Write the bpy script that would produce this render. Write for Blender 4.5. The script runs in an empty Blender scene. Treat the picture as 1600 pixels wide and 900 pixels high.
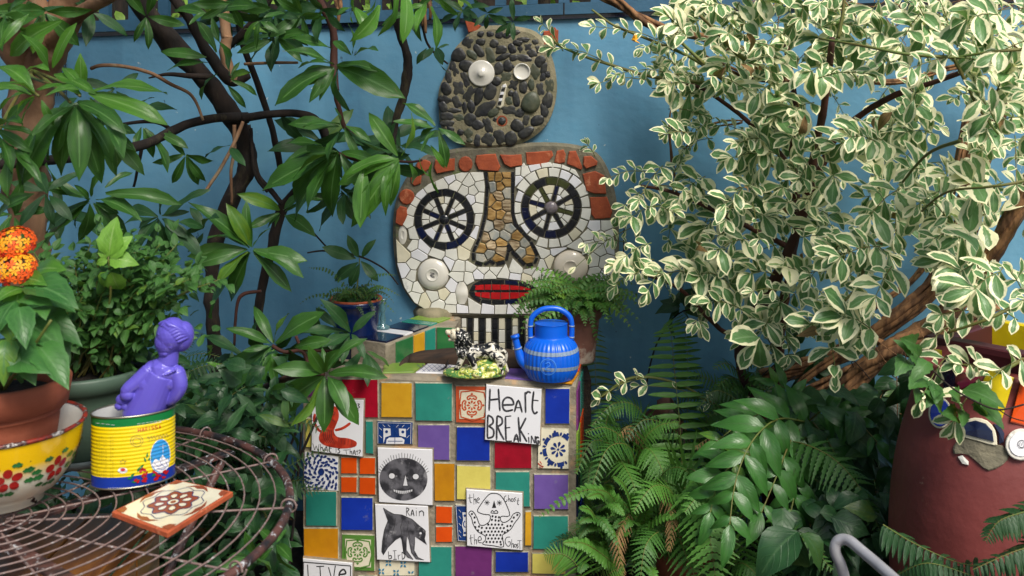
import bpy, math, random
from mathutils import Vector, Matrix, noise as mnoise
from mathutils.geometry import tessellate_polygon
R = random.Random(7)
PI = math.pi
SC = bpy.context.scene
COL = SC.collection
# ------------------------------------------------------------------ camera, world, sun
F = 1556.0; HY = 150.0; CAMZ = 1.40
cam = bpy.data.cameras.new('camera'); cam.lens = 35.01; cam.sensor_width = 36; cam.shift_y = (HY-450)/1600.0
cam.clip_end = 500; cam.clip_start = 0.05
cam.dof.use_dof = True; cam.dof.focus_distance = 2.85; cam.dof.aperture_fstop = 8
camo = bpy.data.objects.new('camera', cam); COL.objects.link(camo)
camo.location = (0, 0, CAMZ); camo.rotation_euler = (PI/2, 0, 0); SC.camera = camo
SUN_EL, SUN_AZ = 50, 152     # azimuth clockwise from +Y (camera looks +Y): behind right of the camera
w = bpy.data.worlds.new('World'); SC.world = w; w.use_nodes = True
nt = w.node_tree; bg = nt.nodes['Background']
sky = nt.nodes.new('ShaderNodeTexSky'); sky.sky_type = 'NISHITA'; sky.sun_disc = False
sky.sun_elevation = math.radians(SUN_EL); sky.sun_rotation = math.radians(SUN_AZ); sky.air_density = 1.0; sky.dust_density = 3.0
nt.links.new(sky.outputs[0], bg.inputs[0]); bg.inputs[1].default_value = 0.075
sun = bpy.data.lights.new('sun', 'SUN'); sun.energy = 2.6; sun.angle = math.radians(24); sun.color = (1, .95, .86)
suno = bpy.data.objects.new('sun', sun); COL.objects.link(suno)
el, az = math.radians(SUN_EL), math.radians(SUN_AZ)
sd = Vector((math.sin(az)*math.cos(el), math.cos(az)*math.cos(el), math.sin(el)))
suno.rotation_euler = sd.to_track_quat('Z', 'Y').to_euler()
SC.view_settings.view_transform = 'Standard'; SC.view_settings.look = 'None'
SC.view_settings.exposure = 0.80; SC.view_settings.gamma = 1
SC.render.engine = 'CYCLES'
# ------------------------------------------------------------------ helpers: points
def at(px, py, Y):
    return Vector(((px-800)/F*Y, Y, CAMZ-(py-HY)/F*Y))
def onz(px, py, z):
    return at(px, py, F*(CAMZ-z)/(py-HY))
class Plane:
    def __init__(s, px, Y, yaw):
        s.O = at(px, HY, Y); s.O.z = 0
        a = math.radians(yaw); s.U = Vector((math.cos(a), -math.sin(a), 0)); s.N = Vector((-math.sin(a), -math.cos(a), 0))
    def uv(s, px, py):
        d = Vector(((px-800)/F, 1, -(py-HY)/F)); c = Vector((0, 0, CAMZ))
        t = (s.O-c).dot(s.N)/d.dot(s.N); p = c+d*t-s.O
        return (p.dot(s.U), p.z)
    def pt(s, u, v, n=0): return s.O+s.U*u+Vector((0, 0, v))+s.N*n
    def p(s, px, py, n=0): return s.pt(*s.uv(px, py), n)
WALL = Plane(800, 3.3, 5)
PIER = Plane(900, 2.75, 8)
PTOP = 0.605; TABZ = 0.75
# ------------------------------------------------------------------ helpers: objects
def wloc(o):
    v = Vector((0, 0, 0))
    while o is not None: v += o.location; o = o.parent
    return v
def tag(o, label=None, cat=None, group=None, kind=None):
    if label: o['label'] = label
    if cat: o['category'] = cat
    if group: o['group'] = group
    if kind: o['kind'] = kind
    return o
def thing(name, label, cat, loc=(0, 0, 0), group=None):
    o = bpy.data.objects.new(name, None); COL.objects.link(o); o.location = loc; o.empty_display_size = .05
    return tag(o, label, cat, group)
class MB:
    def __init__(s): s.v = []; s.f = []; s.m = []; s.c = None; s.cur = 0
    def add(s, vs, fs):
        b = len(s.v); s.v += [tuple(x) for x in vs]; s.f += [tuple(i+b for i in f) for f in fs]; s.m += [s.cur]*len(fs)
        if s.c is not None and len(s.c) < len(s.v): s.c += [(0, 0, 0)]*(len(s.v)-len(s.c))
    def tube(s, pts, rad, n=8, caps=True, sub=5):
        P, Rr = spline(pts, rad, sub); vs = []; fs = []; prev = None
        for i, p in enumerate(P):
            t = (P[min(i+1, len(P)-1)]-P[max(i-1, 0)]).normalized()
            if prev is None: a = t.orthogonal().normalized()
            else: a = (prev-t*prev.dot(t)).normalized()
            prev = a; b = t.cross(a)
            for k in range(n):
                q = 2*PI*k/n; vs.append(p+(a*math.cos(q)+b*math.sin(q))*Rr[i])
        for i in range(len(P)-1):
            for k in range(n): fs.append((i*n+k, i*n+(k+1) % n, (i+1)*n+(k+1) % n, (i+1)*n+k))
        if caps: fs.append(tuple(range(n))[::-1]); fs.append(tuple((len(P)-1)*n+k for k in range(n)))
        s.add(vs, fs); return s
    def box(s, c, U, V, N, hu, hv, hn, b=0.0):
        c = Vector(c); vs = []
        for k, (nn, ins) in enumerate(((-hn, 0), (hn-b, 0), (hn, b))):
            for (x, y) in ((-1, -1), (1, -1), (1, 1), (-1, 1)): vs.append(c+U*(x*(hu-ins))+V*(y*(hv-ins))+N*nn)
        fs = [(3, 2, 1, 0), (8, 9, 10, 11)]
        for r in (0, 4):
            for k in range(4): fs.append((r+k, r+(k+1) % 4, r+4+(k+1) % 4, r+4+k))
        s.add(vs, fs); return s
    def plate(s, poly, f0, f1, f2):
        """poly in 2D; f0,f1,f2 map (x,y)->3D for back, front rim, front face"""
        a = sum(poly[i][0]*poly[(i+1) % len(poly)][1]-poly[(i+1) % len(poly)][0]*poly[i][1] for i in range(len(poly)))
        if a < 0: poly = poly[::-1]
        n = len(poly); vs = [f0(x, y) for x, y in poly]+[f1(x, y) for x, y in poly]
        cx = sum(p[0] for p in poly)/n; cy = sum(p[1] for p in poly)/n
        vs += [f2(x, y, cx, cy) for x, y in poly]
        fs = []
        for r in (0, n):
            for k in range(n): fs.append((r+k, r+(k+1) % n, r+n+(k+1) % n, r+n+k))
        for t in tessellate_polygon([[Vector((x, y, 0)) for x, y in poly]]):
            tt = t; A, B, C = [poly[i] for i in tt]
            if (B[0]-A[0])*(C[1]-A[1])-(B[1]-A[1])*(C[0]-A[0]) < 0: tt = tt[::-1]
            fs.append(tuple(2*n+i for i in tt))
        s.add(vs, fs); return s
    def lathe(s, prof, c, n=32, fr=None, axis=None):
        c = Vector(c); vs = []; fs = []
        for i, (r, z) in enumerate(prof):
            for k in range(n):
                q = 2*PI*k/n; rr = r*(fr(q, z, i) if fr else 1)
                p = Vector((rr*math.cos(q), rr*math.sin(q), z))
                if axis is not None: p = axis @ p
                vs.append(c+p)
        for i in range(len(prof)-1):
            for k in range(n): fs.append((i*n+k, i*n+(k+1) % n, (i+1)*n+(k+1) % n, (i+1)*n+k))
        s.add(vs, fs); return s
    def fill(s, poly, fn):
        vs = [fn(x, y) for x, y in poly]
        s.add(vs, [tuple(t) for t in tessellate_polygon([[Vector((x, y, 0)) for x, y in poly]])]); return s
    def ribbon(s, pts, wd, fn, closed=False, sub=4, taper=True):
        P = [Vector((x, y, 0)) for x, y in pts]
        if closed: P = P+[P[0]]
        if sub > 1: P, _ = spline(P, [1]*len(P), sub)
        vs = []; n = len(P)
        for i, p in enumerate(P):
            t = P[min(i+1, n-1)]-P[max(i-1, 0)]
            if closed and i in (0, n-1): t = P[1]-P[n-2]
            if t.length < 1e-9: t = Vector((1, 0, 0))
            t.normalize(); q = Vector((-t.y, t.x, 0)); ww = wd*.5
            if taper and not closed and i in (0, n-1): ww *= .6
            vs += [fn(p.x+q.x*ww, p.y+q.y*ww), fn(p.x-q.x*ww, p.y-q.y*ww)]
        s.add(vs, [(2*i, 2*i+1, 2*i+3, 2*i+2) for i in range(n-1)]); return s
    def build(s, name, mats, parent=None, smooth=False, loc=None, props=None):
        o = bpy.data.objects.new(name, s.mesh(name, mats, smooth, wloc(parent) if parent else (Vector(loc) if loc is not None else Vector((0, 0, 0)))))
        COL.objects.link(o)
        if parent: o.parent = parent
        elif loc is not None: o.location = loc
        return o
    def mesh(s, name, mats, smooth, off=Vector((0, 0, 0))):
        me = bpy.data.meshes.new(name); off = Vector(off)
        me.from_pydata([Vector(x)-off for x in s.v], [], s.f)
        for m in (mats if isinstance(mats, (list, tuple)) else [mats]): me.materials.append(m)
        me.polygons.foreach_set('material_index', s.m)
        if smooth: me.polygons.foreach_set('use_smooth', [True]*len(s.f))
        if s.c is not None:
            at_ = me.attributes.new('leaf', 'FLOAT_VECTOR', 'POINT')
            at_.data.foreach_set('vector', [x for c in s.c for x in c])
        me.update(); return me
def spline(pts, rad, sub):
    P = [Vector(p) for p in pts]; n = len(P)
    if not isinstance(rad, (list, tuple)): rad = [rad]*n
    if len(rad) != n: rad = [rad[0]+(rad[-1]-rad[0])*i/(n-1) for i in range(n)]
    if sub <= 1 or n < 3: return P, list(rad)
    oP = []; oR = []
    for i in range(n-1):
        a = P[max(i-1, 0)]; b = P[i]; c = P[i+1]; d = P[min(i+2, n-1)]
        for k in range(sub):
            t = k/sub
            oP.append(.5*((2*b)+(c-a)*t+(2*a-5*b+4*c-d)*t*t+(3*b-a-3*c+d)*t**3)); oR.append(rad[i]+(rad[i+1]-rad[i])*t)
    oP.append(P[-1]); oR.append(rad[-1]); return oP, oR
X_, Y_, Z_ = Vector((1, 0, 0)), Vector((0, 1, 0)), Vector((0, 0, 1))
def lin(h):
    h = h.lstrip('#'); o = []
    for i in (0, 2, 4):
        c = int(h[i:i+2], 16)/255; o.append(c/12.92 if c <= .04045 else ((c+.055)/1.055)**2.4)
    return tuple(o)
# ------------------------------------------------------------------ materials
def nodes(name):
    m = bpy.data.materials.new(name); m.use_nodes = True; t = m.node_tree
    return m, t, t.nodes['Principled BSDF']
def N(t, typ, **kw):
    n = t.nodes.new(typ)
    for k, v in kw.items():
        if k.startswith('i_'): n.inputs[k[2:].replace('_', ' ')].default_value = v
        else: setattr(n, k, v)
    return n
def mix(t, fac, a, b, blend='MIX'):
    n = t.nodes.new('ShaderNodeMix'); n.data_type = 'RGBA'; n.blend_type = blend
    for i, v in ((0, fac), (6, a), (7, b)):
        if hasattr(v, 'links'): t.links.new(v, n.inputs[i])
        else: n.inputs[i].default_value = v if i == 0 else (*v[:3], 1)
    return n.outputs[2]
def ramp(t, src, a, b):
    n = t.nodes.new('ShaderNodeMapRange'); t.links.new(src, n.inputs[0]); n.inputs[1].default_value = a; n.inputs[2].default_value = b
    return n.outputs[0]
def mat(name, col, rough=.6, col2=None, scale=20, amt=.5, bump=.0, bscale=60, metal=0, coat=0, spec=.5, wear=None, wscale=25, wthr=.6, stretch=None, vary=0, detail=6):
    m, t, b = nodes(name); L = t.links
    b.inputs['Roughness'].default_value = rough; b.inputs['Metallic'].default_value = metal
    b.inputs['Coat Weight'].default_value = coat; b.inputs['Coat Roughness'].default_value = .12; b.inputs['Specular IOR Level'].default_value = spec
    tc = N(t, 'ShaderNodeTexCoord'); vec = tc.outputs['Object']
    if stretch:
        mp = N(t, 'ShaderNodeMapping'); mp.inputs['Scale'].default_value = stretch; L.new(vec, mp.inputs[0]); vec = mp.outputs[0]
    nz = N(t, 'ShaderNodeTexNoise'); nz.inputs['Scale'].default_value = scale; nz.inputs['Detail'].default_value = detail; L.new(vec, nz.inputs[0])
    c2 = col2 or tuple(c*.75 for c in col)
    out = mix(t, ramp(t, nz.outputs[0], .5-.5*(1-amt)-.02, .5+.5*(1-amt)+.02), col, c2)
    if vary:
        oi = N(t, 'ShaderNodeObjectInfo'); hs = N(t, 'ShaderNodeHueSaturation'); L.new(out, hs.inputs['Color'])
        L.new(ramp2(t, oi.outputs['Random'], 1-vary, 1+vary), hs.inputs['Value']); out = hs.outputs[0]
    if wear:
        n2 = N(t, 'ShaderNodeTexNoise'); n2.inputs['Scale'].default_value = wscale; n2.inputs['Detail'].default_value = 8; n2.inputs['Roughness'].default_value = .7; L.new(vec, n2.inputs[0])
        out = mix(t, ramp(t, n2.outputs[0], wthr-.03, wthr+.05), out, wear)
    L.new(out, b.inputs['Base Color'])
    if rough < .5:
        L.new(ramp2(t, nz.outputs[0], rough*.7, rough*1.4), b.inputs['Roughness'])
    if bump:
        n3 = N(t, 'ShaderNodeTexNoise'); n3.inputs['Scale'].default_value = bscale; n3.inputs['Detail'].default_value = 5; L.new(vec, n3.inputs[0])
        bp = N(t, 'ShaderNodeBump'); bp.inputs['Strength'].default_value = min(1, bump); bp.inputs['Distance'].default_value = .004; L.new(n3.outputs[0], bp.inputs['Height']); L.new(bp.outputs[0], b.inputs['Normal'])
    return m
def ramp2(t, src, a, b):
    n = t.nodes.new('ShaderNodeMapRange'); t.links.new(src, n.inputs[0]); n.inputs[3].default_value = a; n.inputs[4].default_value = b
    return n.outputs[0]
def leafmat(name, dark, light, vein, rough=.38, trans=.25, var=None, veins=18, wob=.28, thr=.80):
    m, t, b = nodes(name); L = t.links
    a = N(t, 'ShaderNodeAttribute', attribute_name='leaf'); sx = N(t, 'ShaderNodeSeparateXYZ'); L.new(a.outputs['Vector'], sx.inputs[0])
    e, tt, rn = sx.outputs[0], sx.outputs[1], sx.outputs[2]
    oi = N(t, 'ShaderNodeObjectInfo'); ad = N(t, 'ShaderNodeMath', operation='ADD'); L.new(oi.outputs['Random'], ad.inputs[0]); L.new(rn, ad.inputs[1])
    fr = N(t, 'ShaderNodeMath', operation='FRACT'); L.new(ad.outputs[0], fr.inputs[0]); rnd = fr.outputs[0]
    cv = N(t, 'ShaderNodeCombineXYZ'); L.new(e, cv.inputs[0]); L.new(tt, cv.inputs[1]); 
    m10 = N(t, 'ShaderNodeMath', operation='MULTIPLY'); L.new(rnd, m10.inputs[0]); m10.inputs[1].default_value = 37.0; L.new(m10.outputs[0], cv.inputs[2])
    nz = N(t, 'ShaderNodeTexNoise'); nz.inputs['Scale'].default_value = 3.0; nz.inputs['Detail'].default_value = 3; L.new(cv.outputs[0], nz.inputs[0])
    base = mix(t, rnd, dark, light)
    base = mix(t, ramp(t, rnd, .955, .985), base, (light[0]*2.6+.03, light[1]*1.7+.02, light[2]))
    base = mix(t, ramp(t, nz.outputs[0], .3, .75), base, tuple(c*1.25 for c in light))
    # blotches of age and sun scorch on some leaves
    n2 = N(t, 'ShaderNodeTexNoise'); n2.inputs['Scale'].default_value = 5.0; n2.inputs['Detail'].default_value = 5; L.new(cv.outputs[0], n2.inputs[0])
    base = mix(t, ramp(t, n2.outputs[0], .70, .76), base, (.16, .13, .04))
    # veins
    sub = N(t, 'ShaderNodeMath', operation='MULTIPLY_ADD'); L.new(e, sub.inputs[0]); sub.inputs[1].default_value = -.35; L.new(tt, sub.inputs[2])
    ml = N(t, 'ShaderNodeMath', operation='MULTIPLY'); L.new(sub.outputs[0], ml.inputs[0]); ml.inputs[1].default_value = veins*2*PI
    sn = N(t, 'ShaderNodeMath', operation='SINE'); L.new(ml.outputs[0], sn.inputs[0])
    vs = ramp(t, sn.outputs[0], .86, 1.0); vm = N(t, 'ShaderNodeMath', operation='MULTIPLY'); L.new(vs, vm.inputs[0]); vm.inputs[1].default_value = .25
    base = mix(t, vm.outputs[0], base, vein)
    if var:
        ne = N(t, 'ShaderNodeMath', operation='MULTIPLY_ADD'); L.new(nz.outputs[0], ne.inputs[0]); ne.inputs[1].default_value = wob*2; L.new(e, ne.inputs[2])
        # a few leaves are nearly all cream, a few nearly all green
        r2 = N(t, 'ShaderNodeMath', operation='POWER'); L.new(rnd, r2.inputs[0]); r2.inputs[1].default_value = 7
        s2 = N(t, 'ShaderNodeMath', operation='MULTIPLY_ADD'); L.new(r2.outputs[0], s2.inputs[0]); s2.inputs[1].default_value = .55; L.new(ne.outputs[0], s2.inputs[2])
        base = mix(t, ramp(t, s2.outputs[0], thr+wob-.02, thr+wob+.05), base, var)
    mid = ramp(t, e, .10, .02)
    base = mix(t, mid, base, vein)
    L.new(base, b.inputs['Base Color']); b.inputs['Roughness'].default_value = rough; b.inputs['Specular IOR Level'].default_value = .45
    hb = N(t, 'ShaderNodeMath', operation='ADD'); L.new(vs, hb.inputs[0]); L.new(nz.outputs[0], hb.inputs[1])
    bp = N(t, 'ShaderNodeBump'); bp.inputs['Strength'].default_value = .35; bp.inputs['Distance'].default_value = .002; L.new(hb.outputs[0], bp.inputs['Height']); L.new(bp.outputs[0], b.inputs['Normal'])
    tr = N(t, 'ShaderNodeBsdfTranslucent'); L.new(mix(t, .35, base, (.35, .6, .05)), tr.inputs[0])
    ms = N(t, 'ShaderNodeMixShader'); ms.inputs[0].default_value = trans; L.new(b.outputs[0], ms.inputs[1]); L.new(tr.outputs[0], ms.inputs[2])
    L.new(ms.outputs[0], t.nodes['Material Output'].inputs[0]); return m
M = {}
M['wall'] = mat('blue_render', lin('5590b2'), .6, lin('4a84a8'), scale=2.2, amt=.45, bump=.25, bscale=45, wear=lin('5b93b8'), wscale=6, wthr=.62)
def wallmat():
    m, t, b = nodes('brushed_blue_paint'); L = t.links; tc = N(t, 'ShaderNodeTexCoord'); v = tc.outputs['Object']
    def nz(sc, st=None, det=6, ds=0):
        n = N(t, 'ShaderNodeTexNoise'); n.inputs['Scale'].default_value = sc; n.inputs['Detail'].default_value = det; n.inputs['Distortion'].default_value = ds
        if st: mp = N(t, 'ShaderNodeMapping'); mp.inputs['Scale'].default_value = st; L.new(v, mp.inputs[0]); L.new(mp.outputs[0], n.inputs[0])
        else: L.new(v, n.inputs[0])
        return n.outputs[0]
    o = mix(t, ramp(t, nz(1.6, None, 4), .3, .7), lin('6498b4'), lin('578ba9'))
    o = mix(t, ramp(t, nz(5, (1, 1, .12)), .45, .75), o, lin('416f8c'))
    o = mix(t, ramp(t, nz(20, (.8, 1, 1.1)), .5, .95), o, lin('5590b0'))
    o = mix(t, ramp(t, nz(3.2, None, 8, .6), .60, .72), o, lin('5c8fa8'))
    o = mix(t, ramp(t, nz(48, None, 2), .755, .775), o, lin('a9b9bc'))
    o = mix(t, ramp(t, nz(34, (1, 1, .6), 3), .74, .77), o, lin('35566a'))
    L.new(o, b.inputs['Base Color']); b.inputs['Roughness'].default_value = .55
    bp = N(t, 'ShaderNodeBump'); bp.inputs['Strength'].default_value = .5; bp.inputs['Distance'].default_value = .003
    ad = N(t, 'ShaderNodeMath', operation='ADD'); L.new(nz(34, (.9, 1, 1.1)), ad.inputs[0]); L.new(nz(7), ad.inputs[1]); L.new(ad.outputs[0], bp.inputs['Height']); L.new(bp.outputs[0], b.inputs['Normal'])
    return m
M['wall'] = wallmat()
M['blueboard'] = mat('blue_board', lin('34627e'), .6, lin('28506a'), scale=9, amt=.5, bump=.3, wear=lin('6e7f86'), wscale=30, wthr=.68)
M['grout'] = mat('grout', lin('7a7460'), .92, lin('59564a'), scale=28, amt=.6, bump=.9, bscale=90, wear=lin('5b6a3e'), wscale=9, wthr=.6)
M['groutd'] = mat('dark_grout', lin('57564a'), .92, lin('3f4038'), scale=24, amt=.6, bump=.9, bscale=110)
M['groutp'] = mat('pebble_grout', lin('948a70'), .92, lin('6c6a52'), scale=18, amt=.6, bump=.9, bscale=110)
M['groutt'] = mat('pier_grout', lin('948a78'), .9, lin('6f6757'), scale=16, amt=.6, bump=.9, bscale=80, wear=lin('a88a68'), wscale=6, wthr=.58)
def glaze(name, h, c2=None, rough=.2, amt=.5, scale=30):
    c = lin(h); return mat(name, c, rough, lin(c2) if c2 else tuple(x*.8 for x in c), scale=scale, amt=amt, bump=.3, bscale=28, coat=.45, vary=.08, wear=tuple(min(1, x*.55+.10) for x in c), wscale=17, wthr=.67)
M['white'] = glaze('white_glaze', 'e6e5dc', 'd6d5cc'); M['whitetile'] = mat('white_tile', lin('e6e6ea'), .22, lin('dcdce0'), scale=9, amt=.3, bump=.1, bscale=14, coat=.2)
M['cream'] = glaze('cream_glaze', 'e0dac2', 'd0c8ae')
M['black'] = glaze('black_glaze', '14161a', '24262c', .15); M['olive'] = glaze('olive_glaze', '4a4f2a', '33381e', .15)
M['redtile'] = glaze('red_glaze', 'c41f22', 'a3141c', .2); M['crimson'] = glaze('crimson_glaze', 'a5122a', '8b0f22', .2)
M['yellow'] = glaze('yellow_glaze', 'd8a62a', 'c9931f', .3); M['amber'] = glaze('amber_glaze', 'c98a12', 'b67708', .4); M['lemon'] = glaze('lemon_glaze', 'dcd06a', 'cdbf5a', .35)
M['teal'] = glaze('teal_glaze', '2f8c7c', '277a6e', .2, .6, 14); M['blue'] = glaze('cobalt_glaze', '1636a6', '102a8e', .22, .6, 12); M['lav'] = glaze('lavender_glaze', '7058a0', '644c94', .3)
M['plum'] = glaze('plum_glaze', '6f2f70', '642766', .35); M['orange'] = glaze('orange_glaze', 'd8500f', 'cb4508', .3); M['lime'] = glaze('lime_glaze', '7c9c3c', '6c8c34', .35)
M['green'] = glaze('green_glaze', '2f7440', '276638', .3); M['potblue'] = glaze('deep_blue_glaze', '081a46', '0c2458', .2)
M['edge'] = mat('worn_tile_edge', lin('a9a48f'), .6, lin('7d7b6c'), scale=60, amt=.8, wear=lin('5d6a5c'), wscale=40, wthr=.6)
M['navy'] = glaze('navy_glaze', '0a1230', '101a3c', .15)
M['terra'] = mat('terracotta', lin('a9512c'), .75, lin('8a3d22'), scale=35, amt=.6, bump=.5, bscale=80, wear=lin('c07a55'), wscale=20, wthr=.62, vary=.12)
M['terrapot'] = mat('terracotta_pot', lin('a35a3e'), .8, lin('87452f'), scale=14, amt=.6, bump=.3, bscale=70, wear=lin('b98872'), wscale=5, wthr=.6)
M['oldpot'] = mat('weathered_pot', lin('8a5f50'), .85, lin('6b463c'), scale=12, amt=.7, bump=.5, bscale=60, wear=lin('a89a8c'), wscale=9, wthr=.56)
M['stoneA'] = mat('striped_stone', lin('bca888'), .5, lin('7a6446'), scale=90, amt=.9, stretch=(.25, 1, 1.6), bump=.5, vary=.25)
M['stoneB'] = mat('pale_stone', lin('b0aa9a'), .5, lin('848a88'), scale=40, amt=.7, bump=.3, vary=.2)
M['stoneC'] = mat('ochre_stone', lin('b08f58'), .45, lin('84622e'), scale=60, amt=.8, bump=.4, vary=.2, stretch=(.4, 1, 1.6))
M['pebble'] = mat('dark_pebble', lin('26272c'), .42, lin('35352f'), scale=40, amt=.7, bump=.3, bscale=90, vary=.35)
M['pebbleg'] = mat('green_pebble', lin('3a4336'), .5, lin('4a4c3a'), scale=30, amt=.7, bump=.3, vary=.2)
M['bark'] = mat('dark_bark', lin('2a1f19'), .9, lin('15100d'), scale=26, amt=.8, bump=1, bscale=60, stretch=(1, 1, .35), wear=lin('3f3826'), wscale=14, wthr=.6)
M['barkt'] = mat('tan_bark', lin('9a7658'), .85, lin('6a4c36'), scale=12, amt=.8, bump=1, bscale=45, stretch=(1, 1, .4), wear=lin('8f7c62'), wscale=7, wthr=.58)
M['barkr'] = mat('red_brown_bark', lin('5a3226'), .8, lin('38211b'), scale=20, amt=.7, bump=.8, bscale=60, stretch=(1, 1, .3))
M['vine'] = mat('dry_vine_bark', lin('946c48'), .9, lin('5a3e28'), scale=34, amt=.9, bump=1, bscale=70, stretch=(1.2, 1.2, .3), wear=lin('96714c'), wscale=14, wthr=.6)
M['stem'] = mat('green_stem', lin('55702c'), .6, lin('6a5a2c'), scale=12, amt=.6)
M['soil'] = mat('soil', lin('2a2018'), .98, lin('171210'), scale=60, amt=.8, bump=1, bscale=140)
M['ground'] = mat('damp_earth', lin('2f2720'), .97, lin('191613'), scale=12, amt=.8, bump=1, bscale=50)
M['ink'] = mat('black_ink', (.03, .03, .032), .4); M['inkg'] = mat('grey_ink', lin('55545a'), .4, lin('2f2f33'), scale=60, amt=.9)
M['wash'] = mat('grey_ink_wash', lin('66656b'), .35, lin('313136'), scale=30, amt=.9, wear=lin('87868a'), wscale=26, wthr=.6)
M['inkred'] = mat('red_ink_wash', lin('c2412c'), .35, lin('9c2c1c'), scale=50, amt=.9); M['whiteink'] = mat('white_paint', lin('e2e2e6'), .35)
M['pblue'] = mat('blue_paint', lin('20397c'), .3, lin('16285e'), scale=60, amt=.7); M['porange'] = mat('orange_paint', lin('c0522e'), .35)
M['pgreen'] = mat('green_paint', lin('5a8a3a'), .35); M['pcyan'] = mat('cyan_paint', lin('2f86b0'), .35); M['maskblue'] = glaze('mask_blue', '1c3f82', '17356e', .25)
VEG = {}
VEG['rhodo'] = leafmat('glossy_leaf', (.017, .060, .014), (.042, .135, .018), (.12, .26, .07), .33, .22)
VEG['rhodod'] = leafmat('shaded_glossy_leaf', (.010, .042, .013), (.02, .075, .018), (.05, .12, .04), .45, .10)  # darkened copy of the glossy leaf; shade is put into its colour
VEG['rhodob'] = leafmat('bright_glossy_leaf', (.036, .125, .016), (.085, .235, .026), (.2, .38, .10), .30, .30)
VEG['vari'] = leafmat('variegated_leaf', (.04, .14, .04), (.13, .26, .09), (.22, .36, .16), .36, .25, var=(.95, .91, .58), veins=8, wob=.45, thr=.60)
VEG['bush'] = leafmat('bush_leaf', (.022, .08, .018), (.05, .145, .026), (.09, .2, .06), .5, .25, veins=7)
VEG['lantana'] = leafmat('lantana_leaf', (.018, .085, .018), (.045, .145, .03), (.08, .2, .06), .42, .18, veins=7)
VEG['lime'] = leafmat('young_leaf', (.13, .32, .03), (.2, .42, .05), (.3, .5, .12), .45, .35, veins=8)
VEG['fern'] = leafmat('fern_leaf', (.017, .070, .012), (.043, .135, .020), (.06, .13, .03), .5, .25, veins=2)
VEG['fernb'] = leafmat('bright_fern_leaf', (.035, .125, .016), (.075, .21, .028), (.1, .2, .04), .5, .3, veins=2)
VEG['fernd'] = leafmat('shaded_fern_leaf', (.008, .038, .012), (.018, .065, .018), (.04, .09, .03), .5, .2, veins=2)  # fern green darkened so the colour carries the shade low in the bed
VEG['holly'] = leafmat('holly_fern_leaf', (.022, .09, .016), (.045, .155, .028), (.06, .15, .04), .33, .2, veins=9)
VEG['ivy'] = leafmat('shaded_ivy_leaf', (.007, .034, .012), (.018, .065, .018), (.04, .10, .035), .42, .08, veins=6)  # ivy green made extra dark, with undergrowth shade in the colour
VEG['dead'] = leafmat('dead_leaf', (.12, .065, .025), (.25, .15, .06), (.12, .07, .03), .8, .15, veins=7)
VEG['hedge'] = leafmat('hedge_leaf', (.03, .09, .015), (.22, .38, .05), (.2, .3, .08), .5, .4, veins=5)
# ------------------------------------------------------------------ leaf meshes
def leaf_geo(wid, shape='ell', curl=.25, fold=.18, wave=.02, nl=6, seed=0, ser=0):
    r = random.Random(seed); vs = []; cs = []; fs = []; ph = r.uniform(0, 6); rr = r.random(); tw = r.uniform(-.25, .25)
    S = (-1, -.6, 0, .6, 1)
    for i in range(nl+1):
        t = i/nl
        if shape == 'obov': wv = math.sin(PI*min(1, t**1.35*1.0))**.75 if 0 < t < 1 else 0
        elif shape == 'lance': wv = math.sin(PI*t**.95)**.9*(1-.12*t) if 0 < t < 1 else 0
        elif shape == 'ovate': wv = math.sin(PI*t**.7)**.9 if 0 < t < 1 else 0
        else: wv = math.sin(PI*t**1.12)**.8 if 0 < t < 1 else 0
        if ser: wv *= 1+ser*(1 if i % 2 else -1)
        wv = max(wv*wid*.5, .012 if t == 0 else .003)
        z0 = -curl*t*t+.05*math.sin(PI*t); y0 = t*(1-.25*curl*t)
        for s_ in S:
            x = s_*wv; z = z0+fold*abs(x)+wave*math.sin(t*9+ph+s_)*abs(s_)+tw*x*t
            vs.append((x, y0, z)); cs.append((1.0 if t >= .999 else max(abs(s_), 0 if t < .85 else (t-.85)*4), t, rr))
    for i in range(nl):
        for k in range(4): a = i*5+k; fs.append((a, a+1, a+6, a+5))
    return vs, fs, cs
def leaf_protos(name, m, n, **kw):
    out = []
    for i in range(n):
        k2 = dict(kw)
        k2['wid'] = kw['wid']*R.uniform(.85, 1.15); k2['curl'] = kw.get('curl', .25)*R.uniform(.2, 1.9); k2['fold'] = kw.get('fold', .18)*R.uniform(.3, 2.2)
        v, f, c = leaf_geo(seed=R.randint(0, 9999), **k2); b = MB(); b.c = []; b.add(v, f); b.c = c
        out.append((v, f, c, b.mesh(name, m, True)))
    return out
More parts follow.
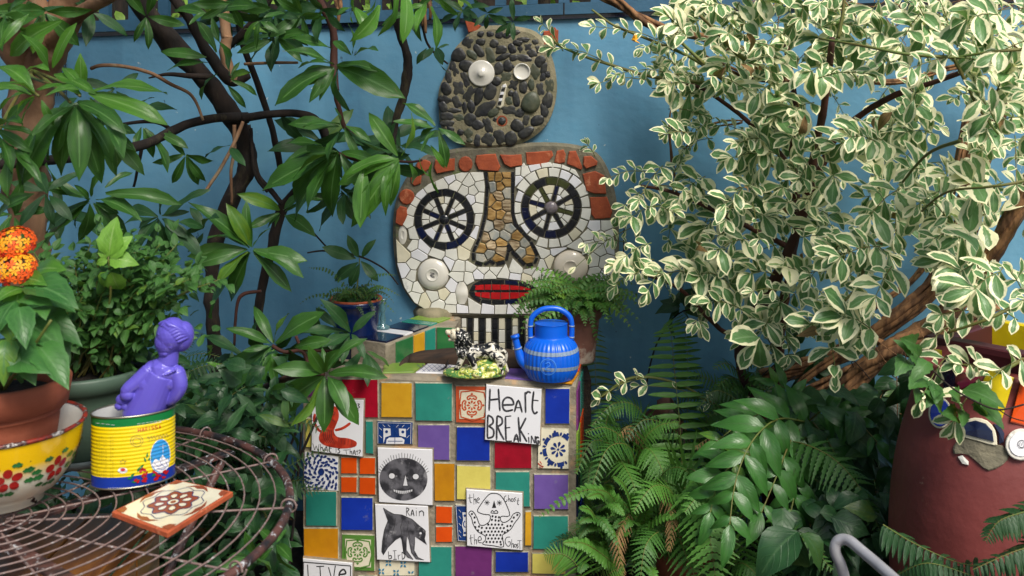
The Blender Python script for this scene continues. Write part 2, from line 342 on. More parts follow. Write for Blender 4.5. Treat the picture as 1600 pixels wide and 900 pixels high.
LP = {
 'rhodo': leaf_protos('leaf', VEG['rhodo'], 8, wid=.29, shape='ell', curl=.22, wave=.035),
 'rhodod': leaf_protos('leaf', VEG['rhodod'], 6, wid=.29, shape='ell', curl=.22, wave=.035),
 'rhodob': leaf_protos('leaf', VEG['rhodob'], 8, wid=.28, shape='ell', curl=.25, wave=.03),
 'vari': leaf_protos('leaf', VEG['vari'], 12, wid=.50, shape='obov', curl=.18, fold=.3, wave=.03),
 'bush': leaf_protos('leaf', VEG['bush'], 6, wid=.55, shape='ovate', curl=.2, nl=6),
 'lime': leaf_protos('leaf', VEG['lime'], 4, wid=.55, shape='ovate', curl=.3, nl=8, ser=.06),
 'lant': leaf_protos('leaf', VEG['lantana'], 6, wid=.6, shape='ovate', curl=.35, nl=9, ser=.05),
 'lantb': leaf_protos('leaf', VEG['rhodob'], 4, wid=.5, shape='ovate', curl=.35, nl=9, ser=.05),
 'toothed': leaf_protos('leaf', VEG['bush'], 6, wid=.5, shape='ovate', curl=.3, nl=10, ser=.10),
 'ivy': leaf_protos('leaf', VEG['ivy'], 8, wid=.6, shape='ovate', curl=.3, wave=.04),
 'holly': leaf_protos('leaflet', VEG['holly'], 8, wid=.36, shape='ovate', curl=.4, wave=.03, fold=.25),
 'dead': leaf_protos('leaf', VEG['dead'], 6, wid=.42, curl=.7, fold=.6, wave=.08),
 'hedge': leaf_protos('leaf', VEG['hedge'], 4, wid=.45, nl=4),
}
def frame(d, n):
    d = Vector(d).normalized(); n = Vector(n); n = n-d*n.dot(d)
    if n.length < 1e-4: n = d.orthogonal()
    n.normalize(); x = d.cross(n)
    return Matrix((x, d, n)).transposed()
class Leaves:
    def __init__(s, parent): s.L = []; s.p = parent
    def add(s, kind, p, d, n, L, wf=1.0):
        s.L.append((kind, R.randrange(len(LP[kind])), Vector(p), frame(d, n), L, wf))
    def flush(s, maxobj=300, minpx=9, name='leaf', prefer=None):
        def spx(l): return l[4]*F/max(.3, l[2].y)
        def inview(l):
            q = l[2]; x = 800+q.x/q.y*F; y = HY+(CAMZ-q.z)/q.y*F
            return -30 < x < 1630 and -40 < y < 940
        s.L.sort(key=lambda l: -(spx(l) if inview(l) else 0))
        base = wloc(s.p); rest = {}
        for i, (k, j, p, fr, L, wf) in enumerate(s.L):
            v, f, c, me = LP[k][j]
            if i < maxobj and spx(s.L[i]) >= minpx:
                o = bpy.data.objects.new(name, me); COL.objects.link(o); o.parent = s.p
                mx = fr.to_4x4() @ Matrix.Diagonal((L*wf, L, L, 1)); mx.translation = p-base; o.matrix_local = mx
            else: rest.setdefault(k, []).append((v, f, c, p, fr, L, wf))
        if rest:
            b = MB(); b.c = []; ms = []; 
            for mi, (k, lst) in enumerate(rest.items()):
                ms.append(LP[k][0][3].materials[0]); b.cur = mi
                for (v, f, c, p, fr, L, wf) in lst:
                    rr = R.random(); b.c += [(q[0], q[1], rr) for q in c]
                    b.add([p+fr @ Vector((x*L*wf, y*L, z*L)) for x, y, z in v], f)
            o = b.build('small_'+name+'_mass' if name != 'leaf' else 'leaf_mass', ms, s.p, True); o['kind'] = 'stuff'
        s.L = []
def rv(a=1): return Vector((R.uniform(-a, a), R.uniform(-a, a), R.uniform(-a, a)))
def whorl(LV, kind, c, axis, n, L, el=(.0, .5), droop=.25, wf=1.0, jit=.15, start=None):
    c = Vector(c); a = Vector(axis).normalized(); o = a.orthogonal().normalized(); q = a.cross(o); st = start if start is not None else R.uniform(0, 6)
    for i in range(n):
        th = st+i*2.399; e = R.uniform(*el)
        rad = o*math.cos(th)+q*math.sin(th)
        d = rad*math.cos(e)+a*math.sin(e)+rv(jit); d.z -= droop*R.random()
        LV.add(kind, c-a*(i*.004)+rad*.004, d, a+rv(.25), L*R.uniform(.75, 1.12), wf)
# ------------------------------------------------------------------ 2D cells for broken-tile mosaics (plane pixels of the design)
def clip(poly, a, b, c):      # keep a*x+b*y<=c
    out = []
    for i in range(len(poly)):
        p, q = poly[i], poly[(i+1) % len(poly)]; dp = a*p[0]+b*p[1]-c; dq = a*q[0]+b*q[1]-c
        if dp <= 0: out.append(p)
        if dp*dq < 0: t = dp/(dp-dq); out.append((p[0]+(q[0]-p[0])*t, p[1]+(q[1]-p[1])*t))
    return out
def inside(p, poly):
    x, y = p; c = False; j = len(poly)-1
    for i in range(len(poly)):
        xi, yi = poly[i]; xj, yj = poly[j]
        if (yi > y) != (yj > y) and x < (xj-xi)*(y-yi)/(yj-yi)+xi: c = not c
        j = i
    return c
def densify(poly, d=5):
    out = []
    for i in range(len(poly)):
        a, b = poly[i], poly[(i+1) % len(poly)]; n = max(1, int(math.hypot(b[0]-a[0], b[1]-a[1])/d))
        out += [(a[0]+(b[0]-a[0])*k/n, a[1]+(b[1]-a[1])*k/n) for k in range(n)]
    return out
def area(p): return abs(sum(p[i][0]*p[(i+1) % len(p)][1]-p[(i+1) % len(p)][0]*p[i][1] for i in range(len(p))))/2
def centroid(p): return (sum(q[0] for q in p)/len(p), sum(q[1] for q in p)/len(p))
def circ(cx, cy, a, b=None, n=28, rot=0):
    b = b or a; c, s = math.cos(rot), math.sin(rot)
    return [(cx+a*math.cos(t)*c-b*math.sin(t)*s, cy+a*math.cos(t)*s+b*math.sin(t)*c) for t in [2*PI*k/n for k in range(n)]]
def cells(outer, holes, dmin, gap=1.1, iters=2, tries=4000, rad=None):
    xs = [p[0] for p in outer]; ys = [p[1] for p in outer]; S = []
    for _ in range(tries):
        p = (R.uniform(min(xs), max(xs)), R.uniform(min(ys), max(ys)))
        if not inside(p, outer) or any(inside(p, h) for h in holes): continue
        dd = rad(p) if rad else dmin
        if all(math.hypot(p[0]-q[0], p[1]-q[1]) > dd for q in S): S.append(p)
    bound = [(densify(outer), 0)]+[(densify(h), 1) for h in holes]
    res = []
    for it in range(iters+1):
        res = []
        for i, s in enumerate(S):
            r = dmin*3; c = [(s[0]-r, s[1]-r), (s[0]+r, s[1]-r), (s[0]+r, s[1]+r), (s[0]-r, s[1]+r)]
            for j, q in enumerate(S):
                if i == j: continue
                dx, dy = q[0]-s[0], q[1]-s[1]; l = math.hypot(dx, dy)
                if l > r*2 or l < 1e-6: continue
                c = clip(c, dx/l, dy/l, (dx*(s[0]+q[0])/2+dy*(s[1]+q[1])/2)/l-gap/2)
                if len(c) < 3: break
            for poly, _ in bound:
                if len(c) < 3: break
                m = len(poly); order = sorted(range(m), key=lambda k: (poly[k][0]-s[0])**2+(poly[k][1]-s[1])**2)
                for k in order[:40]:
                    a, b = poly[k], poly[(k+1) % m]; mx, my = (a[0]+b[0])/2, (a[1]+b[1])/2
                    if len(c) < 3: break
                    if not inside((mx, my), c): continue
                    nx, ny = b[1]-a[1], a[0]-b[0]; l = math.hypot(nx, ny) or 1; nx /= l; ny /= l
                    if nx*(mx-s[0])+ny*(my-s[1]) < 0: nx, ny = -nx, -ny
                    c = clip(c, nx, ny, nx*mx+ny*my-gap/2)
            if len(c) >= 3 and area(c) > 8: res.append(c)
        if it < iters: S = [centroid(c) for c in res]
    # drop near-duplicate vertices
    out = []
    for c in res:
        d = [c[i] for i in range(len(c)) if math.hypot(c[i][0]-c[i-1][0], c[i][1]-c[i-1][1]) > .8]
        if len(d) >= 3 and area(d) > 12: out.append(d)
    return out
def chip(name, poly, pl, n0, n1, m, parent, bev=.0012, tilt=.0, inpx=True):
    b = MB()
    pp = [pl.uv(*p) for p in poly] if inpx else poly
    tx, ty = R.uniform(-tilt, tilt), R.uniform(-tilt, tilt); cx, cy = centroid(pp)
    h = lambda x, y: n1+(x-cx)*tx+(y-cy)*ty
    def f2(x, y, cx_, cy_):
        l = math.hypot(cx_-x, cy_-y) or 1; k = min(.45, bev*1.2/l); x2, y2 = x+(cx_-x)*k, y+(cy_-y)*k
        return pl.pt(x2, y2, h(x2, y2))
    b.plate(pp, lambda x, y: pl.pt(x, y, n0), lambda x, y: pl.pt(x, y, h(x, y)-bev), f2)
    if isinstance(m, (list, tuple)): k = 2*len(pp); b.m[:k] = [1]*k
    return b.build(name, m, parent)
def slab(name, poly, pl, n0, n1, m, parent=None, bev=.006, smooth=False):
    return chip(name, poly, pl, n0, n1, m, parent, bev)
def smooth_poly(p, sub=4):
    q = [Vector((x, y, 0)) for x, y in p]; q = [q[-1]]+q+[q[0], q[1]]; P, _ = spline(q, [1]*len(q), sub)
    return [(v.x, v.y) for v in P[sub:-sub-1]]
def blob(prims, vox, sm=6, smf=.5):
    """prims: list of (matrix-ish centre, radii(3), rot euler, ) or capsules -> remeshed mesh verts/faces"""
    import bmesh
    bm = bmesh.new()
    for p in prims:
        if p[0] == 'e':
            _, c, r, rot = p; mx = Matrix.Translation(c) @ rot.to_matrix().to_4x4() @ Matrix.Diagonal((*r, 1))
            bmesh.ops.create_icosphere(bm, subdivisions=3, radius=1, matrix=mx)
        else:
            _, pts, rad = p; b = MB(); b.tube(pts, rad, 24, True, 5); vv = [bm.verts.new(v) for v in b.v]
            for f in b.f:
                try: bm.faces.new([vv[i] for i in f])
                except ValueError: pass
            P, Rr = spline(pts, rad, 4)
            for e_, r_ in ((P[0], Rr[0]), (P[-1], Rr[-1])): bmesh.ops.create_icosphere(bm, subdivisions=2, radius=r_*.98, matrix=Matrix.Translation(e_))
    me = bpy.data.meshes.new('tmp'); bm.to_mesh(me); bm.free()
    o = bpy.data.objects.new('tmp', me); COL.objects.link(o)
    m = o.modifiers.new('r', 'REMESH'); m.mode = 'VOXEL'; m.voxel_size = vox
    s = o.modifiers.new('s', 'SMOOTH'); s.iterations = sm; s.factor = smf
    dg = bpy.context.evaluated_depsgraph_get(); ev = o.evaluated_get(dg); m2 = ev.to_mesh()
    b = MB(); b.add([v.co.copy() for v in m2.vertices], [tuple(f.vertices) for f in m2.polygons]); ev.to_mesh_clear()
    bpy.data.objects.remove(o); bpy.data.meshes.remove(me); return b
from mathutils import Euler
E0 = Euler((0, 0, 0))
# ================================================================== SETTING
g = MB(); 
gx = [-60+i*3 for i in range(41)]
vs = [(x, y, 0) for y in gx for x in gx]; fs = [(j*41+i, j*41+i+1, (j+1)*41+i+1, (j+1)*41+i) for j in range(40) for i in range(40)]
g.add(vs, fs); tag(g.build('ground', M['ground']), kind='structure')
# garden wall
wt = thing('garden_wall', 'long blue painted garden wall behind the mosaic faces and plants', 'wall', WALL.pt(0, 0, 0))
topL = WALL.uv(60, 55)[1]; wtop = WALL.uv(690, 38)[1]
def wh(u):   # top edge of the wall, rising to the right as the boards do
    a = WALL.uv(60, 55); b = WALL.uv(1050, 18); return a[1]+(b[1]-a[1])*(u-a[0])/(b[0]-a[0])
b = MB(); us = [-3.2+.2*i for i in range(36)]
vs = []
for u in us:
    for (v, n) in ((-.05, 0), (wh(u), 0), (wh(u), -.14), (-.05, -.14)): vs.append(WALL.pt(u, v, n))
fs = []
for i in range(len(us)-1):
    for k in range(4): fs.append((i*4+k, i*4+(k+1) % 4, (i+1)*4+(k+1) % 4, (i+1)*4+k))
fs += [(0, 1, 2, 3), tuple(len(vs)-4+k for k in (3, 2, 1, 0))]
b.add(vs, [f[::-1] for f in fs]); b.build('wall_face', M['wall'], wt)
# lattice fence on top
ft = thing('lattice_fence', 'blue wooden lattice fence with upright slats standing on the garden wall', 'fence', WALL.pt(0, wh(0), 0))
def board(name, u0, u1, z0, z1, n0, n1, m=M['blueboard']):
    b = MB(); sl = (wh(u1)-wh(u0)); vs = []
    for (u, dz) in ((u0, wh(u0)), (u1, wh(u1))):
        for (z, n) in ((z0, n0), (z1, n0), (z1, n1), (z0, n1)): vs.append(WALL.pt(u, z+dz, n))
    b.add(vs, [(0, 1, 5, 4), (1, 2, 6, 5), (2, 3, 7, 6), (3, 0, 4, 7), (3, 2, 1, 0), (4, 5, 6, 7)]); return b.build(name, m, ft)
board('bottom_rail', -3.2, -1.02, .002, .040, -.02, .022); board('bottom_rail', -1.015, .17, .002, .039, -.02, .022); board('bottom_rail', .175, 3.6, .002, .040, -.02, .022)
board('dark_gap', -3.2, 3.6, -.012, .001, -.02, .012, M['navy'])
board('top_rail', -3.2, 3.6, .32, .37, -.02, .02)
u = -3.1
while u < 3.5:
    board('slat', u, u+.035, .041, .319, -.012, .012); u += .105
# wire mesh panel at the far left (dark crossing wires)
b = MB()
for i in range(16):
    x = 58+i*3.4; b.tube([WALL.p(x, 62, .03), WALL.p(x+2, 150, .03)], .0016, 4, sub=1)
for i in range(20):
    y = 64+i*4.3; b.tube([WALL.p(56, y, .033), WALL.p(112, y-1, .033)], .0016, 4, sub=1)
o = b.build('wire_mesh', M['ink'], wt)
# pebble-dash roughness where wall meets soil is hidden by ferns; hedge behind the fence
hd = thing('hedge', 'sunlit bright green hedge seen through gaps of the lattice fence', 'hedge', WALL.pt(0, 0, -.9))
LV = Leaves(hd)
for i in range(2600):
    u = R.uniform(-2.9, 3.2); v = R.uniform(1.35, 2.4); n = -R.uniform(.35, 1.3)
    LV.add('hedge', WALL.pt(u, v, n), rv(), Vector((0, -.4, 1))+rv(.5), R.uniform(.05, .11))
LV.flush(0)
b = MB()
for i in range(26):
    u = -2.8+i*.235; b.tube([WALL.pt(u, 0, -.8), WALL.pt(u+R.uniform(-.1, .1), 1, -.75), WALL.pt(u+R.uniform(-.2, .2), 2.3, -.7)], (.02, .008), 6)
b.build('hedge_stems', M['bark'], hd)
b = MB(); b.add([WALL.pt(-3.4, 0, -1.5), WALL.pt(3.9, 0, -1.5), WALL.pt(3.9, 2.5, -1.5), WALL.pt(-3.4, 2.5, -1.5), WALL.pt(-3.4, 0, -1.6), WALL.pt(3.9, 0, -1.6), WALL.pt(3.9, 2.5, -1.6), WALL.pt(-3.4, 2.5, -1.6)],
    [(0, 1, 2, 3), (7, 6, 5, 4), (0, 4, 5, 1), (3, 2, 6, 7), (0, 3, 7, 4), (1, 5, 6, 2)])
fb = b.build('sky_backdrop', M['bark']); tag(fb, 'dark weathered shed wall beyond the hedge behind the lattice fence', 'shed')  # added dark wall, raised to block bright sky behind the hedge

# ================================================================== MOSAIC FACE
def c4(x, y): return (600+x/5.295, 210+y/5.295)
def c5(x, y): return (780+x/5.295, 210+y/5.295)
def c6(x, y): return (600+x/5.625, 360+y/5.625)
def c7(x, y): return (780+x/5.625, 360+y/5.625)
mf = thing('mosaic_face', 'big square mosaic face with white cheeks, wheel eyes and brick hair', 'mosaic', WALL.p(790, 490))
HEAD = smooth_poly([(664, 243), (690, 236), (740, 228), (790, 225), (850, 222), (900, 226), (932, 238), (950, 264), (961, 300), (966, 340), (967, 400), (963, 450), (945, 484), (900, 492), (840, 495), (780, 495), (720, 494), (682, 489), (652, 475), (631, 447), (620, 412), (616, 370), (617, 335), (622, 308), (633, 283), (648, 261)], 3)
slab('grout_slab', HEAD, WALL, -.01, .030, M['grout'], mf, .010)
G0, G1 = .024, .0345
WH = [(640, 323), (654, 300), (672, 286), (700, 274), (722, 268), (756, 267), (780, 266), (806, 260), (832, 256), (858, 252), (880, 256), (900, 264), (909, 280), (917, 302), (919, 322), (921, 342), (958, 342), (961, 400), (957, 450), (942, 478), (900, 487), (780, 488), (700, 486), (668, 481), (650, 470), (634, 446), (624, 412), (621, 370), (624, 348)]
EL = (696.5, 341); ER = (862, 323)
nose_out = [(757, 266), (806, 262), (805, 300), (805, 330), (808, 350), (833, 374), (845, 400), (840, 414), (820, 418), (802, 400), (797, 414), (774, 414), (762, 414), (748, 414), (735, 406), (738, 388), (748, 366), (757, 330), (760, 290)]
nose_in = [(763, 267), (800, 267), (800, 300), (800, 332), (804, 350), (828, 376), (838, 398), (834, 408), (823, 410), (803, 388), (796, 378), (790, 404), (776, 408), (768, 402), (757, 409), (745, 405), (744, 392), (754, 370), (763, 334), (766, 292)]
mouth_out = [(732, 452), (738, 440), (750, 434), (790, 433), (815, 436), (838, 446), (848, 452), (838, 462), (812, 472), (770, 473), (745, 468), (735, 462)]
holes = [circ(*EL, 46.5), circ(*ER, 62, 63), nose_out, mouth_out, circ(679, 426, 25.5), circ(892, 414, 28, 26.5), circ(724, 455, 9.5, 18), circ(632, 365, 9, 19, rot=-.35)]
wc = cells(WH, holes, 14.5, 1.3, rad=lambda p: 12.5 if p[1] < 330 or 425 < p[1] < 440 else 15.5)
mats3 = ['white']*7+['cream', 'whitetile', 'whitetile']
for c in wc: chip('white_tile', c, WALL, G0, G1+R.uniform(-.001, .0015), M[R.choice(mats3)], mf, tilt=.05)
def ringseg(cx, cy, r0, r1, a0, a1, asp=1.02, k=3):
    A = [a0+(a1-a0)*i/k for i in range(k+1)]
    return [(cx+r1*math.cos(a), cy+r1*asp*math.sin(a)) for a in A]+[(cx+r0*math.cos(a), cy+r0*asp*math.sin(a)) for a in A[::-1]]
def wheel(E, r_in, r_out, nseg, hubr, mlist, st, hubm, hname):
    for i in range(nseg):
        a = st+2*PI*i/nseg; chip('black_tile', ringseg(*E, r_in, r_out, a+.018, a+2*PI/nseg-.018), WALL, G0, G1, M[R.choice(mlist)], mf, tilt=.03)
    for i in range(8):
        a = st+.25+2*PI*i/8; dx, dy = math.cos(a), math.sin(a); w_ = 2.6
        mid = (hubr+r_in)/2+R.uniform(-3, 3)
        for (q0, q1) in ((hubr+.8, mid-.4), (mid+.4, r_in-1)):
            P = [(E[0]+dx*q0-dy*w_, E[1]+dy*q0+dx*w_), (E[0]+dx*q1-dy*w_, E[1]+dy*q1+dx*w_), (E[0]+dx*q1+dy*w_, E[1]+dy*q1-dx*w_), (E[0]+dx*q0+dy*w_, E[1]+dy*q0-dx*w_)]
            chip('spoke_tile', P, WALL, G0, G1, M[R.choice(mlist)], mf, tilt=.03)
        a2 = a+2*PI/8; rr = r_in-1.2
        def pol(r, t): return (E[0]+r*math.cos(t), E[1]+r*math.sin(t)*1.02)
        def off(r): return min(.34, 3.9/r)
        rm = R.uniform(20, 23)
        parts = [[pol(10.5 if hubr < 9 else 12, (a+a2)/2), pol(rm, a+off(rm)), pol(rm+1, (a+a2)/2), pol(rm, a2-off(rm))]]
        am = (a+a2)/2+R.uniform(-.08, .08); r3 = rm+1.8
        if R.random() < .75:
            parts += [[pol(r3, a+off(r3)), pol(r3, am-.02), pol(rr, am-.02), pol(rr, a+off(rr))], [pol(r3, am+.03), pol(r3, a2-off(r3)), pol(rr, a2-off(rr)), pol(rr, am+.03)]]
        else: parts += [[pol(r3, a+off(r3)), pol(r3, a2-off(r3)), pol(rr, a2-off(rr)), pol(rr, am), pol(rr, a+off(rr))]]
        for P in parts: chip('eye_white_tile', P, WALL, G0, G1, M[R.choice(mats3)], mf, tilt=.08)
    b = MB(); A = Matrix((WALL.U, Vector((0, 0, 1)), WALL.N)).transposed(); c = WALL.p(*E, G0); r = WALL.uv(E[0]+hubr, E[1])[0]-WALL.uv(*E)[0]
    hh = .012 if hubm == 'black' else .018
    b.lathe([(r, 0), (r, hh*.5), (r*.85, hh*.8), (r*.5, hh), (0.0001, hh*1.05)], c, 20, axis=A); b.build(hname, M[hubm], mf, True)
M['pearl'] = mat('pewter_stone', lin('8d8486'), .25, lin('5f585e'), scale=40, amt=.6, coat=.4)
wheel(EL, 36, 46, 14, 8, ['black', 'black', 'black', 'navy'], .15, 'black', 'pupil')
wheel(ER, 35.5, 46, 14, 10, ['black', 'black', 'olive', 'navy', 'black', 'olive'], .02, 'pearl', 'pupil')
n = 19
for i in range(n):
    a = 2*PI*i/n
    for ro in (60.5+R.uniform(-1, 1.5), 57, 54.5, 52):
        P = ringseg(*ER, 47.5, ro, a+.02, a+2*PI/n-.02)
        if not any(inside(p, nose_out) for p in P): break
    if not any(inside(p, nose_out) for p in P): chip('white_tile', P, WALL, G0, G1, M[R.choice(mats3)], mf, tilt=.05)
# black outline of the nose: strip pieces between nose_out and nose_in
A_ = densify(nose_in, 12)
for i in range(len(A_)):
    p, q = A_[i], A_[(i+1) % len(A_)]
    if min(p[1], q[1]) < 270 and abs(p[1]-q[1]) < 4: continue
    dx, dy = q[0]-p[0], q[1]-p[1]; l = math.hypot(dx, dy)
    if l < 5: continue
    nx, ny = dy/l, -dx/l
    if inside(((p[0]+q[0])/2+nx*2, (p[1]+q[1])/2+ny*2), nose_in): nx, ny = -nx, -ny
    k = .6/l
    p2 = (p[0]+dx*k, p[1]+dy*k); q2 = (q[0]-dx*k, q[1]-dy*k)
    chip('outline_tile', [(p2[0]+nx*.6, p2[1]+ny*.6), (q2[0]+nx*.6, q2[1]+ny*.6), (q2[0]+nx*4.9, q2[1]+ny*4.9), (p2[0]+nx*4.9, p2[1]+ny*4.9)], WALL, G0, G1, M['black'], mf, tilt=.03)
for c in cells(nose_in, [], 13.5, 1.6, iters=2):
    chip('stone_piece', c, WALL, G0, G1+R.uniform(0, .004), M[R.choice(['stoneA', 'stoneA', 'stoneB', 'stoneC', 'stoneC', 'stoneB'] if centroid(c)[1] < 340 else ['stoneC', 'stoneA', 'stoneC', 'stoneB'])], mf, .002, .15)
# mouth
mo = [(735, 452), (741, 441), (752, 435.5), (770, 434.5), (790, 434.5), (812, 437), (832, 444), (845, 451)]
mi = [(743, 452), (747, 444), (754, 441), (770, 440.5), (790, 440.5), (812, 442.5), (828, 447), (838, 450)]
mo2 = [(735, 453), (741, 463), (752, 470), (770, 472), (790, 472), (812, 470), (832, 461), (845, 452)]
mi2 = [(743, 453), (747, 461), (754, 464.5), (770, 466), (790, 466), (812, 464), (828, 457.5), (838, 452)]
for (oo, ii) in ((mo, mi), (mo2, mi2)):
    for k in range(len(oo)-1):
        def l_(a, b, t): return (a[0]+(b[0]-a[0])*t, a[1]+(b[1]-a[1])*t)
        for (t0, t1) in ((.04, .96),):
            chip('outline_tile', [l_(oo[k], oo[k+1], t0), l_(oo[k], oo[k+1], t1), l_(ii[k], ii[k+1], t1), l_(ii[k], ii[k+1], t0)], WALL, G0, G1, M['navy' if k == 4 else 'black'], mf)
for (x0, x1, a, b_, c_, d) in ((744, 758, 442.5, 442, 450, 450), (759, 769, 442, 441.7, 450, 450), (770.5, 783, 441.7, 442, 450, 450), (784, 797, 442, 442.5, 450, 450), (798.5, 812, 443, 444, 450, 450), (813, 830, 444, 448, 450, 450)):
    chip('lip_tile', [(x0, a), (x1, b_), (x1, c_), (x0, d)], WALL, G0, G1, M['redtile'], mf)
for (x0, x1, c_, d) in ((744, 752.5, 459, 461), (754, 767, 461.5, 463.5), (768.5, 783, 464, 464.5), (784, 797, 464.8, 464), (798.5, 812, 464, 463), (813, 829, 462, 456)):
    chip('lip_tile', [(x0, 454), (x1, 454), (x1, d), (x0, c_)], WALL, G0, G1, M['redtile'], mf)
for x in range(747, 830, 13): chip('outline_tile', [(x, 450.9), (x+12, 450.9), (x+12, 453.1), (x, 453.1)], WALL, G0, G1-.001, M['black'], mf)
# cheek bowls (upside-down saucers set in the grout), shell, half dish
AX = Matrix((WALL.U, Vector((0, 0, 1)), WALL.N)).transposed()
def dish(name, px, py, rx, m, parent, pl, h=.02, n0=G0, ry=None, marks=True, A=AX):
    r = abs(pl.uv(px+rx, py)[0]-pl.uv(px, py)[0]); c = pl.p(px, py, n0); asp = (ry or rx)/rx
    A2 = A @ Matrix.Diagonal((1, asp, 1))
    b = MB(); b.lathe([(r, 0), (r*.99, h*.3), (r*.9, h*.62), (r*.7, h*.9), (r*.45, h), (r*.42, h*1.0), (r*.40, h*1.08), (r*.35, h*1.08), (r*.33, h*1.0), (.0001, h*1.0)], c, 36, axis=A2)
    o = b.build(name, m, parent, True)
    if marks:
        b = MB(); q = r*.14
        for s in ([(-q, q), (q, q*.5), (-q, 0), (q, -q*.6)], [(-q, -q*.2), (0, -q), (q, -q)]):
            b.ribbon([(x, y) for x, y in s], .0022, lambda x, y: c+A2 @ Vector((x, y, h*1.02+.0006)), sub=3)
        b.build('stamp', M['inkg'], parent)
    return o
M['saucer'] = mat('white_china', lin('d9d6cc'), .14, lin('cfcbc0'), scale=6, amt=.4, coat=.6)
M['saucerc'] = mat('cream_china', lin('e6dcca'), .16, lin('d9ccb8'), scale=6, amt=.4, coat=.5)
dish('cheek_saucer', 679, 426, 24.5, M['saucer'], mf, WALL); dish('cheek_saucer', 892, 414, 27, M['saucerc'], mf, WALL, ry=25.5, marks=False)
dish('half_dish', 632, 365, 8, M['saucer'], mf, WALL, h=.008, ry=18, marks=False)
b = MB()
pr = []
for i in range(9):
    t = i/8; r_ = (.0215*math.sin(PI*(.12+.8*t))**.8); pr.append((r_, t))
c = WALL.p(723.5, 472, G0)
vs = []
for i, (r_, t) in enumerate(pr):
    for k in range(9):
        q = PI*k/8; vs.append(c+WALL.U*(math.cos(q)*r_)+Vector((0, 0, t*.074))+WALL.N*(.008+math.sin(q)*r_*.3+.0015*math.sin(t*40)))
b.add(vs, [(i*9+k, i*9+k+1, (i+1)*9+k+1, (i+1)*9+k) for i in range(8) for k in range(8)]); b.build('shell', M['saucer'], mf, True)
# terracotta hair
TP = [[c4(*p) for p in P] for P in (
 [(120, 620), (150, 582), (203, 598), (210, 660), (190, 705), (165, 750), (112, 722)],
 [(235, 345), (285, 295), (325, 335), (318, 400), (268, 420), (238, 395)],
 [(440, 205), (530, 200), (598, 192), (595, 290), (520, 305), (450, 318), (428, 270)],
 [(775, 168), (850, 160), (932, 155), (950, 210), (972, 262), (955, 298), (870, 295), (792, 285), (765, 222)])]
TP += [circ(*c4(203, 508), 12.2, n=12), circ(*c4(685, 240), 11, 12.2, n=12), circ(*c4(345, 250), 12, 9, n=9)]
TP += [[c5(*p) for p in P] for P in (
 [(15, 162), (100, 165), (190, 160), (197, 250), (150, 258), (100, 268), (50, 240)],
 [(225, 145), (330, 138), (440, 130), (450, 170), (400, 240), (370, 268), (300, 255), (232, 240)],
 [(480, 132), (535, 120), (553, 160), (545, 228), (500, 238), (458, 225)],
 [(580, 135), (635, 130), (660, 190), (690, 270), (680, 288), (620, 262), (562, 240)],
 [(700, 178), (760, 172), (815, 220), (808, 248), (720, 278), (697, 250)],
 [(690, 322), (740, 308), (795, 297), (868, 332), (885, 482), (790, 483), (722, 460)],
 [(750, 512), (890, 507), (915, 570), (935, 632), (918, 680), (850, 688), (790, 690), (762, 650)])]
TP += [[(651, 264), (664, 254), (672, 262), (665, 272), (655, 274)]]
for P in TP: chip('brick_piece', P, WALL, G0, .036+R.uniform(-.002, .004), M['terra'], mf, .0025, .05)
for P in (c5(180, 262), c5(210, 228), c5(228, 258)), (c5(412, 240), c5(430, 226), c5(460, 268), c5(445, 272)): chip('white_tile', list(P), WALL, G0, G1, M['white'], mf)
# neck of upright black and white strips
nk = [(713, 721, 'black'), (723, 730, 'white'), (732, 740, 'black'), (741.5, 748.5, 'white'), (750, 759, 'black'), (760.5, 768.5, 'white'), (770, 779, 'black'), (780.5, 790, 'white'), (792, 800, 'black'), (801.5, 810, 'white'), (812, 820.5, 'black'), (822, 830, 'white'), (832, 841, 'black'), (843, 851, 'white'), (853, 861, 'black')]
slab('neck_slab', [(710, 495), (864, 495), (864, 620), (710, 620)], WALL, -.01, .020, M['groutd'], mf, .006)
for (x0, x1, cn) in nk:
    y = 495.5
    while y < 600:
        h = R.uniform(9, 21); chip('neck_tile', [(x0+R.uniform(0, .6), y), (x1-R.uniform(0, .6), y), (x1, y+h), (x0, y+h)], WALL, .014, .0235+R.uniform(0, .001), M['black' if cn == 'black' else R.choice(['white', 'cream', 'white'])], mf, tilt=.03); y += h+1.2
# ================================================================== PEBBLE FACE
def c3(x, y): return (660+x/4.09, 20+y/4.09)
pf = thing('pebble_face', 'small round face of dark pebbles with two white plate eyes and clay ears', 'mosaic', WALL.p(780, 230))
PO = smooth_poly([c3(*p) for p in [(108, 540), (112, 640), (122, 715), (160, 780), (230, 830), (320, 862), (450, 872), (580, 852), (700, 800), (790, 720), (838, 620), (860, 500), (855, 400), (840, 320), (815, 250), (780, 170), (700, 110), (560, 85), (420, 85), (330, 105), (270, 170), (215, 230), (185, 310), (150, 400), (118, 470)]], 3)
slab('grout_slab', PO, WALL, -.01, .034, M['groutp'], pf, .012)
for P in ([(275, 45), (380, 85), (360, 120), (300, 130)], [(775, 120), (870, 112), (868, 190), (830, 240), (780, 235)], [(800, 135), (812, 110), (850, 95), (860, 112)]):
    chip('clay_ear', [c3(*p) for p in P], WALL, .0, .028+R.uniform(0, .004), M['terra'], pf, .003)
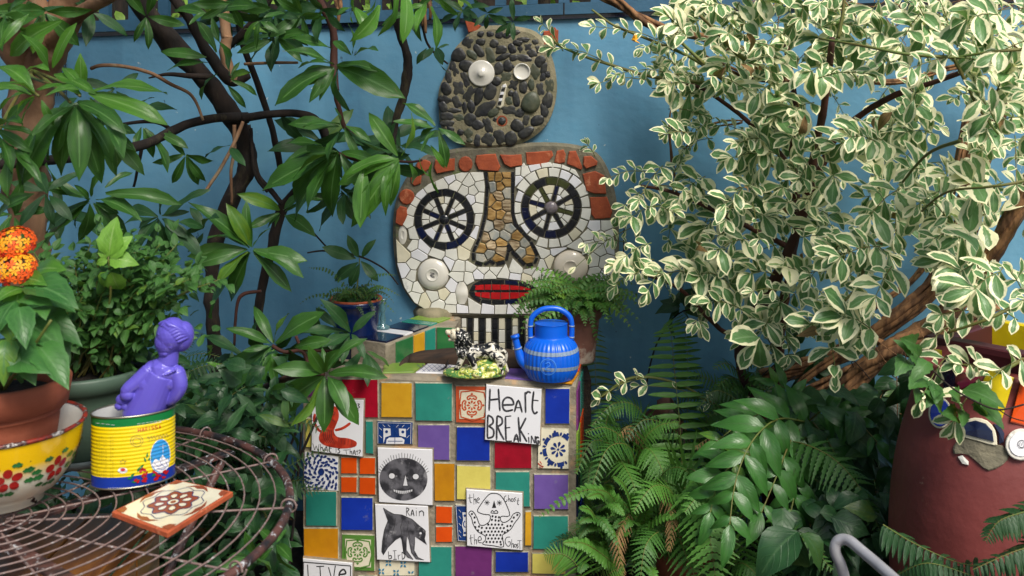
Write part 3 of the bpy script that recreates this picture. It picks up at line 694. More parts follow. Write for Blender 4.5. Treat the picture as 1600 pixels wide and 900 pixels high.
PB = [(240, 275, 38, 44, 20), (215, 365, 26, 48, -15), (290, 340, 42, 36, 0), (325, 270, 22, 38, -45), (368, 245, 24, 44, -35), (440, 275, 28, 50, -20), (510, 240, 38, 26, -5), (465, 200, 26, 26, 0), (497, 142, 24, 26, 0), (578, 232, 24, 32, -30), (522, 285, 46, 18, -22), (590, 290, 30, 18, -10), (650, 292, 50, 22, 12), (495, 358, 28, 40, 22), (552, 342, 28, 36, 10), (540, 410, 40, 30, -15), (630, 232, 16, 28, 0), (680, 222, 28, 24, -20), (705, 262, 30, 26, 10), (745, 238, 18, 28, -25), (755, 312, 30, 38, 20), (722, 378, 30, 50, -12), (780, 358, 20, 38, 20), (178, 410, 20, 42, -5), (283, 425, 24, 52, -18), (240, 482, 40, 50, -20), (162, 488, 30, 40, -15), (158, 555, 44, 26, 15), (228, 570, 28, 40, -20), (308, 517, 32, 58, 38), (367, 532, 26, 58, 18), (440, 505, 38, 52, 10), (480, 438, 28, 28, 0), (587, 462, 34, 34, 0), (650, 475, 26, 36, 0), (700, 460, 18, 36, 0), (757, 488, 26, 44, -8), (812, 466, 27, 46, 0), (803, 560, 28, 48, 8), (782, 622, 24, 40, -15), (570, 515, 16, 18, 0), (558, 562, 22, 26, 0), (604, 552, 22, 46, -5), (143, 602, 26, 34, -10), (212, 623, 40, 16, 5), (278, 605, 15, 38, 0), (320, 598, 22, 40, -8), (167, 660, 44, 26, 3), (245, 668, 36, 22, 5), (408, 615, 68, 42, -32), (460, 638, 38, 22, -28), (560, 622, 56, 30, 5), (628, 640, 28, 28, 0), (666, 685, 22, 36, 15), (738, 687, 42, 30, -25), (170, 705, 44, 20, 0), (312, 680, 34, 42, 0), (360, 715, 34, 32, 10), (425, 718, 28, 54, -22), (515, 690, 36, 34, 0), (612, 720, 36, 40, -25), (665, 762, 54, 26, -32), (570, 800, 36, 44, 15), (500, 790, 38, 46, -15), (427, 806, 38, 42, -25), (358, 812, 22, 36, 0), (302, 768, 26, 32, 0), (252, 762, 22, 18, 0), (310, 812, 18, 16, 0), (615, 195, 30, 18, 5), (300, 195, 34, 34, 20), (650, 175, 40, 14, 5), (775, 410, 18, 30, 30), (803, 395, 18, 18, 0), (380, 190, 30, 20, 0), (545, 150, 26, 18, 0), (600, 130, 28, 16, 0), (440, 140, 24, 16, 0), (380, 140, 20, 18, 0), (190, 740, 26, 14, 20), (725, 190, 20, 16, 0), (470, 680, 12, 16, 0), (445, 780, 10, 10, 0), (640, 330, 10, 8, 0), (585, 345, 8, 10, 0)]
UPP = abs(WALL.uv(801, 200)[0]-WALL.uv(800, 200)[0])
def pebble(cx, cy, a, b_, ang, m, hgt, name='pebble'):
    bb = MB(); c = WALL.p(*c3(cx, cy), .030); s = UPP/4.09; n = 16; t0 = math.radians(-ang); ph = [R.uniform(0, 6) for _ in range(3)]; am = R.uniform(.02, .09)
    vs = []; prof = ((1.0, 0), (1.02, .35), (.9, .75), (.6, .98))
    for (rr, z) in prof:
        for k in range(n):
            q = 2*PI*k/n; f = 1+am*math.sin(2*q+ph[0])+am*.8*math.sin(3*q+ph[1])+am*.4*math.sin(5*q+ph[2])
            x = a*s*rr*f*math.cos(q); y = b_*s*rr*f*math.sin(q); x, y = x*math.cos(t0)-y*math.sin(t0), x*math.sin(t0)+y*math.cos(t0)
            vs.append(c+WALL.U*x+Vector((0, 0, y))+WALL.N*(z*hgt+.0008*math.sin(q*4+ph[0])))
    vs.append(c+WALL.N*hgt)
    fs = [(i*n+k, i*n+(k+1) % n, (i+1)*n+(k+1) % n, (i+1)*n+k) for i in range(3) for k in range(n)]+[(3*n+k, 3*n+(k+1) % n, 4*n) for k in range(n)]
    bb.add(vs, fs); return bb.build(name, m, pf, True)
for (cx, cy, a, b_, g_) in PB:
    if (cx, cy) == (515, 690): continue
    pebble(cx, cy, a*1.17, b_*1.17, g_, M['pebbleg' if R.random() < .12 else 'pebble'], R.uniform(.0045, .008))
pebble(697, 574, 60, 68, 10, M['pebbleg'], .016)
b = MB(); c = WALL.p(*c3(515, 690), .03); b.tube([c+WALL.U*(math.cos(q)*.016)+Vector((0, 0, math.sin(q)*.016)) for q in [k*PI/6 for k in range(13)]], .005, 8); b.build('clay_nostril_ring', M['terra'], pf, True)
pebble(515, 690, 24, 24, 0, M['pebble'], .01)
def plateeye(px, py, r_px, rim):
    c = WALL.p(px, py, .032); r = r_px*UPP; b = MB()
    if rim: pr = [(r, 0), (r, .010), (r*.93, .012), (r*.78, .006), (r*.72, .005), (.0001, .005)]
    else: pr = [(r, 0), (r*.99, .007), (r*.9, .0078), (r*.3, .0078), (r*.26, .011), (r*.12, .0125), (.0001, .0125)]
    b.lathe(pr, c, 32, axis=AX); b.build('plate_eye', M['saucer'], pf, True)
plateeye(*c3(385, 388), 20.5, False); plateeye(*c3(642, 378), 13, True)
# little strip nose of black and white
slab('nose_bed', [c3(505, 612), c3(480, 600), c3(512, 470), c3(538, 450), c3(548, 470), c3(525, 600)], WALL, .03, .041, M['cream'], pf, .003)
for (x, y, k) in ((532, 468, 1), (524, 492, 0), (518, 515, 1), (512, 535, 0), (508, 555, 1), (502, 578, 0)):
    chip('nose_tile', [c3(x-10, y-8), c3(x+12, y-10), c3(x+9, y+9), c3(x-13, y+10)], WALL, .04, .045, M['whitetile' if k else 'black'], pf, .001)
# ================================================================== TILED PIER
pier = thing('tiled_pier', 'square pedestal covered in bright glazed tiles and hand drawn white tiles', 'pedestal', PIER.p(690, 900))
pu0 = PIER.uv(474, 760)[0]; pu1 = PIER.uv(899.5, 760)[0]; PD = .27
b = MB(); PB0 = [PIER.pt(pu0, 0, 0), PIER.pt(pu1, 0, 0), PIER.pt(pu1, 0, -PD), PIER.pt(pu0, 0, -PD)]
vs = []; 
for (z, ins) in ((-.02, 0), (PTOP-.008, 0), (PTOP, .008)):
    for (uu, nn) in ((pu0+ins, -ins), (pu1-ins, -ins), (pu1-ins, -PD+ins), (pu0+ins, -PD+ins)): vs.append(PIER.pt(uu, z, nn))
fs = [(8, 9, 10, 11)]+[(r+k, r+(k+1) % 4, r+4+(k+1) % 4, r+4+k) for r in (0, 4) for k in range(4)]
b.add(vs, fs); b.build('mortar_body', M['groutt'], pier)
CURT = [None]
def ptile(poly, m, n1=.005, name='glazed_tile', bev=.0026):
    P = [(x+R.uniform(-.5, .5), y+R.uniform(-.5, .5)) for x, y in poly]
    CURT[0] = chip(name, P, PIER, -.001, n1+R.uniform(-.0008, .0008), [m, M['edge']], pier, bev, .006); return CURT[0]
def rc(x0, y0, x1, y1, s=.012): return [(x0, y0), (x1, y0+(x1-x0)*s), (x1, y1+(x1-x0)*s), (x0, y1)]
for (x0, y0, x1, y1, c_) in ((480, 590, 516, 620, 'plum'), (534, 591, 592, 652, 'crimson'), (596, 596, 645, 652, 'yellow'), (649, 597, 708, 657, 'teal'), (852, 605, 891, 662, 'blue'),
    (478, 652, 488, 699, 'lemon'), (572, 656, 584, 709, 'teal'), (653, 662, 704, 718, 'lav'), (713, 665, 767, 719, 'blue'), (772, 689, 832, 731, 'crimson'),
    (533, 713, 559, 740, 'orange'), (561.5, 713, 588, 741, 'orange'), (533, 743, 559, 769, 'orange'), (561.5, 744, 588, 772, 'orange'), (679, 722, 711, 783, 'amber'), (713.5, 726, 768, 780, 'lemon'),
    (774, 735, 829, 791, 'teal'), (834, 739, 889, 795, 'lav'), (821, 797, 831, 852, 'yellow'), (833, 804, 889, 858, 'teal'), (478, 766, 527, 821, 'teal'), (533, 775, 584, 828, 'blue'), (475, 823, 530, 880, 'amber'),
    (681, 789, 708, 817, 'orange'), (681, 821, 708, 847, 'orange'), (654, 852, 707, 904, 'teal'), (711, 851, 770, 905, 'plum'), (774, 860, 827, 893, 'blue'), (831, 863, 885, 896, 'lemon'),
    (560, 898, 590, 930, 'lime'), (595, 905, 650, 932, 'orange'), (774, 899, 828, 931, 'lav'), (832, 902, 887, 932, 'crimson'), (654, 909, 708, 932, 'yellow'), (711, 909, 770, 932, 'teal')):
    ptile(rc(x0, y0, x1, y1), M[c_])
# flat print helper: strokes given in crop pixels
def printer(name, kx, ox, oy, sc, n, m, wd, strokes, fills=(), closed=(), parent=None, pl=PIER, sub=4):
    b = MB(); parent = parent or CURT[0] or pier; w_ = wd*abs(pl.uv(701, 700)[0]-pl.uv(700, 700)[0])
    U = lambda p: pl.uv(ox+p[0]/sc, oy+p[1]/sc); fn = lambda x, y: pl.pt(x, y, n)
    for s in strokes: b.ribbon([U(p) for p in s], w_, fn, sub=1 if len(s) == 2 else sub)
    for s in closed: b.ribbon([U(p) for p in s], w_, fn, closed=True, sub=sub)
    for f in fills: b.fill([U(p) for p in f], fn)
    return b.build(name, m, parent)
K2 = (None, 680, 560, 5); K1 = (None, 460, 560, 5); K3 = (None, 460, 720, 5); K4 = (None, 680, 720, 5)
def art(poly, label, n1=.014):
    # raised mortar bed then tile
    c = centroid(poly); P = [(p[0]+(p[0]-c[0])*.035, p[1]+(p[1]-c[1])*.035) for p in poly]
    chip('mortar_bed', P, PIER, -.001, n1-.004, M['groutt'], pier, .003)
    o = chip('drawn_tile', poly, PIER, n1-.006, n1, M['whitetile'], pier, .0012); o['label'] = label; CURT[0] = o; return n1+.0006, o
n1, T = art([(761, 599), (847, 606), (844, 692.5), (759, 684.5)], 'white tile lettered Heart Breaking')
S = [[(435, 225), (432, 300), (428, 395)], [(500, 225), (505, 300), (512, 398)], [(435, 312), (470, 308), (505, 303)], [(532, 352), (580, 350), (618, 345), (605, 305), (568, 292), (537, 320), (535, 370), (560, 398), (615, 388)],
 [(625, 405), (655, 315), (685, 410)], [(638, 372), (675, 372)], [(708, 250), (710, 330), (712, 412)], [(712, 268), (730, 248), (752, 258)], [(775, 245), (765, 330), (765, 385), (782, 418), (805, 402)], [(760, 312), (812, 318)],
 [(418, 430), (415, 520), (415, 608)], [(418, 430), (452, 450), (458, 490), (425, 515)], [(425, 515), (462, 545), (458, 595), (415, 610)], [(490, 435), (487, 530), (486, 622)], [(490, 435), (525, 452), (528, 495), (492, 520)], [(495, 520), (515, 570), (545, 622)],
 [(555, 440), (556, 530), (560, 630)], [(555, 440), (600, 436)], [(558, 530), (592, 525)], [(560, 632), (605, 632)], [(620, 637), (640, 580), (658, 640)], [(627, 617), (653, 615)], [(655, 445), (662, 540), (672, 637)], [(715, 450), (690, 500), (666, 545)], [(668, 545), (695, 590), (722, 637)],
 [(735, 600), (738, 645)], [(733, 570), (735, 578)], [(755, 648), (757, 590)], [(757, 590), (782, 648)], [(782, 648), (787, 592)], [(815, 608), (798, 602), (790, 625), (800, 650), (814, 645), (814, 632), (803, 632)]]
printer('lettering', *K2, n1, M['ink'], 2.9, S)
printer('lettering_core', *K2, n1+.0004, M['inkg'], 1.5, S)
n1, T = art([(490, 622), (570, 623), (568, 711), (489, 702)], 'white tile with red worm creature and the words What is that')
body = [(290, 390), (300, 376), (325, 362), (345, 375), (360, 420), (357, 460), (335, 515), (322, 560), (350, 600), (430, 610), (488, 632), (500, 655), (480, 678), (400, 690), (300, 680), (235, 658), (205, 620), (213, 570), (240, 530), (270, 480), (285, 430)]
printer('drawing', *K1, n1, M['inkred'], 4, [[(222, 560), (190, 530), (168, 470), (175, 420)], [(330, 548), (390, 532), (450, 492)]], [smooth_poly(body, 3)])
printer('drawing_lines', *K1, n1+.0004, M['ink'], .7, [[(300, 410), (315, 400), (330, 415), (315, 428), (300, 412)], [(330, 480), (310, 470), (300, 455)], [(360, 605), (355, 640)], [(385, 608), (380, 650)], [(410, 610), (405, 660)], [(435, 612), (430, 665)], [(460, 622), (455, 668)]]+[[(250+i*14, 540), (240+i*16, 600), (270+i*14, 650)] for i in range(5)])
printer('lettering', *K1, n1, M['ink'], 1.3, [[(157, 650), (172, 702)], [(172, 702), (183, 668)], [(183, 668), (196, 706)], [(196, 706), (206, 655)], [(217, 655), (217, 708)], [(217, 690), (230, 680), (238, 710)], [(250, 712), (262, 675), (272, 716)], [(254, 700), (270, 700)], [(290, 668), (288, 712), (302, 718)], [(280, 686), (305, 688)], [(338, 690), (338, 722)], [(338, 676), (338, 680)], [(370, 690), (353, 695), (366, 708), (364, 722), (350, 724)],
 [(395, 702), (440, 700)], [(415, 702), (420, 735)], [(447, 690), (447, 735)], [(447, 720), (458, 712), (462, 738)], [(470, 738), (480, 702), (490, 742)], [(474, 726), (488, 726)], [(502, 700), (502, 740)], [(493, 712), (510, 712)], [(513, 706), (525, 702), (527, 714), (518, 724), (518, 732)], [(518, 741), (518, 744)],
 [(462, 370), (470, 340), (478, 372)], [(465, 358), (477, 358)], [(486, 345), (486, 375)], [(486, 345), (498, 344)], [(486, 360), (497, 360)], [(486, 375), (498, 375)], [(505, 342), (520, 346), (510, 357), (522, 368), (505, 378)], [(497, 388), (510, 388), (508, 400), (500, 405)], [(500, 413), (500, 416)]])
n1, T = art([(592, 697), (677, 700), (677, 786.5), (594, 781.5)], 'white tile with dark grey smiling face and bristling hair')
cx, cy, rx, ry = 862, 128, 187, 166
printer('drawing', *K3, n1, M['wash'], 2, [], [circ(cx, cy, rx, ry, 40)])
printer('drawing_lines', *K3, n1+.0003, M['ink'], 1.1, [[(cx+rx*math.cos(a)*1.0, cy-ry*math.sin(a)*1.0), (cx+(rx+22)*math.cos(a)*1.0, cy-(ry+R.uniform(32, 46))*math.sin(a))] for a in [math.radians(18+i*6.3) for i in range(24)]]+[[(790, 205), (830, 232), (880, 240), (938, 208)]], closed=[circ(772, 103, 25, 23, 14), circ(958, 108, 25, 23, 14)], sub=2)
for c_ in ([circ(772, 103, 23, 21, 16)], [circ(958, 108, 23, 21, 16)]): printer('drawn_eye', *K3, n1+.0004, M['whiteink'], 1, [], c_)
printer('drawn_nose', *K3, n1+.0004, M['whiteink'], 1, [], [[(878, 98), (860, 178), (895, 178)]])
printer('drawn_teeth', *K3, n1+.0004, M['whiteink'], 1, [], [[(785+i*15, 207+12*math.sin((i+.2)*PI/10)), (797+i*15, 207+12*math.sin((i+1)*PI/10)), (795+i*15, 222+22*math.sin((i+1)*PI/10)), (788+i*15, 220+22*math.sin((i+.3)*PI/10))] for i in range(10)])
n1, T = art([(588, 785), (670, 788), (673, 875), (591, 871)], 'white tile with grey diving bird and the words Rain bird')
bird = [(705, 350), (745, 378), (790, 400), (850, 405), (930, 440), (985, 490), (1015, 512), (1033, 530), (1033, 560), (1025, 590), (1043, 635), (990, 597), (950, 572), (950, 620), (945, 680), (975, 735), (1022, 755), (960, 748), (925, 700), (915, 650), (905, 600), (888, 570), (885, 620), (885, 680), (937, 752), (895, 735), (862, 690), (850, 600), (838, 578), (800, 600), (740, 660), (705, 718), (693, 690), (700, 600), (715, 520), (742, 450)]
printer('drawing', *K3, n1, M['wash'], 2, [], [bird])
printer('drawing_lines', *K3, n1+.0003, M['ink'], .9, [[(725, 380), (760, 420), (735, 440)], [(720, 500), (715, 600), (708, 690)], [(760, 440), (750, 520), (730, 600)], [(800, 430), (790, 500), (770, 570)], [(860, 430), (840, 500), (850, 560)], [(900, 450), (895, 520), (915, 600)], [(940, 470), (960, 510), (1000, 510)]], closed=[bird], sub=1)
printer('drawn_eye', *K3, n1+.0005, M['whiteink'], 1, [], [circ(995, 548, 10, 9, 10)])
printer('lettering', *K3, n1, M['ink'], 1.5, [[(885, 350), (885, 413)], [(885, 350), (905, 362), (888, 382)], [(890, 382), (912, 412)], [(920, 415), (932, 367), (945, 415)], [(925, 398), (942, 398)], [(962, 372), (962, 415)], [(962, 352), (962, 357)], [(985, 375), (985, 415)], [(985, 387), (1003, 374), (1018, 388), (1018, 415)],
 [(745, 690), (748, 748)], [(748, 725), (766, 722), (768, 742), (750, 748)], [(793, 685), (796, 750)], [(780, 685), (808, 683)], [(782, 752), (812, 750)], [(820, 715), (824, 752)], [(823, 727), (838, 714)], [(850, 695), (853, 752)], [(850, 695), (872, 712), (870, 738), (853, 752)]])
n1, T = art([(730, 762), (817, 768), (817, 856.5), (731, 849.5)], 'white tile with spotted mushroom headed ghost and the words the Ghost')
gh = [(470, 238), (512, 250), (555, 310), (588, 410), (522, 416), (520, 452), (548, 464), (590, 440), (615, 400), (650, 386), (670, 400), (655, 432), (625, 470), (600, 512), (560, 545), (530, 568), (540, 652), (460, 645), (378, 632), (400, 600), (395, 567), (340, 535), (305, 480), (290, 425), (270, 395), (287, 375), (310, 387), (335, 432), (355, 480), (390, 485), (430, 455), (435, 408), (385, 400), (338, 378), (360, 330), (400, 275), (435, 242)]
printer('drawing', *K4, n1, M['ink'], 1.3, [[(412+22*math.cos(a), 310+22*math.sin(a)), (412-22*math.cos(a), 310-22*math.sin(a))] for a in (0, .8, 1.57, 2.4)]+[[(508+22*math.cos(a), 312+22*math.sin(a)), (508-22*math.cos(a), 312-22*math.sin(a))] for a in (0, .8, 1.57, 2.4)]+[[(440, 390), (453, 370), (466, 384), (482, 369), (496, 392), (440, 390)]], [[(467, 292), (450, 352), (483, 350)]], closed=[gh], sub=3)
dots = []
for (x, y) in [(455, 415), (480, 420), (505, 423), (450, 443), (478, 447), (503, 450)]+[(395+i*27+(j % 2)*13, 480+j*27) for j in range(6) for i in range(6)]+[(295, 398), (315, 425), (317, 463), (322, 500), (342, 525), (350, 495), (370, 540), (372, 505), (648, 405), (620, 425), (605, 455), (595, 490), (572, 525), (570, 492), (550, 540), (545, 480), (520, 600), (520, 635)]:
    if inside((x, y), gh) and min(math.hypot(x-a, y-b_) for a, b_ in gh) > 9 and all(math.hypot(x-a, y-b_) > 17 for a, b_ in dots): dots.append((x, y))
printer('drawing_spots', *K4, n1+.0003, M['ink'], 1, [], [circ(x, y, 8.5, 9, 8) for x, y in dots])
printer('lettering', *K4, n1, M['ink'], 1.1, [[(278, 245), (280, 300), (292, 312)], [(262, 275), (300, 270)], [(308, 240), (310, 325)], [(310, 292), (322, 280), (327, 320)], [(335, 292), (352, 285), (345, 272), (333, 285), (337, 308), (354, 312)],
 [(562, 255), (546, 268), (548, 298), (565, 300), (566, 284)], [(578, 250), (578, 302)], [(578, 287), (588, 278), (592, 302)], circ(608, 290, 9, 11, 8)+[(617, 290)], [(637, 270), (624, 277), (632, 290), (622, 303)], [(655, 272), (650, 320), (660, 325)], [(640, 296), (664, 294)],
 [(285, 560), (288, 625), (298, 632)], [(275, 587), (305, 582)], [(312, 555), (315, 635)], [(315, 607), (328, 597), (332, 635)], [(345, 605), (368, 598), (358, 572), (343, 588), (347, 618), (372, 622)],
 [(592, 577), (562, 582), (553, 618), (575, 650), (592, 636), (590, 614), (575, 616)], [(604, 595), (602, 662)], [(602, 637), (615, 628), (618, 662)], circ(632, 645, 9, 11, 8)+[(641, 645)], [(656, 628), (644, 637), (654, 652), (643, 665)], [(648, 605), (680, 605)], [(665, 605), (668, 672)]])
n1, T = art([(477, 868), (553.5, 875), (552, 950), (476, 945)], 'white tile with thick black border lettered Live', .02)
printer('lettering', *K3, n1, M['ink'], 2.6, [[(90, 765), (455, 795)], [(90, 765), (86, 1115)], [(457, 795), (453, 1135)], [(122, 785), (130, 925)], [(130, 925), (158, 925)], [(190, 800), (250, 797)], [(218, 800), (226, 930)], [(285, 805), (318, 925)], [(318, 925), (338, 792)], [(368, 862), (418, 853), (402, 822), (374, 842), (368, 880), (388, 905), (422, 892)], [(88, 1115), (453, 1135)]])
# patterned tiles
def motif(cx, cy, r, m, n, ox=0, oy=0, wd=1.6):
    fl = []; st = []
    for i in range(8):
        a = PI/4*i; c, s = math.cos(a), math.sin(a); L_ = r*.42
        fl.append([(cx+c*r*.12-s*0, cy+s*r*.12), (cx+c*L_*.7-s*r*.09, cy+s*L_*.7+c*r*.09), (cx+c*L_, cy+s*L_), (cx+c*L_*.7+s*r*.09, cy+s*L_*.7-c*r*.09)])
    for i in range(4):
        a = PI/2*i; c, s = math.cos(a), math.sin(a)
        P = lambda u, v: (cx+c*u-s*v, cy+s*u+c*v)
        fl.append([P(r*.78, 0), P(r*.86, r*.12), P(r*1.0, 0), P(r*.86, -r*.12)])
        for sg in (1, -1):
            st.append([P(r*.72, 0), P(r*.74, sg*r*.2), P(r*.6, sg*r*.36), P(r*.46, sg*r*.3), P(r*.5, sg*r*.16), P(r*.6, sg*r*.18)])
            st.append([P(r*.45, sg*r*.02), P(r*.58, sg*r*.1)])
    return st, fl
for (q, colr, white, X0, Y0) in (([(712, 601), (766, 602), (766, 661), (712, 660)], M['porange'], 'cream', 738, 632), ([(534, 833), (587, 835), (587, 892), (534, 890)], M['pgreen'], 'cream', 560, 861)):
    o = ptile(q, colr, name='patterned_tile'); c = centroid(q); q2 = [(c[0]+(p[0]-c[0])*.76, c[1]+(p[1]-c[1])*.76) for p in q]
    printer('tile_ground', None, 0, 0, 1, .0068, M[white], 1, [], [q2]); st, fl = motif(X0, Y0, 20, colr, 0)
    printer('tile_pattern', None, 0, 0, 1, .0074, colr, 2.2, st, fl, closed=[[(c[0]+(p[0]-c[0])*.66, c[1]+(p[1]-c[1])*.66) for p in q]], sub=2)
q = [(476, 703), (531, 712), (530, 767), (475, 764)]; ptile(q, M['whitetile'], name='patterned_tile'); fl = [circ(503, 736, 5, 6, 10)]; pts = []
for _ in range(1500):
    p = (R.uniform(477, 530), R.uniform(704, 766))
    if inside(p, q) and all(inside((p[0]+dx, p[1]+dy), q) for dx in (-3, 3) for dy in (-3, 3)) and math.hypot(p[0]-503, p[1]-736) > 8 and all(math.hypot(p[0]-a[0], p[1]-a[1]) > 4.9 for a in pts): pts.append(p)
for (x, y) in pts:
    a = math.atan2(y-736, x-503)+.9+R.uniform(-.6, .6); c, s = math.cos(a), math.sin(a)
    fl.append([(x+c*u-s*v, y+s*u+c*v) for u, v in ((-3.9, 0), (-1.4, 1.6), (1.6, 2.3), (3.4, 0), (1.6, -1.9), (-1.4, -1.3))])
printer('tile_pattern', None, 0, 0, 1, .0066, M['pblue'], 1, [], fl)
q = [(841, 668), (889, 669), (889, 733), (840, 732)]; ptile(q, M['cream'], name='patterned_tile'); X0, Y0 = 872.5, 701; fl = []
for i in range(8):
    a = PI/4*i+.2; c, s = math.cos(a), math.sin(a); fl.append([(X0+c*u-s*v, Y0+s*u+c*v) for u, v in ((3, 0), (7, 1.7), (10.5, 2.2), (12.5, 0), (10.5, -2.2), (7, -1.7))])
    c, s = math.cos(a+.39), math.sin(a+.39)
    arc = [(19*math.cos(t), 19*math.sin(t)) for t in (-.3, 0, .3)]; fl.append([(X0+u, Y0+v*1.12) for u, v in [(18.5*math.cos(a+.39+t), 18.5*math.sin(a+.39+t)) for t in (-.31, -.15, 0, .15, .31)]+[(24.5*math.cos(a+.39+t), 24.5*math.sin(a+.39+t)) for t in (.2, 0, -.2)]])
    fl.append(circ(X0+27*c, Y0+28.5*s, 2, n=8)); fl.append(circ(X0+22*math.cos(a), Y0+24.5*math.sin(a), 1.7, 3, 8, rot=a+PI/2))
fl.append(circ(X0, Y0, 2, n=8)); fl = [f for f in fl if all(838 < p[0] < 890.5 and 668 < p[1] < 733.5 for p in f)]
printer('tile_pattern', None, 0, 0, 1, .0066, M['pblue'], 1, [], fl); printer('tile_flower', None, 0, 0, 1, .0068, M['inkred'], 1.6, [[(841, 722), (845, 726), (850, 728)], [(842, 728), (848, 730)], [(844, 719), (847, 724)]])
for (q, part) in (([(590, 656), (647, 658), (646, 694), (590, 693)], 'a'), ([(712, 787), (735, 788), (735, 846), (715, 845)], 'b')):
    ptile(q, M['maskblue'], name='patterned_tile')
    if part == 'a':
        printer('tile_ground', None, 460, 560, 5, .0064, M['whiteink'], 1.1, [[(657, 660), (657, 496)], [(657, 496), (915, 503)], [(915, 503), (912, 660)]]+[[(x, 512), (x+18, 530)] for x in (695, 735)]+[[(x+18, 514), (x, 532)] for x in (800, 845)]+[[(668, y), (688, y+20)] for y in (535, 595)]+[[(902, y), (882, y+20)] for y in (535, 595)], [[(700, 540), (755, 542), (758, 595), (715, 610), (700, 660)], [(820, 542), (875, 544), (875, 610), (825, 598)], [(745, 612), (840, 612), (865, 630), (860, 662), (720, 662), (725, 628)]])
        printer('tile_pattern', None, 460, 560, 5, .0070, M['maskblue'], 1.5, [[(790, 560), (790, 660)], [(735, 640), (850, 640)]], [circ(725, 566, 12, n=10), circ(852, 568, 12, n=10)])
    else:
        printer('tile_ground', None, 680, 720, 5, .0064, M['whiteink'], 1.1, [[(165, 345), (185, 615)], [(165, 345), (240, 345)], [(185, 615), (240, 618)]]+[[(188, y), (205, y+20)] for y in (375, 425, 480, 535, 570)], [[(215, 395), (245, 395), (245, 580), (222, 580), (225, 540), (212, 500), (222, 450)]])
        printer('tile_pattern', None, 680, 720, 5, .0070, M['maskblue'], 1.5, [[(238, 460), (225, 480), (230, 505), (245, 510)]], [circ(235, 420, 10, n=10), circ(236, 555, 10, n=10)])
q = [(592, 873), (649, 875), (649, 899), (592, 899)]; ptile(q, M['cream'], name='patterned_tile'); fl = []
for (x, y) in ((608, 878), (631, 880), (597, 891), (620, 893), (643, 895)):
    for a in (.785, 2.356, 3.93, 5.5):
        c, s = math.cos(a), math.sin(a); fl.append([(x+c*u-s*v, y+s*u+c*v) for u, v in ((1, 0), (3.5, 1.6), (6.5, 0), (3.5, -1.6))])
printer('tile_pattern', None, 0, 0, 1, .0066, M['pcyan'], 1, [], [f for f in fl if all(872 < p[1] < 899 for p in f)])
# tiles on top and right side
def ztile(poly, m, z=PTOP, name='top_tile', h=.004):
    b = MB(); P = [onz(x, y, z) for x, y in poly]; P = [(p.x, p.y) for p in P]
    b.plate(P, lambda x, y: Vector((x, y, z-.001)), lambda x, y: Vector((x, y, z+h-.0015)), lambda x, y, cx, cy: Vector((x+(cx-x)*.02, y+(cy-y)*.02, z+h)))
    return b.build(name, m, pier)
ztile([(598, 584), (647, 583), (665, 569), (600, 569)], M['lime']); ztile([(650, 583), (712, 585), (718, 571), (668, 570)], M['whitetile'])
b = MB()
for i in range(7):
    for (x0, y0, x1, y1) in ((652+i*8, 583, 668+i*8, 571), (652+i*8, 572, 664+i*8, 583)): b.ribbon([tuple(onz(x0, y0, PTOP)[:2]), tuple(onz(x1, y1, PTOP)[:2])], .0032, lambda x, y: Vector((x, y, PTOP+.0046)), sub=1)
b.build('tile_pattern', M['pblue'], pier)
ztile([(728, 588), (780, 590), (782, 577), (730, 575)], M['teal']); ztile([(789, 592), (842, 596), (838, 579), (797, 576)], M['lav']); ztile([(846, 597), (894, 600), (905, 583), (850, 580)], M['amber']); ztile([(852, 577), (905, 580), (910, 566), (855, 564)], M['orange'])
SIDE = Plane(900, 2.75, 8); SIDE.O = PIER.pt(pu1, 0, 0); SIDE.U = -PIER.N; SIDE.N = PIER.U
for (u0, u1, v0, v1, c_) in ((.02, .12, .47, .58, 'plum'), (.14, .25, .47, .58, 'teal'),  (.02, .12, .35, .46, 'lime'), (.14, .25, .35, .46, 'orange'),  (.02, .12, .23, .34, 'navy'), (.14, .25, .23, .34, 'green'), (.02, .12, .1, .22, 'teal'), (.14, .25, .1, .22, 'blue')):
    chip('glazed_tile', [(u0, v0), (u1, v0), (u1, v1), (u0, v1)], SIDE, -.001, .005, M[c_], pier, .0015, inpx=False)
# ------------------------------------------------------------------ low tiled trough wall behind the pier
tw = thing('trough_wall', 'low tiled curb with green and yellow tiles behind the log, under the blue pot', 'planter wall', at(620, 600, 3.05))
CZ = .671
A1 = onz(517, 607, PTOP); A1 = Vector((-.46, 2.80, 0)); P0 = onz(617, 568, PTOP); P1 = onz(680, 542, PTOP); P0.z = P1.z = 0
d1 = (P1-P0).normalized(); PA = P0-d1*.22; nrm = Vector((d1.y, -d1.x, 0))
class FreePlane(Plane):
    def __init__(s, O, U, N): s.O = Vector(O); s.U = Vector(U); s.N = Vector(N)
IN = FreePlane(P0, d1, nrm); W_ = .13
b = MB(); b.box((P0+d1*.20-nrm*W_/2)+Vector((0, 0, CZ/2)), d1, Z_, nrm, .24, CZ/2, W_/2, .006); b.build('mortar_body', M['groutt'], tw)
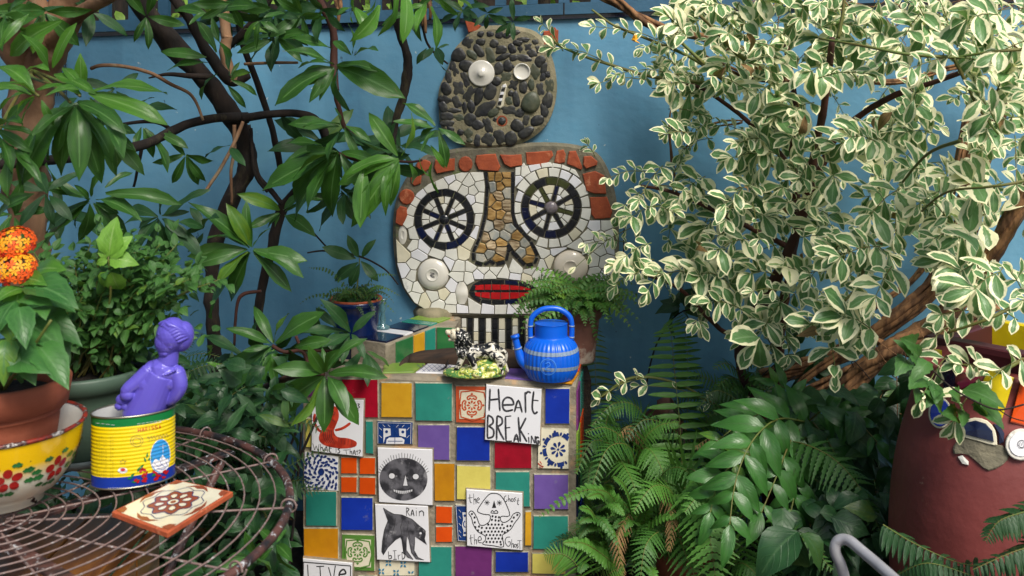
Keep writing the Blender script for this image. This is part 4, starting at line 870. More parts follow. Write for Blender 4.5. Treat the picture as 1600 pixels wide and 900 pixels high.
# back curb along the wall
BK = FreePlane(P1, Vector((1, -.09, 0)).normalized(), Vector((-.09, -1, 0)).normalized())
b = MB(); b.box(P1+BK.U*.028-BK.N*.04+Vector((0, 0, CZ/2)), BK.U, Z_, BK.N, .036, CZ/2-.001, .038, .004); b.build('mortar_body', M['groutt'], tw)
for (x0, x1, c_) in ((618, 644, 'green'), (646, 662, 'yellow'), (664, 679, 'teal')):
    ul, ur = IN.uv(x0, 550)[0], IN.uv(x1, 550)[0]; chip('glazed_tile', [(ul, PTOP-.02), (ur, PTOP-.02), (ur, CZ-.004), (ul, CZ-.004)], IN, -.001, .004, M[c_], tw, .001, inpx=False)
for (x0, x1, c_) in ((683, 711, 'green'),):
    ul, ur = BK.uv(x0, 520)[0], BK.uv(x1, 520)[0]; chip('glazed_tile', [(ul, PTOP-.02), (ur, PTOP-.02), (ur, CZ-.004), (ul, CZ-.004)], BK, -.001, .004, M[c_], tw, .001, inpx=False)
for (a0, a1, c_) in ((-.03, .06, 'navy'), (.07, .11, 'whitetile'), (.12, .2, 'navy'), (.21, .25, 'teal'), (.26, .33, 'lime')):
    b = MB(); c = P0+d1*((a0+a1)/2)-nrm*(W_/2); c.z = CZ+.002; b.box(c, d1, nrm, Z_, (a1-a0)/2, W_/2-.01, .003, .001); b.build('top_tile', M[c_], tw)
b = MB(); c = P0+d1*.42-nrm*.12; 
b.lathe([(.075, -.02), (.08, .0), (.07, .014), (.05, .02), (.0001, .022)], c+Vector((.0, -.05, CZ+.01)), 18, fr=lambda q, z, i: 1+.12*math.sin(3*q)+.06*math.sin(7*q)); o = b.build('sandstone_slab', M['groutp'], tw, True)
# fill of the trough: soil
b = MB(); b.box(Vector((-.06, 3.14, .27)), X_, Z_, Y_, .30, .27, .12, .01); o = b.build('trough_soil', M['soil'], tw)
# log and dark bowl lying behind the lion
lg = MB(); lx = [onz(640+i*38, 566-i*1.5, .60) for i in range(6)]
P_, Q_ = spline([at(640, 566, 2.98), at(690, 562, 2.97), at(740, 561, 2.95), at(800, 563, 2.93), at(842, 566, 2.92)], [.026, .036, .040, .036, .028], 6)
vs = []; n = 16
for i, p in enumerate(P_):
    for k in range(n):
        q = 2*PI*k/n; r_ = Q_[i]*(1+.1*math.sin(5*q+i*.15)+.07*math.sin(9*q+1)+.05*mnoise.noise(Vector((i*.3, q*2, 0)))); vs.append(p+Vector((0, math.cos(q)*r_, math.sin(q)*r_*.85)))
lg.add(vs, [(i*n+k, i*n+(k+1) % n, (i+1)*n+(k+1) % n, (i+1)*n+k) for i in range(len(P_)-1) for k in range(n)]+[tuple(range(n))[::-1], tuple(len(vs)-n+k for k in range(n))])
M['log'] = mat('old_log', lin('3d2c20'), .9, lin('1c1512'), scale=30, amt=.8, bump=1, bscale=50, stretch=(.25, 1, 1))
tag(lg.build('log', M['log'], None, True, loc=at(740, 575, 2.95)), 'dark weathered log lying behind the lion figurine on the tiled pedestal', 'log')
bw = MB(); bw.lathe([(.0001, .0), (.05, .002), (.06, .014), (.07, .028), (.074, .030), (.072, .025), (.060, .010), (.0001, .006)], at(665, 562, 2.93)+Vector((0, 0, -.035)), 32, axis=Euler((.25, -.1, 0)).to_matrix()); tag(bw.build('dark_bowl', M['log'], None, True, loc=at(665, 575, 2.93)), 'shallow dark glazed bowl with pale rim at the left end of the log', 'bowl')
# ================================================================== POTS AND ORNAMENTS ON THE PIER
def base_on(px, py, z): p = onz(px, py, z); return p
def pot(name, label, c, r0, r1, h, m, rimh=.03, rimw=.012, soil=True, cat='plant pot', n=40, thick=.012, lines=()):
    t = thing(name, label, cat, c); c = Vector(c)
    pr = [(.0001, 0), (r0*.97, 0), (r0, .004)]
    rb = r0+(r1-r0)*(h-rimh)/h
    pr += [(r0+(rb-r0)*k/5, .004+(h-rimh-.004)*k/5) for k in range(1, 6)]
    pr += [(rb+rimw, h-rimh+.002), (r1+rimw, h-.004), (r1+rimw-.003, h), (r1-thick*.3, h), (r1-thick, h-.006), (r1-thick-.004, h-.03), (rb-thick, h-rimh-.01)]
    b = MB(); b.lathe(pr, c, n); b.build('pot_body', m, t, True)
    for (zz, mm) in lines:
        b = MB(); rr = r0+(r1-r0)*zz/h+.0005; b.lathe([(rr, zz-.004), (rr+.003, zz), (rr, zz+.004)], c, n); b.build('pot_band', mm, t, True)
    if soil:
        b = MB(); rs = r1-thick-.002; b.lathe([(rs, h-.026), (rs*.7, h-.018), (rs*.3, h-.016), (.0001, h-.015)], c, 20); b.build('soil', M['soil'], t, True)
    return t
# kettle
kc = onz(861, 590, PTOP+.004); kc.z = PTOP+.005
M['kblue'] = mat('blue_plastic', lin('0b5fd6'), .32, lin('0a55c6'), scale=8, amt=.3); M['kgrey'] = mat('grey_plastic_stripe', lin('7f93ad'), .4)
kt = thing('kettle', 'bright blue plastic toy kettle with grey stripes and arched handle', 'kettle', kc)
KP = [(.0001, 0), (.058, .001), (.066, .006), (.074, .022), (.0785, .042), (.0785, .060), (.076, .078), (.071, .093), (.062, .105), (.053, .112), (.0475, .115), (.046, .120), (.046, .150), (.043, .153), (.0001, .153)]
def kprof(z):
    for i in range(1, len(KP)-1):
        if KP[i][1] <= z <= KP[i+1][1]: t = (z-KP[i][1])/(KP[i+1][1]-KP[i][1]+1e-9); return KP[i][0]+(KP[i+1][0]-KP[i][0])*t
    return .05
pr, rr_ = spline([(r, 0, z) for r, z in KP], [1]*len(KP), 3)
b = MB(); b.lathe([(max(.0001, p.x), p.z) for p in pr], kc, 216, fr=lambda q, z, i: 1+(.013*math.cos(36*q)*(1 if .008 < z < .108 else 0))); kb = b.build('kettle_body', M['kblue'], kt, True)
for (zf, hw) in ((lambda q: .083+.001*math.sin(q), .0052), (lambda q: .034-.008*math.sin(q+.2), .0052)):
    b = MB(); vs = []
    for k in range(217):
        q = 2*PI*k/216
        for s in (-1, 0, 1):
            z = zf(q)+s*hw; r = kprof(z)*(1+.013*math.cos(36*q))+.0009; vs.append(kc+Vector((r*math.cos(q), r*math.sin(q), z)))
    b.add(vs, [(k*3+j, k*3+3+j, k*3+4+j, k*3+1+j) for k in range(216) for j in range(2)]); b.build('stripe', M['kgrey'], kb, True)
b = MB(); b.tube([kc+Vector((.057*s, -.005, z)) if True else 0 for s, z in ((-1, .105), (-1.02, .14), (-.93, .17), (-.5, .190), (0, .195), (.5, .190), (.93, .17), (1.02, .14), (1, .105))], .0075, 12); kh = b.build('handle', M['kblue'], kt, True)
for s in (-1, 1):
    for z in (.112, .143):
        b = MB(); b.tube([kc+Vector((.0575*s, -.005, z)), kc+Vector((.0578*s, -.005, z+.004))], .0084, 12); b.build('handle_band', M['kgrey'], kh, True)
b = MB(); sp = [kc+Vector(v) for v in ((-.062, -.01, .035), (-.082, -.012, .052), (-.094, -.013, .085), (-.101, -.014, .118))]; b.tube(sp, (.019, .015, .0105, .009), 14); b.build('spout', M['kblue'], kt, True)
b = MB(); b.tube([sp[-1]+Vector((.001, 0, -.004)), sp[-1]+Vector((-.001, 0, .004))], .0125, 14); b.build('spout_lip', M['kblue'], kt, True)
b = MB(); b.tube([kc+Vector((-.0925, -.013, .083)), kc+Vector((-.0935, -.013, .087))], .0118, 14); b.build('spout_band', M['kgrey'], kt, True)
ea = math.radians(-98)
def kmap(x, y):
    z = .050+y; r = kprof(z)*1.013+.0016; q = ea+x/r; return kc+Vector((r*math.cos(q), r*math.sin(q), z))
b = MB(); b.ribbon(circ(0, 0, .022, n=24), .0022, kmap, closed=True, sub=2); b.ribbon(circ(0, 0, .0185, n=24), .0007, kmap, closed=True, sub=2)
b.ribbon([(-.007, .009), (.002, .013), (.006, .006), (-.001, 0), (-.008, -.007), (.008, -.008)], .0022, kmap, sub=5); b.ribbon([(-.006, 0), (.009, .001)], .0012, kmap, sub=2)
M['kline'] = mat('blue_plastic_raised', lin('4a90ee'), .3); b.build('emblem', M['kline'], kb)
# lion
s_ = 2.84/F; lc = onz(741, 589, PTOP+.004); lc.z = PTOP+.005
def lp(x, y, dy=0): return lc+Vector(((x-741)*s_, dy, (588-y)*s_))
li = thing('lion_figurine', 'black and white painted ceramic lion with open red mouth on a green base', 'figurine', lc)
def mat_patch(name, a, b_, c_=None, scale=60, thr=.5, rough=.3, t2=.62):
    m, t, bs = nodes(name); tc = N(t, 'ShaderNodeTexCoord'); nz = N(t, 'ShaderNodeTexNoise'); nz.inputs['Scale'].default_value = scale; nz.inputs['Detail'].default_value = 4; nz.inputs['Distortion'].default_value = 1.2
    t.links.new(tc.outputs['Object'], nz.inputs[0]); o = mix(t, ramp(t, nz.outputs[0], thr-.015, thr+.015), a, b_)
    if c_: o = mix(t, ramp(t, nz.outputs[0], t2-.01, t2+.02), o, c_)
    t.links.new(o, bs.inputs['Base Color']); bs.inputs['Roughness'].default_value = rough; bs.inputs['Coat Weight'].default_value = .4; return m
M['lion'] = mat_patch('lion_paint', lin('15161a'), lin('cfcabb'), scale=48, thr=.52); M['lionhead'] = mat_patch('lion_head_paint', lin('d8cfb6'), lin('8a6f45'), lin('2a2824'), scale=90, thr=.60, t2=.68)
M['mane'] = mat_patch('lion_mane_paint', lin('0e0f12'), lin('c9c6bc'), scale=110, thr=.58)
M['lionbase'] = mat_patch('green_yellow_glaze', lin('4f7a3e'), lin('a9b04e'), lin('ddd89a'), scale=55, thr=.47, t2=.58, rough=.25)
e = lambda x, y, rx, ry, rz, dy=0, rot=0: ('e', lp(x, y, dy), Vector((rx*s_, rz*s_, ry*s_)), Euler((0, rot, 0)))
bd = [e(768, 548, 14, 14, 12), ('c', [lp(730, 548), lp(750, 549), lp(770, 548)], (12.5*s_, 11*s_, 12*s_))]
for (P, rr) in (([(724, 553, -7), (720, 563, -8), (713, 577, -8)], (6, 3.6)), ([(735, 553, -10), (741, 566, -12), (743, 579, -12)], (6.5, 4)), ([(772, 552, -9), (784, 561, -10), (779, 569, -10), (784, 580, -10)], (9, 3.6)), ([(768, 552, 8), (774, 562, 9), (770, 575, 9)], (8, 3.5)), ([(781, 545, 0), (790, 553, 0), (789, 568, 2), (793, 580, 2)], (3.5, 2.2)), ([(711, 578, -8), (707, 580, -8)], (3.8, 3.2)), ([(743, 580, -12), (737, 581, -12)], (4, 3.4))):
    bd.append(('c', [lp(x, y, d*s_) for x, y, d in P], tuple(r*s_ for r in rr)))
b = blob(bd, .0019, 4); b.build('lion_body', M['lion'], li, True)
mn = [e(723, 534, 13, 17, 13, rot=.3), e(728, 545, 13, 14, 13), e(719, 522, 11, 9, 11)]
for i in range(46):
    a = R.uniform(-2.2, 2.0); y = R.uniform(0, 1); x0, y0 = 722+12*math.cos(a)+R.uniform(-2, 2), 530+y*18+9*math.sin(a); dd = R.uniform(-13, 4)*s_
    mn.append(('c', [lp(x0-3, y0-5, dd), lp(x0, y0, dd-2*s_), lp(x0+1.5, y0+6, dd)], (2.2*s_, 2.6*s_, 1*s_)))
b = blob(mn, .0016, 2); b.build('mane', M['mane'], li, True)
b = blob([e(711, 523, 9, 9, 9), e(703, 520, 7, 4.5, 5.5, rot=.1), e(705, 530, 5, 3, 4.5, rot=-.5), e(699, 518, 2.5, 2.5, 3), e(716, 514, 3, 3.5, 3, dy=-7*s_), e(708, 516.5, 3, 2.2, 7), e(710, 531, 5, 3, 5)], .0012, 2); lhd = b.build('lion_head', M['lionhead'], li, True)
b = blob([e(704, 525.5, 4.6, 2.6, 4.4, rot=.25)], .001, 1); b.build('mouth', M['redtile'], lhd, True)
for d in (-1,):
    b = MB(); b.lathe([(.0001, -.0016), (.0016, 0), (.0001, .0016)], lp(707, 519, -8.3*s_), 8); b.build('eye', M['black'], lhd, True)
bs = [e(741, 583, 49, 6, 26), e(765, 573, 26, 14, 18), e(720, 581, 28, 7, 20), e(748, 577, 22, 8, 20)]
for i in range(60): a = R.uniform(0, 6.3); bs.append(e(745+44*math.cos(a)*R.random(), 583-R.uniform(0, 8), R.uniform(2, 5), R.uniform(2, 5), R.uniform(3, 6), dy=24*s_*math.sin(a)))
for i in range(18): x = R.uniform(745, 785); bs.append(e(x, 570+abs(x-765)*.35, 3, 5, 3, dy=-R.uniform(9, 17)*s_, rot=R.uniform(-1, 1)))
b = blob(bs, .0021, 2); b.v = [Vector((v[0], v[1], max(v[2], lc.z))) for v in b.v]; b.build('rocky_base', M['lionbase'], li, True)
# fern helper ---------------------------------------------------------
def frond(LVp, pts, wid, npin, m, name='frond', style='plain', pw=.22, up=None, rib=.0016, droop=.25, taper0=.35, fwd=.35):
    """pts: 3D rachis points; wid: longest pinna length (m)"""
    P, _ = spline(pts, [1]*len(pts), 8); n = len(P); b = MB(); b.c = []
    b.cur = 1; 
    bb = MB(); bb.tube(pts, (rib, rib*.35), 5, False, 6); b.add(bb.v, bb.f); b.c = [(.5, .5, .5)]*len(b.v)
    b.cur = 0; tot = n-1; rnd = R.random()
    for i in range(npin):
        t = (i+.6)/npin; f = t*tot; k = min(int(f), n-2); p = P[k].lerp(P[k+1], f-k); d = (P[k+1]-P[k]).normalized()
        upv = Vector(up) if up else Vector((0, -.6, .8)); sidev = d.cross(upv)
        if sidev.length < .05: sidev = d.cross(Vector((0, -1, .2)))
        sidev.normalize(); nv = sidev.cross(d).normalized()
        env = min(1, taper0+t*2.6)*(1-t**1.8)**.75+.05
        for s in (1, -1):
            L = wid*env*R.uniform(.88, 1.08); dirv = (sidev*s+d*fwd+nv*R.uniform(-.12, .12)); dirv.z -= droop*R.uniform(.5, 1.3); dirv.normalize()
            wv = (d-dirv*d.dot(dirv)).normalized(); nn = dirv.cross(wv)
            vs = []; cs = []; fs = []
            if style == 'lobed':
                m_ = max(4, int(L/wid*9)); W = L*pw*.42+wid*.03; lm = lambda u: p+dirv*(L*u)-Vector((0, 0, droop*.5*L*u*u))
                vs += [p+wv*W*.5, p, p-wv*W*.5]; cs += [(.7, 0, rnd), (0, 0, rnd), (.7, 0, rnd)]
                for j in range(1, m_+1):
                    for (u, k_) in (((j-.42)/m_, 1.0), (j/m_, .52)):
                        ww = W*(1-u**1.7)*k_+.0004; q = lm(u); sh = dirv*(L*.03*(k_ > .9)); vs += [q+wv*ww+sh+nn*(ww*.2), q, q-wv*ww+sh+nn*(ww*.2)]; cs += [(.9, u, rnd), (0, u, rnd), (.9, u, rnd)]
                fs = [(3*j+c, 3*j+c+1, 3*j+c+4, 3*j+c+3) for j in range(2*m_) for c in range(2)]
            else:
                W = L*pw*.5
                for (u, ww) in ((0, .35), (.12, .95), (.45, 1), (.8, .6), (1, .02)):
                    q = p+dirv*(L*u)-Vector((0, 0, droop*L*u*u*.6))
                    for s2 in (-1, 0, 1): vs.append(q+wv*(s2*W*ww)+nn*(abs(s2)*W*.25)); cs.append((abs(s2)*.8, u, rnd))
                fs = [(r*3+c, r*3+c+1, r*3+c+4, r*3+c+3) for r in range(4) for c in range(2)]
            b.c += cs; b.add(vs, fs)
    return b.build(name, [m, M['stem']], LVp, True)
def arch(p, az, L, el=1.0, fall=1.4, n=6):
    """points of an arching frond; az in xy plane, el start elevation, fall = total bend"""
    out = [Vector(p)]; q = Vector(p); a = el
    for i in range(n-1):
        q = q+Vector((math.cos(az)*math.cos(a), math.sin(az)*math.cos(a), math.sin(a)))*(L/(n-1)); a -= fall/(n-1); out.append(q.copy())
    return out
# weathered terracotta pot with fern, right of the kettle
fc = onz(905, 566, PTOP+.001); fc.z = PTOP+.001; fc.y = 2.99; fc.x = (903-800)/F*2.99
fp = pot('fern_pot', 'weathered terracotta pot behind the blue kettle, holding a bushy fern', fc, .050, .070, .175, M['oldpot'], .045, .006)
fn = thing('potted_fern', 'bushy bright green fern growing in the weathered pot behind the blue kettle', 'fern', fc+Vector((0, 0, .16)))
for i in range(190):
    az = R.uniform(0, 2*PI); L = R.uniform(.08, .20)*(1.1 if abs(math.cos(az)) > .6 else .9); m = VEG['fernb'] if R.random() < .45 else VEG['fern']
    frond(fn, arch(fc+Vector((R.uniform(-.045, .045), R.uniform(-.04, .04), .165)), az, L, R.uniform(.35, 1.2), R.uniform(1.2, 2.2)), .022, 13, m, droop=.3, pw=.6, rib=.0009)
for (tx, ty, L) in ((800, 500, 0), (798, 478, 0), (985, 492, 0), (975, 470, 0), (850, 540, 0), (935, 540, 0), (960, 510, 0), (822, 520, 0)):
    e_ = at(tx, ty, 2.95-R.uniform(0, .05)); c0 = fc+Vector((0, 0, .17)); mid = (c0+e_)/2+Vector((0, -.02, .055)); frond(fn, [c0, mid, e_], .022, 20, VEG['fernb'], pw=.55, rib=.001)
# blue glazed pot with maidenhair and large leaves
bc = at(556, 560, 3.06); bc.z = CZ+.004; bc.z = CAMZ-(556-HY)/F*3.06
st = MB(); st.lathe([(.0001, 0), (.062, 0), (.070, .012), (.066, .014), (.058, .004), (.0001, .004)], bc+Vector((0, 0, -.014)), 32); st.v = st.v
sa = st.build('pot_saucer', M['terrapot'], None, True, loc=bc+Vector((0, 0, -.014))); tag(sa, 'small clay saucer under the dark blue pot', 'saucer')
bp = pot('blue_pot', 'dark blue glazed pot with bare clay rim left of the mosaic face', bc, .057, .079, .175, M['potblue'], .018, .003)
b = MB(); b.lathe([(.0795, .1725), (.0812, .176), (.079, .180), (.072, .179), (.0705, .172)], bc, 40); b.build('clay_rim', M['terra'], bp, True)
b = MB(); b.box(Vector((bc.x, bc.y+.01, (bc.z-.02)/2)), X_, Z_, Y_, .13, (bc.z-.02)/2, .10, .008); tag(b.build('plinth', M['groutt'], None, loc=Vector((bc.x, bc.y, 0))), 'mortar plinth carrying the dark blue pot, behind the whorled leaves', 'plinth')
bl = thing('maidenhair_plant', 'small dark fern with three upright leaves growing in the dark blue pot', 'fern', bc+Vector((0, 0, .16)))
for i in range(46):
    az = R.uniform(0, 2*PI); frond(bl, arch(bc+Vector((R.uniform(-.04, .04), R.uniform(-.04, .04), .165)), az, R.uniform(.07, .15), R.uniform(.4, 1.3), R.uniform(1.2, 2.3)), .011, 14, VEG['fernd'] if R.random() < .6 else VEG['fern'], pw=.7, rib=.0008)
for (tx, ty) in ((483, 418), (618, 490), (620, 430), (625, 462), (500, 470)):
    e_ = at(tx, ty, 3.0); c0 = bc+Vector((0, 0, .17)); frond(bl, [c0, (c0+e_)/2+Vector((0, -.02, .04)), e_], .012, 16, VEG['fern'], pw=.7, rib=.0008)
LV = Leaves(bl)
for (bx, by, tx, ty) in ((560, 402, 543, 368), (566, 402, 583, 374), (556, 404, 503, 386), (560, 410, 520, 440), (564, 408, 592, 440), (562, 412, 545, 450)):
    p = at(bx, by, 3.04); q = at(tx, ty, 3.04+R.uniform(-.04, .02)); LV.add('rhodod', p, q-p, Vector((0, -1, .3))+rv(.3), (q-p).length, 1.2)
b = MB(); b.tube([bc+Vector((0, 0, .165)), at(562, 403, 3.04)], (.003, .002), 6); b.build('stem', M['stem'], bl); LV.flush()
# pale glass candlestick right of blue pot
M['glass'] = mat('pale_blue_glass', lin('7fb0b8'), .1, lin('6a9ca6'), scale=20, coat=.5); M['glass'].node_tree.nodes['Principled BSDF'].inputs['Transmission Weight'].default_value = .6
gb = MB(); c = at(598, 545, 3.10); gz = CZ+.006; c.z = gz
gb.lathe([(.0001, 0), (.024, 0), (.022, .006), (.007, .014), (.010, .03), (.006, .045), (.011, .062), (.007, .075), (.013, .088), (.016, .092), (.0001, .092)], c, 20); tag(gb.build('candlestick', M['glass'], None, True, loc=c), 'pale blue glass candlestick standing right of the dark blue pot', 'candlestick')
# ================================================================== WIRE TABLE
TC = Vector((-.793*1.0, 1.55, TABZ)); D_ = CAMZ-TABZ
TC = Vector((-1.233*D_, 2.36*D_, TABZ)); TR = .69*D_
M['rust'] = mat('rusty_wire', lin('6a5c59'), .55, lin('7d655f'), scale=40, amt=.7, wear=lin('a9a6a4'), wscale=130, wthr=.60, bump=.6, bscale=90)
M['rim'] = mat('chipped_black_rim', lin('1b1b1f'), .5, lin('5a3a34'), scale=26, amt=.8, wear=lin('c4c8cc'), wscale=60, wthr=.60, bump=.5)
tb = thing('wire_table', 'round rusty wire garden table with concentric rings and chipped rim', 'table', Vector((TC.x, TC.y, 0)))
def ringt(r, z, rad, n=72, ns=8):
    b = MB(); vs = []
    for i in range(n):
        a = 2*PI*i/n
        for k in range(ns):
            q = 2*PI*k/ns; rr = r+rad*math.cos(q); vs.append((TC.x+rr*math.cos(a), TC.y+rr*math.sin(a), z+rad*math.sin(q)))
    b.add(vs, [(i*ns+k, i*ns+(k+1) % ns, ((i+1) % n)*ns+(k+1) % ns, ((i+1) % n)*ns+k) for i in range(n) for k in range(ns)]); return b
ringt(TR, TABZ-.006, .0068, 96, 12).build('table_rim', M['rim'], tb, True)
nr = 17
for i in range(nr): ringt(TR*(i+1)/(nr+1)*.99+.006, TABZ-.002, .0014).build('wire_ring', M['rust'], tb, True)
for i in range(13):
    a = 2*PI*i/13+.12; p = Vector((math.cos(a), math.sin(a), 0)); b = MB(); c0 = Vector((TC.x, TC.y, TABZ-.0065)); b.tube([c0+p*.02, c0+p*TR*.5+Vector((0, 0, -.0004)), c0+p*(TR-.004)], .0018, 7, sub=4); b.build('spoke', M['rust'], tb, True)
    b = MB(); q = Vector((-p.y, p.x, 0)); cc = c0+p*TR+Vector((0, 0, .001))
    b.tube([cc+p*(.012*math.cos(t))+Vector((0, 0, .012*math.sin(t)))+q*(.0015*t) for t in [k*PI/4 for k in range(9)]], .0018, 6); b.build('wire_tie', M['rust'], tb, True)
for (a, nm) in ((.9, 0), (2.47, 1)):
    b = MB(); p = Vector((math.cos(a), math.sin(a), 0)); q = Vector((-p.y, p.x, 0)); b.box(Vector((TC.x, TC.y, TABZ-.020-.006*nm)), p, q, Z_, TR-.01, .012, .0028, .0008); b.build('cross_bar', M['rim'], tb)
for i in range(4):
    a = .9+PI/2*i; p = Vector((math.cos(a), math.sin(a), 0)); b = MB(); c0 = Vector((TC.x, TC.y, 0)); b.tube([c0+p*(TR-.03)+Z_*(TABZ-.03), c0+p*(TR*.55)+Z_*.45, c0+p*(TR*.5)+Z_*.25, c0+p*(TR*.85)+Z_*0], .008, 8); b.build('leg', M['rim'], tb, True)
# amber wooden crate below the table
M['amberwood'] = mat('amber_wood', lin('7c4c14'), .5, lin('5f3510'), scale=14, amt=.8, stretch=(3, .5, 1), bump=.4, bscale=60, coat=.3, wear=lin('3a2410'), wscale=7, wthr=.6)
cr = thing('wooden_crate', 'amber varnished wooden crate standing under the wire table', 'crate', Vector((-1.0, 1.72, 0)))
for i in range(7):
    b = MB(); b.box(Vector((-1.44+i*.115, 1.62+.0*i, .585)), X_, Y_, Z_, .0555, .30, .011, .002); b.build('plank', M['amberwood'], cr)
for i in range(7):
    b = MB(); b.box(Vector((-1.44+i*.115, 1.325, .287)), X_, Z_, -Y_, .0555, .284, .011, .002); b.build('plank', M['amberwood'], cr)
for i in range(5):
    b = MB(); b.box(Vector((-.682, 1.37+.118*i, .287)), Y_, Z_, X_, .057, .284, .010, .002); b.build('plank', M['amberwood'], cr)
# clay tile on the table
tq = [(175, 805), (276, 755), (364, 774), (262, 838)]
tile = thing('clay_tile', 'loose clay tile with brown medallion pattern lying on the wire table', 'tile', onz(268, 795, TABZ+.002))
tz = TABZ+.0025; zt = tz+.008
cn = [onz(x, y-6, zt) for x, y in tq]; P2 = [(p.x, p.y) for p in cn]
b = MB(); b.plate(P2, lambda x, y: Vector((x, y, tz)), lambda x, y: Vector((x, y, zt-.0015)), lambda x, y, cx, cy: Vector((x+(cx-x)*.02, y+(cy-y)*.02, zt))); b.build('clay_body', M['terra'], tile)
def tmap(z):
    def f(u, v):
        a = cn[0].lerp(cn[1], u); d = cn[3].lerp(cn[2], u); p = a.lerp(d, v); return Vector((p.x, p.y, z))
    return f
tm = tmap(zt+.0004)
b = MB(); b.fill([(.03, .14), (.14, .03), (.86, .03), (.97, .14), (.97, .86), (.86, .97), (.14, .97), (.03, .86)], tm); b.build('tile_glaze', M['cream'], tile)
M['brown'] = mat('brown_glaze', lin('96492c'), .3, lin('7c3a22'), scale=50)
tm2 = tmap(zt+.0008); tm3 = tmap(zt+.0012); tm4 = tmap(zt+.0016)
sc_ = [(.5+(.27+.035*math.cos(8*a))*math.cos(a), .5+(.27+.035*math.cos(8*a))*math.sin(a)) for a in [2*PI*k/48 for k in range(48)]]
b = MB(); b.fill(sc_, tm2)
for (cx, cy, r) in ((.04, .04, .12), (.96, .04, .12), (.96, .96, .12), (.04, .96, .12)): b.fill([(cx, cy), (cx+(r if cx < .5 else -r), cy), (cx+(r*.7 if cx < .5 else -r*.7), cy+(r*.7 if cy < .5 else -r*.7)), (cx, cy+(r if cy < .5 else -r))], tm2)
for i in range(4):
    a = PI/2*i; c, s = math.cos(a), math.sin(a); b.fill([(.5+c*u-s*v, .5+s*u+c*v) for u, v in ((.37, -.2), (.41, -.08), (.385, 0), (.41, .08), (.37, .2), (.45, .1), (.47, 0), (.45, -.1))], tm2)
b.build('tile_medallion', M['brown'], tile)
b = MB()
for i in range(8):
    a = PI/4*i; c, s = math.cos(a), math.sin(a); b.fill([(.5+c*u-s*v, .5+s*u+c*v) for u, v in ((.10, 0), (.14, .035), (.19, .04), (.22, 0), (.19, -.04), (.14, -.035))], tm3)
b.fill(circ(.5, .5, .07, n=16), tm3); b.build('tile_petals', M['cream'], tile)
b = MB(); b.ribbon(sc_, .012, tm3, closed=True, sub=1); b.ribbon(circ(.5, .5, .07, n=16), .012, tm4, closed=True, sub=1); b.ribbon([(.5+(.36+.03*math.cos(8*a+PI))*math.cos(a), .5+(.36+.03*math.cos(8*a+PI))*math.sin(a)) for a in [2*PI*k/40 for k in range(40)]], .009, tm3, closed=True, sub=1)
for i in range(8):
    a = PI/4*i; c, s = math.cos(a), math.sin(a); b.ribbon([(.5+c*u-s*v, .5+s*u+c*v) for u, v in ((.10, 0), (.14, .035), (.19, .04), (.22, 0), (.19, -.04), (.14, -.035))], .006, tm4, closed=True, sub=1)
b.build('tile_lines', M['pblue'], tile); b = MB(); b.fill(circ(.5, .5, .035, n=10), tm4); b.build('tile_centre', M['brown'], tile)
# ------------------------------------------------------------------ harissa can with doll
cc = onz(209, 752, TABZ); cc.z = TABZ+.0025; CS = cc.y/F; ca_, cb_ = .0665, .042; yaw = math.radians(24); CH = .1235
can = thing('harissa_can', 'opened yellow oval harissa can with green top band and blue bottom band', 'can', cc)
def cpt(q, z, dr=0):
    rr = .0004*math.sin(z*CH and z*PI*2/.0062) if .022 < z < .104 else 0
    x = (ca_+dr+rr)*math.cos(q); y = (cb_+dr+rr)*math.sin(q); return cc+Vector((x*math.cos(yaw)-y*math.sin(yaw), x*math.sin(yaw)+y*math.cos(yaw), z))
def shell_(z0, z1, nz, dr=0, inner=False, nq=72):
    b = MB(); vs = [cpt(2*PI*k/nq, z0+(z1-z0)*i/nz, dr) for i in range(nz+1) for k in range(nq)]
    f = [(i*nq+k, i*nq+(k+1) % nq, (i+1)*nq+(k+1) % nq, (i+1)*nq+k) for i in range(nz) for k in range(nq)]
    b.add(vs, [x[::-1] for x in f] if inner else f); return b
M['canyel'] = mat('printed_yellow_tin', lin('e3c80e'), .28, lin('d9bd08'), scale=9, amt=.4, coat=.3); M['cangreen'] = mat('printed_green_tin', lin('157a3e'), .28); M['canblue'] = mat('printed_blue_tin', lin('17379c'), .28)
M['tin'] = mat('bare_tin', lin('a6a49a'), .3, lin('8c8672'), scale=18, metal=.9); M['whitetin'] = mat('white_tin_lining', lin('c8cac8'), .4)
lab_ = shell_(.0215, .1035, 80).build('label_body', M['canyel'], can, True); shell_(.1035, .118, 2).build('top_band', M['cangreen'], can, True); shell_(.003, .0215, 2).build('bottom_band', M['canblue'], can, True)
shell_(.003, .119, 1, -.0012, True).build('lining', M['whitetin'], can, True)
for z in (.0025, .1195):
    b = MB(); b.tube([cpt(2*PI*k/60, z, .0005) for k in range(61)], .0016, 8, False, 1); b.build('seam_rim', M['tin'], can, True)
b = MB(); b.fill([(math.cos(2*PI*k/40), math.sin(2*PI*k/40)) for k in range(40)], lambda x, y: cc+Vector((x*ca_*math.cos(yaw)-y*cb_*math.sin(yaw), x*ca_*math.sin(yaw)+y*cb_*math.cos(yaw), .001))); b.build('base', M['tin'], can)
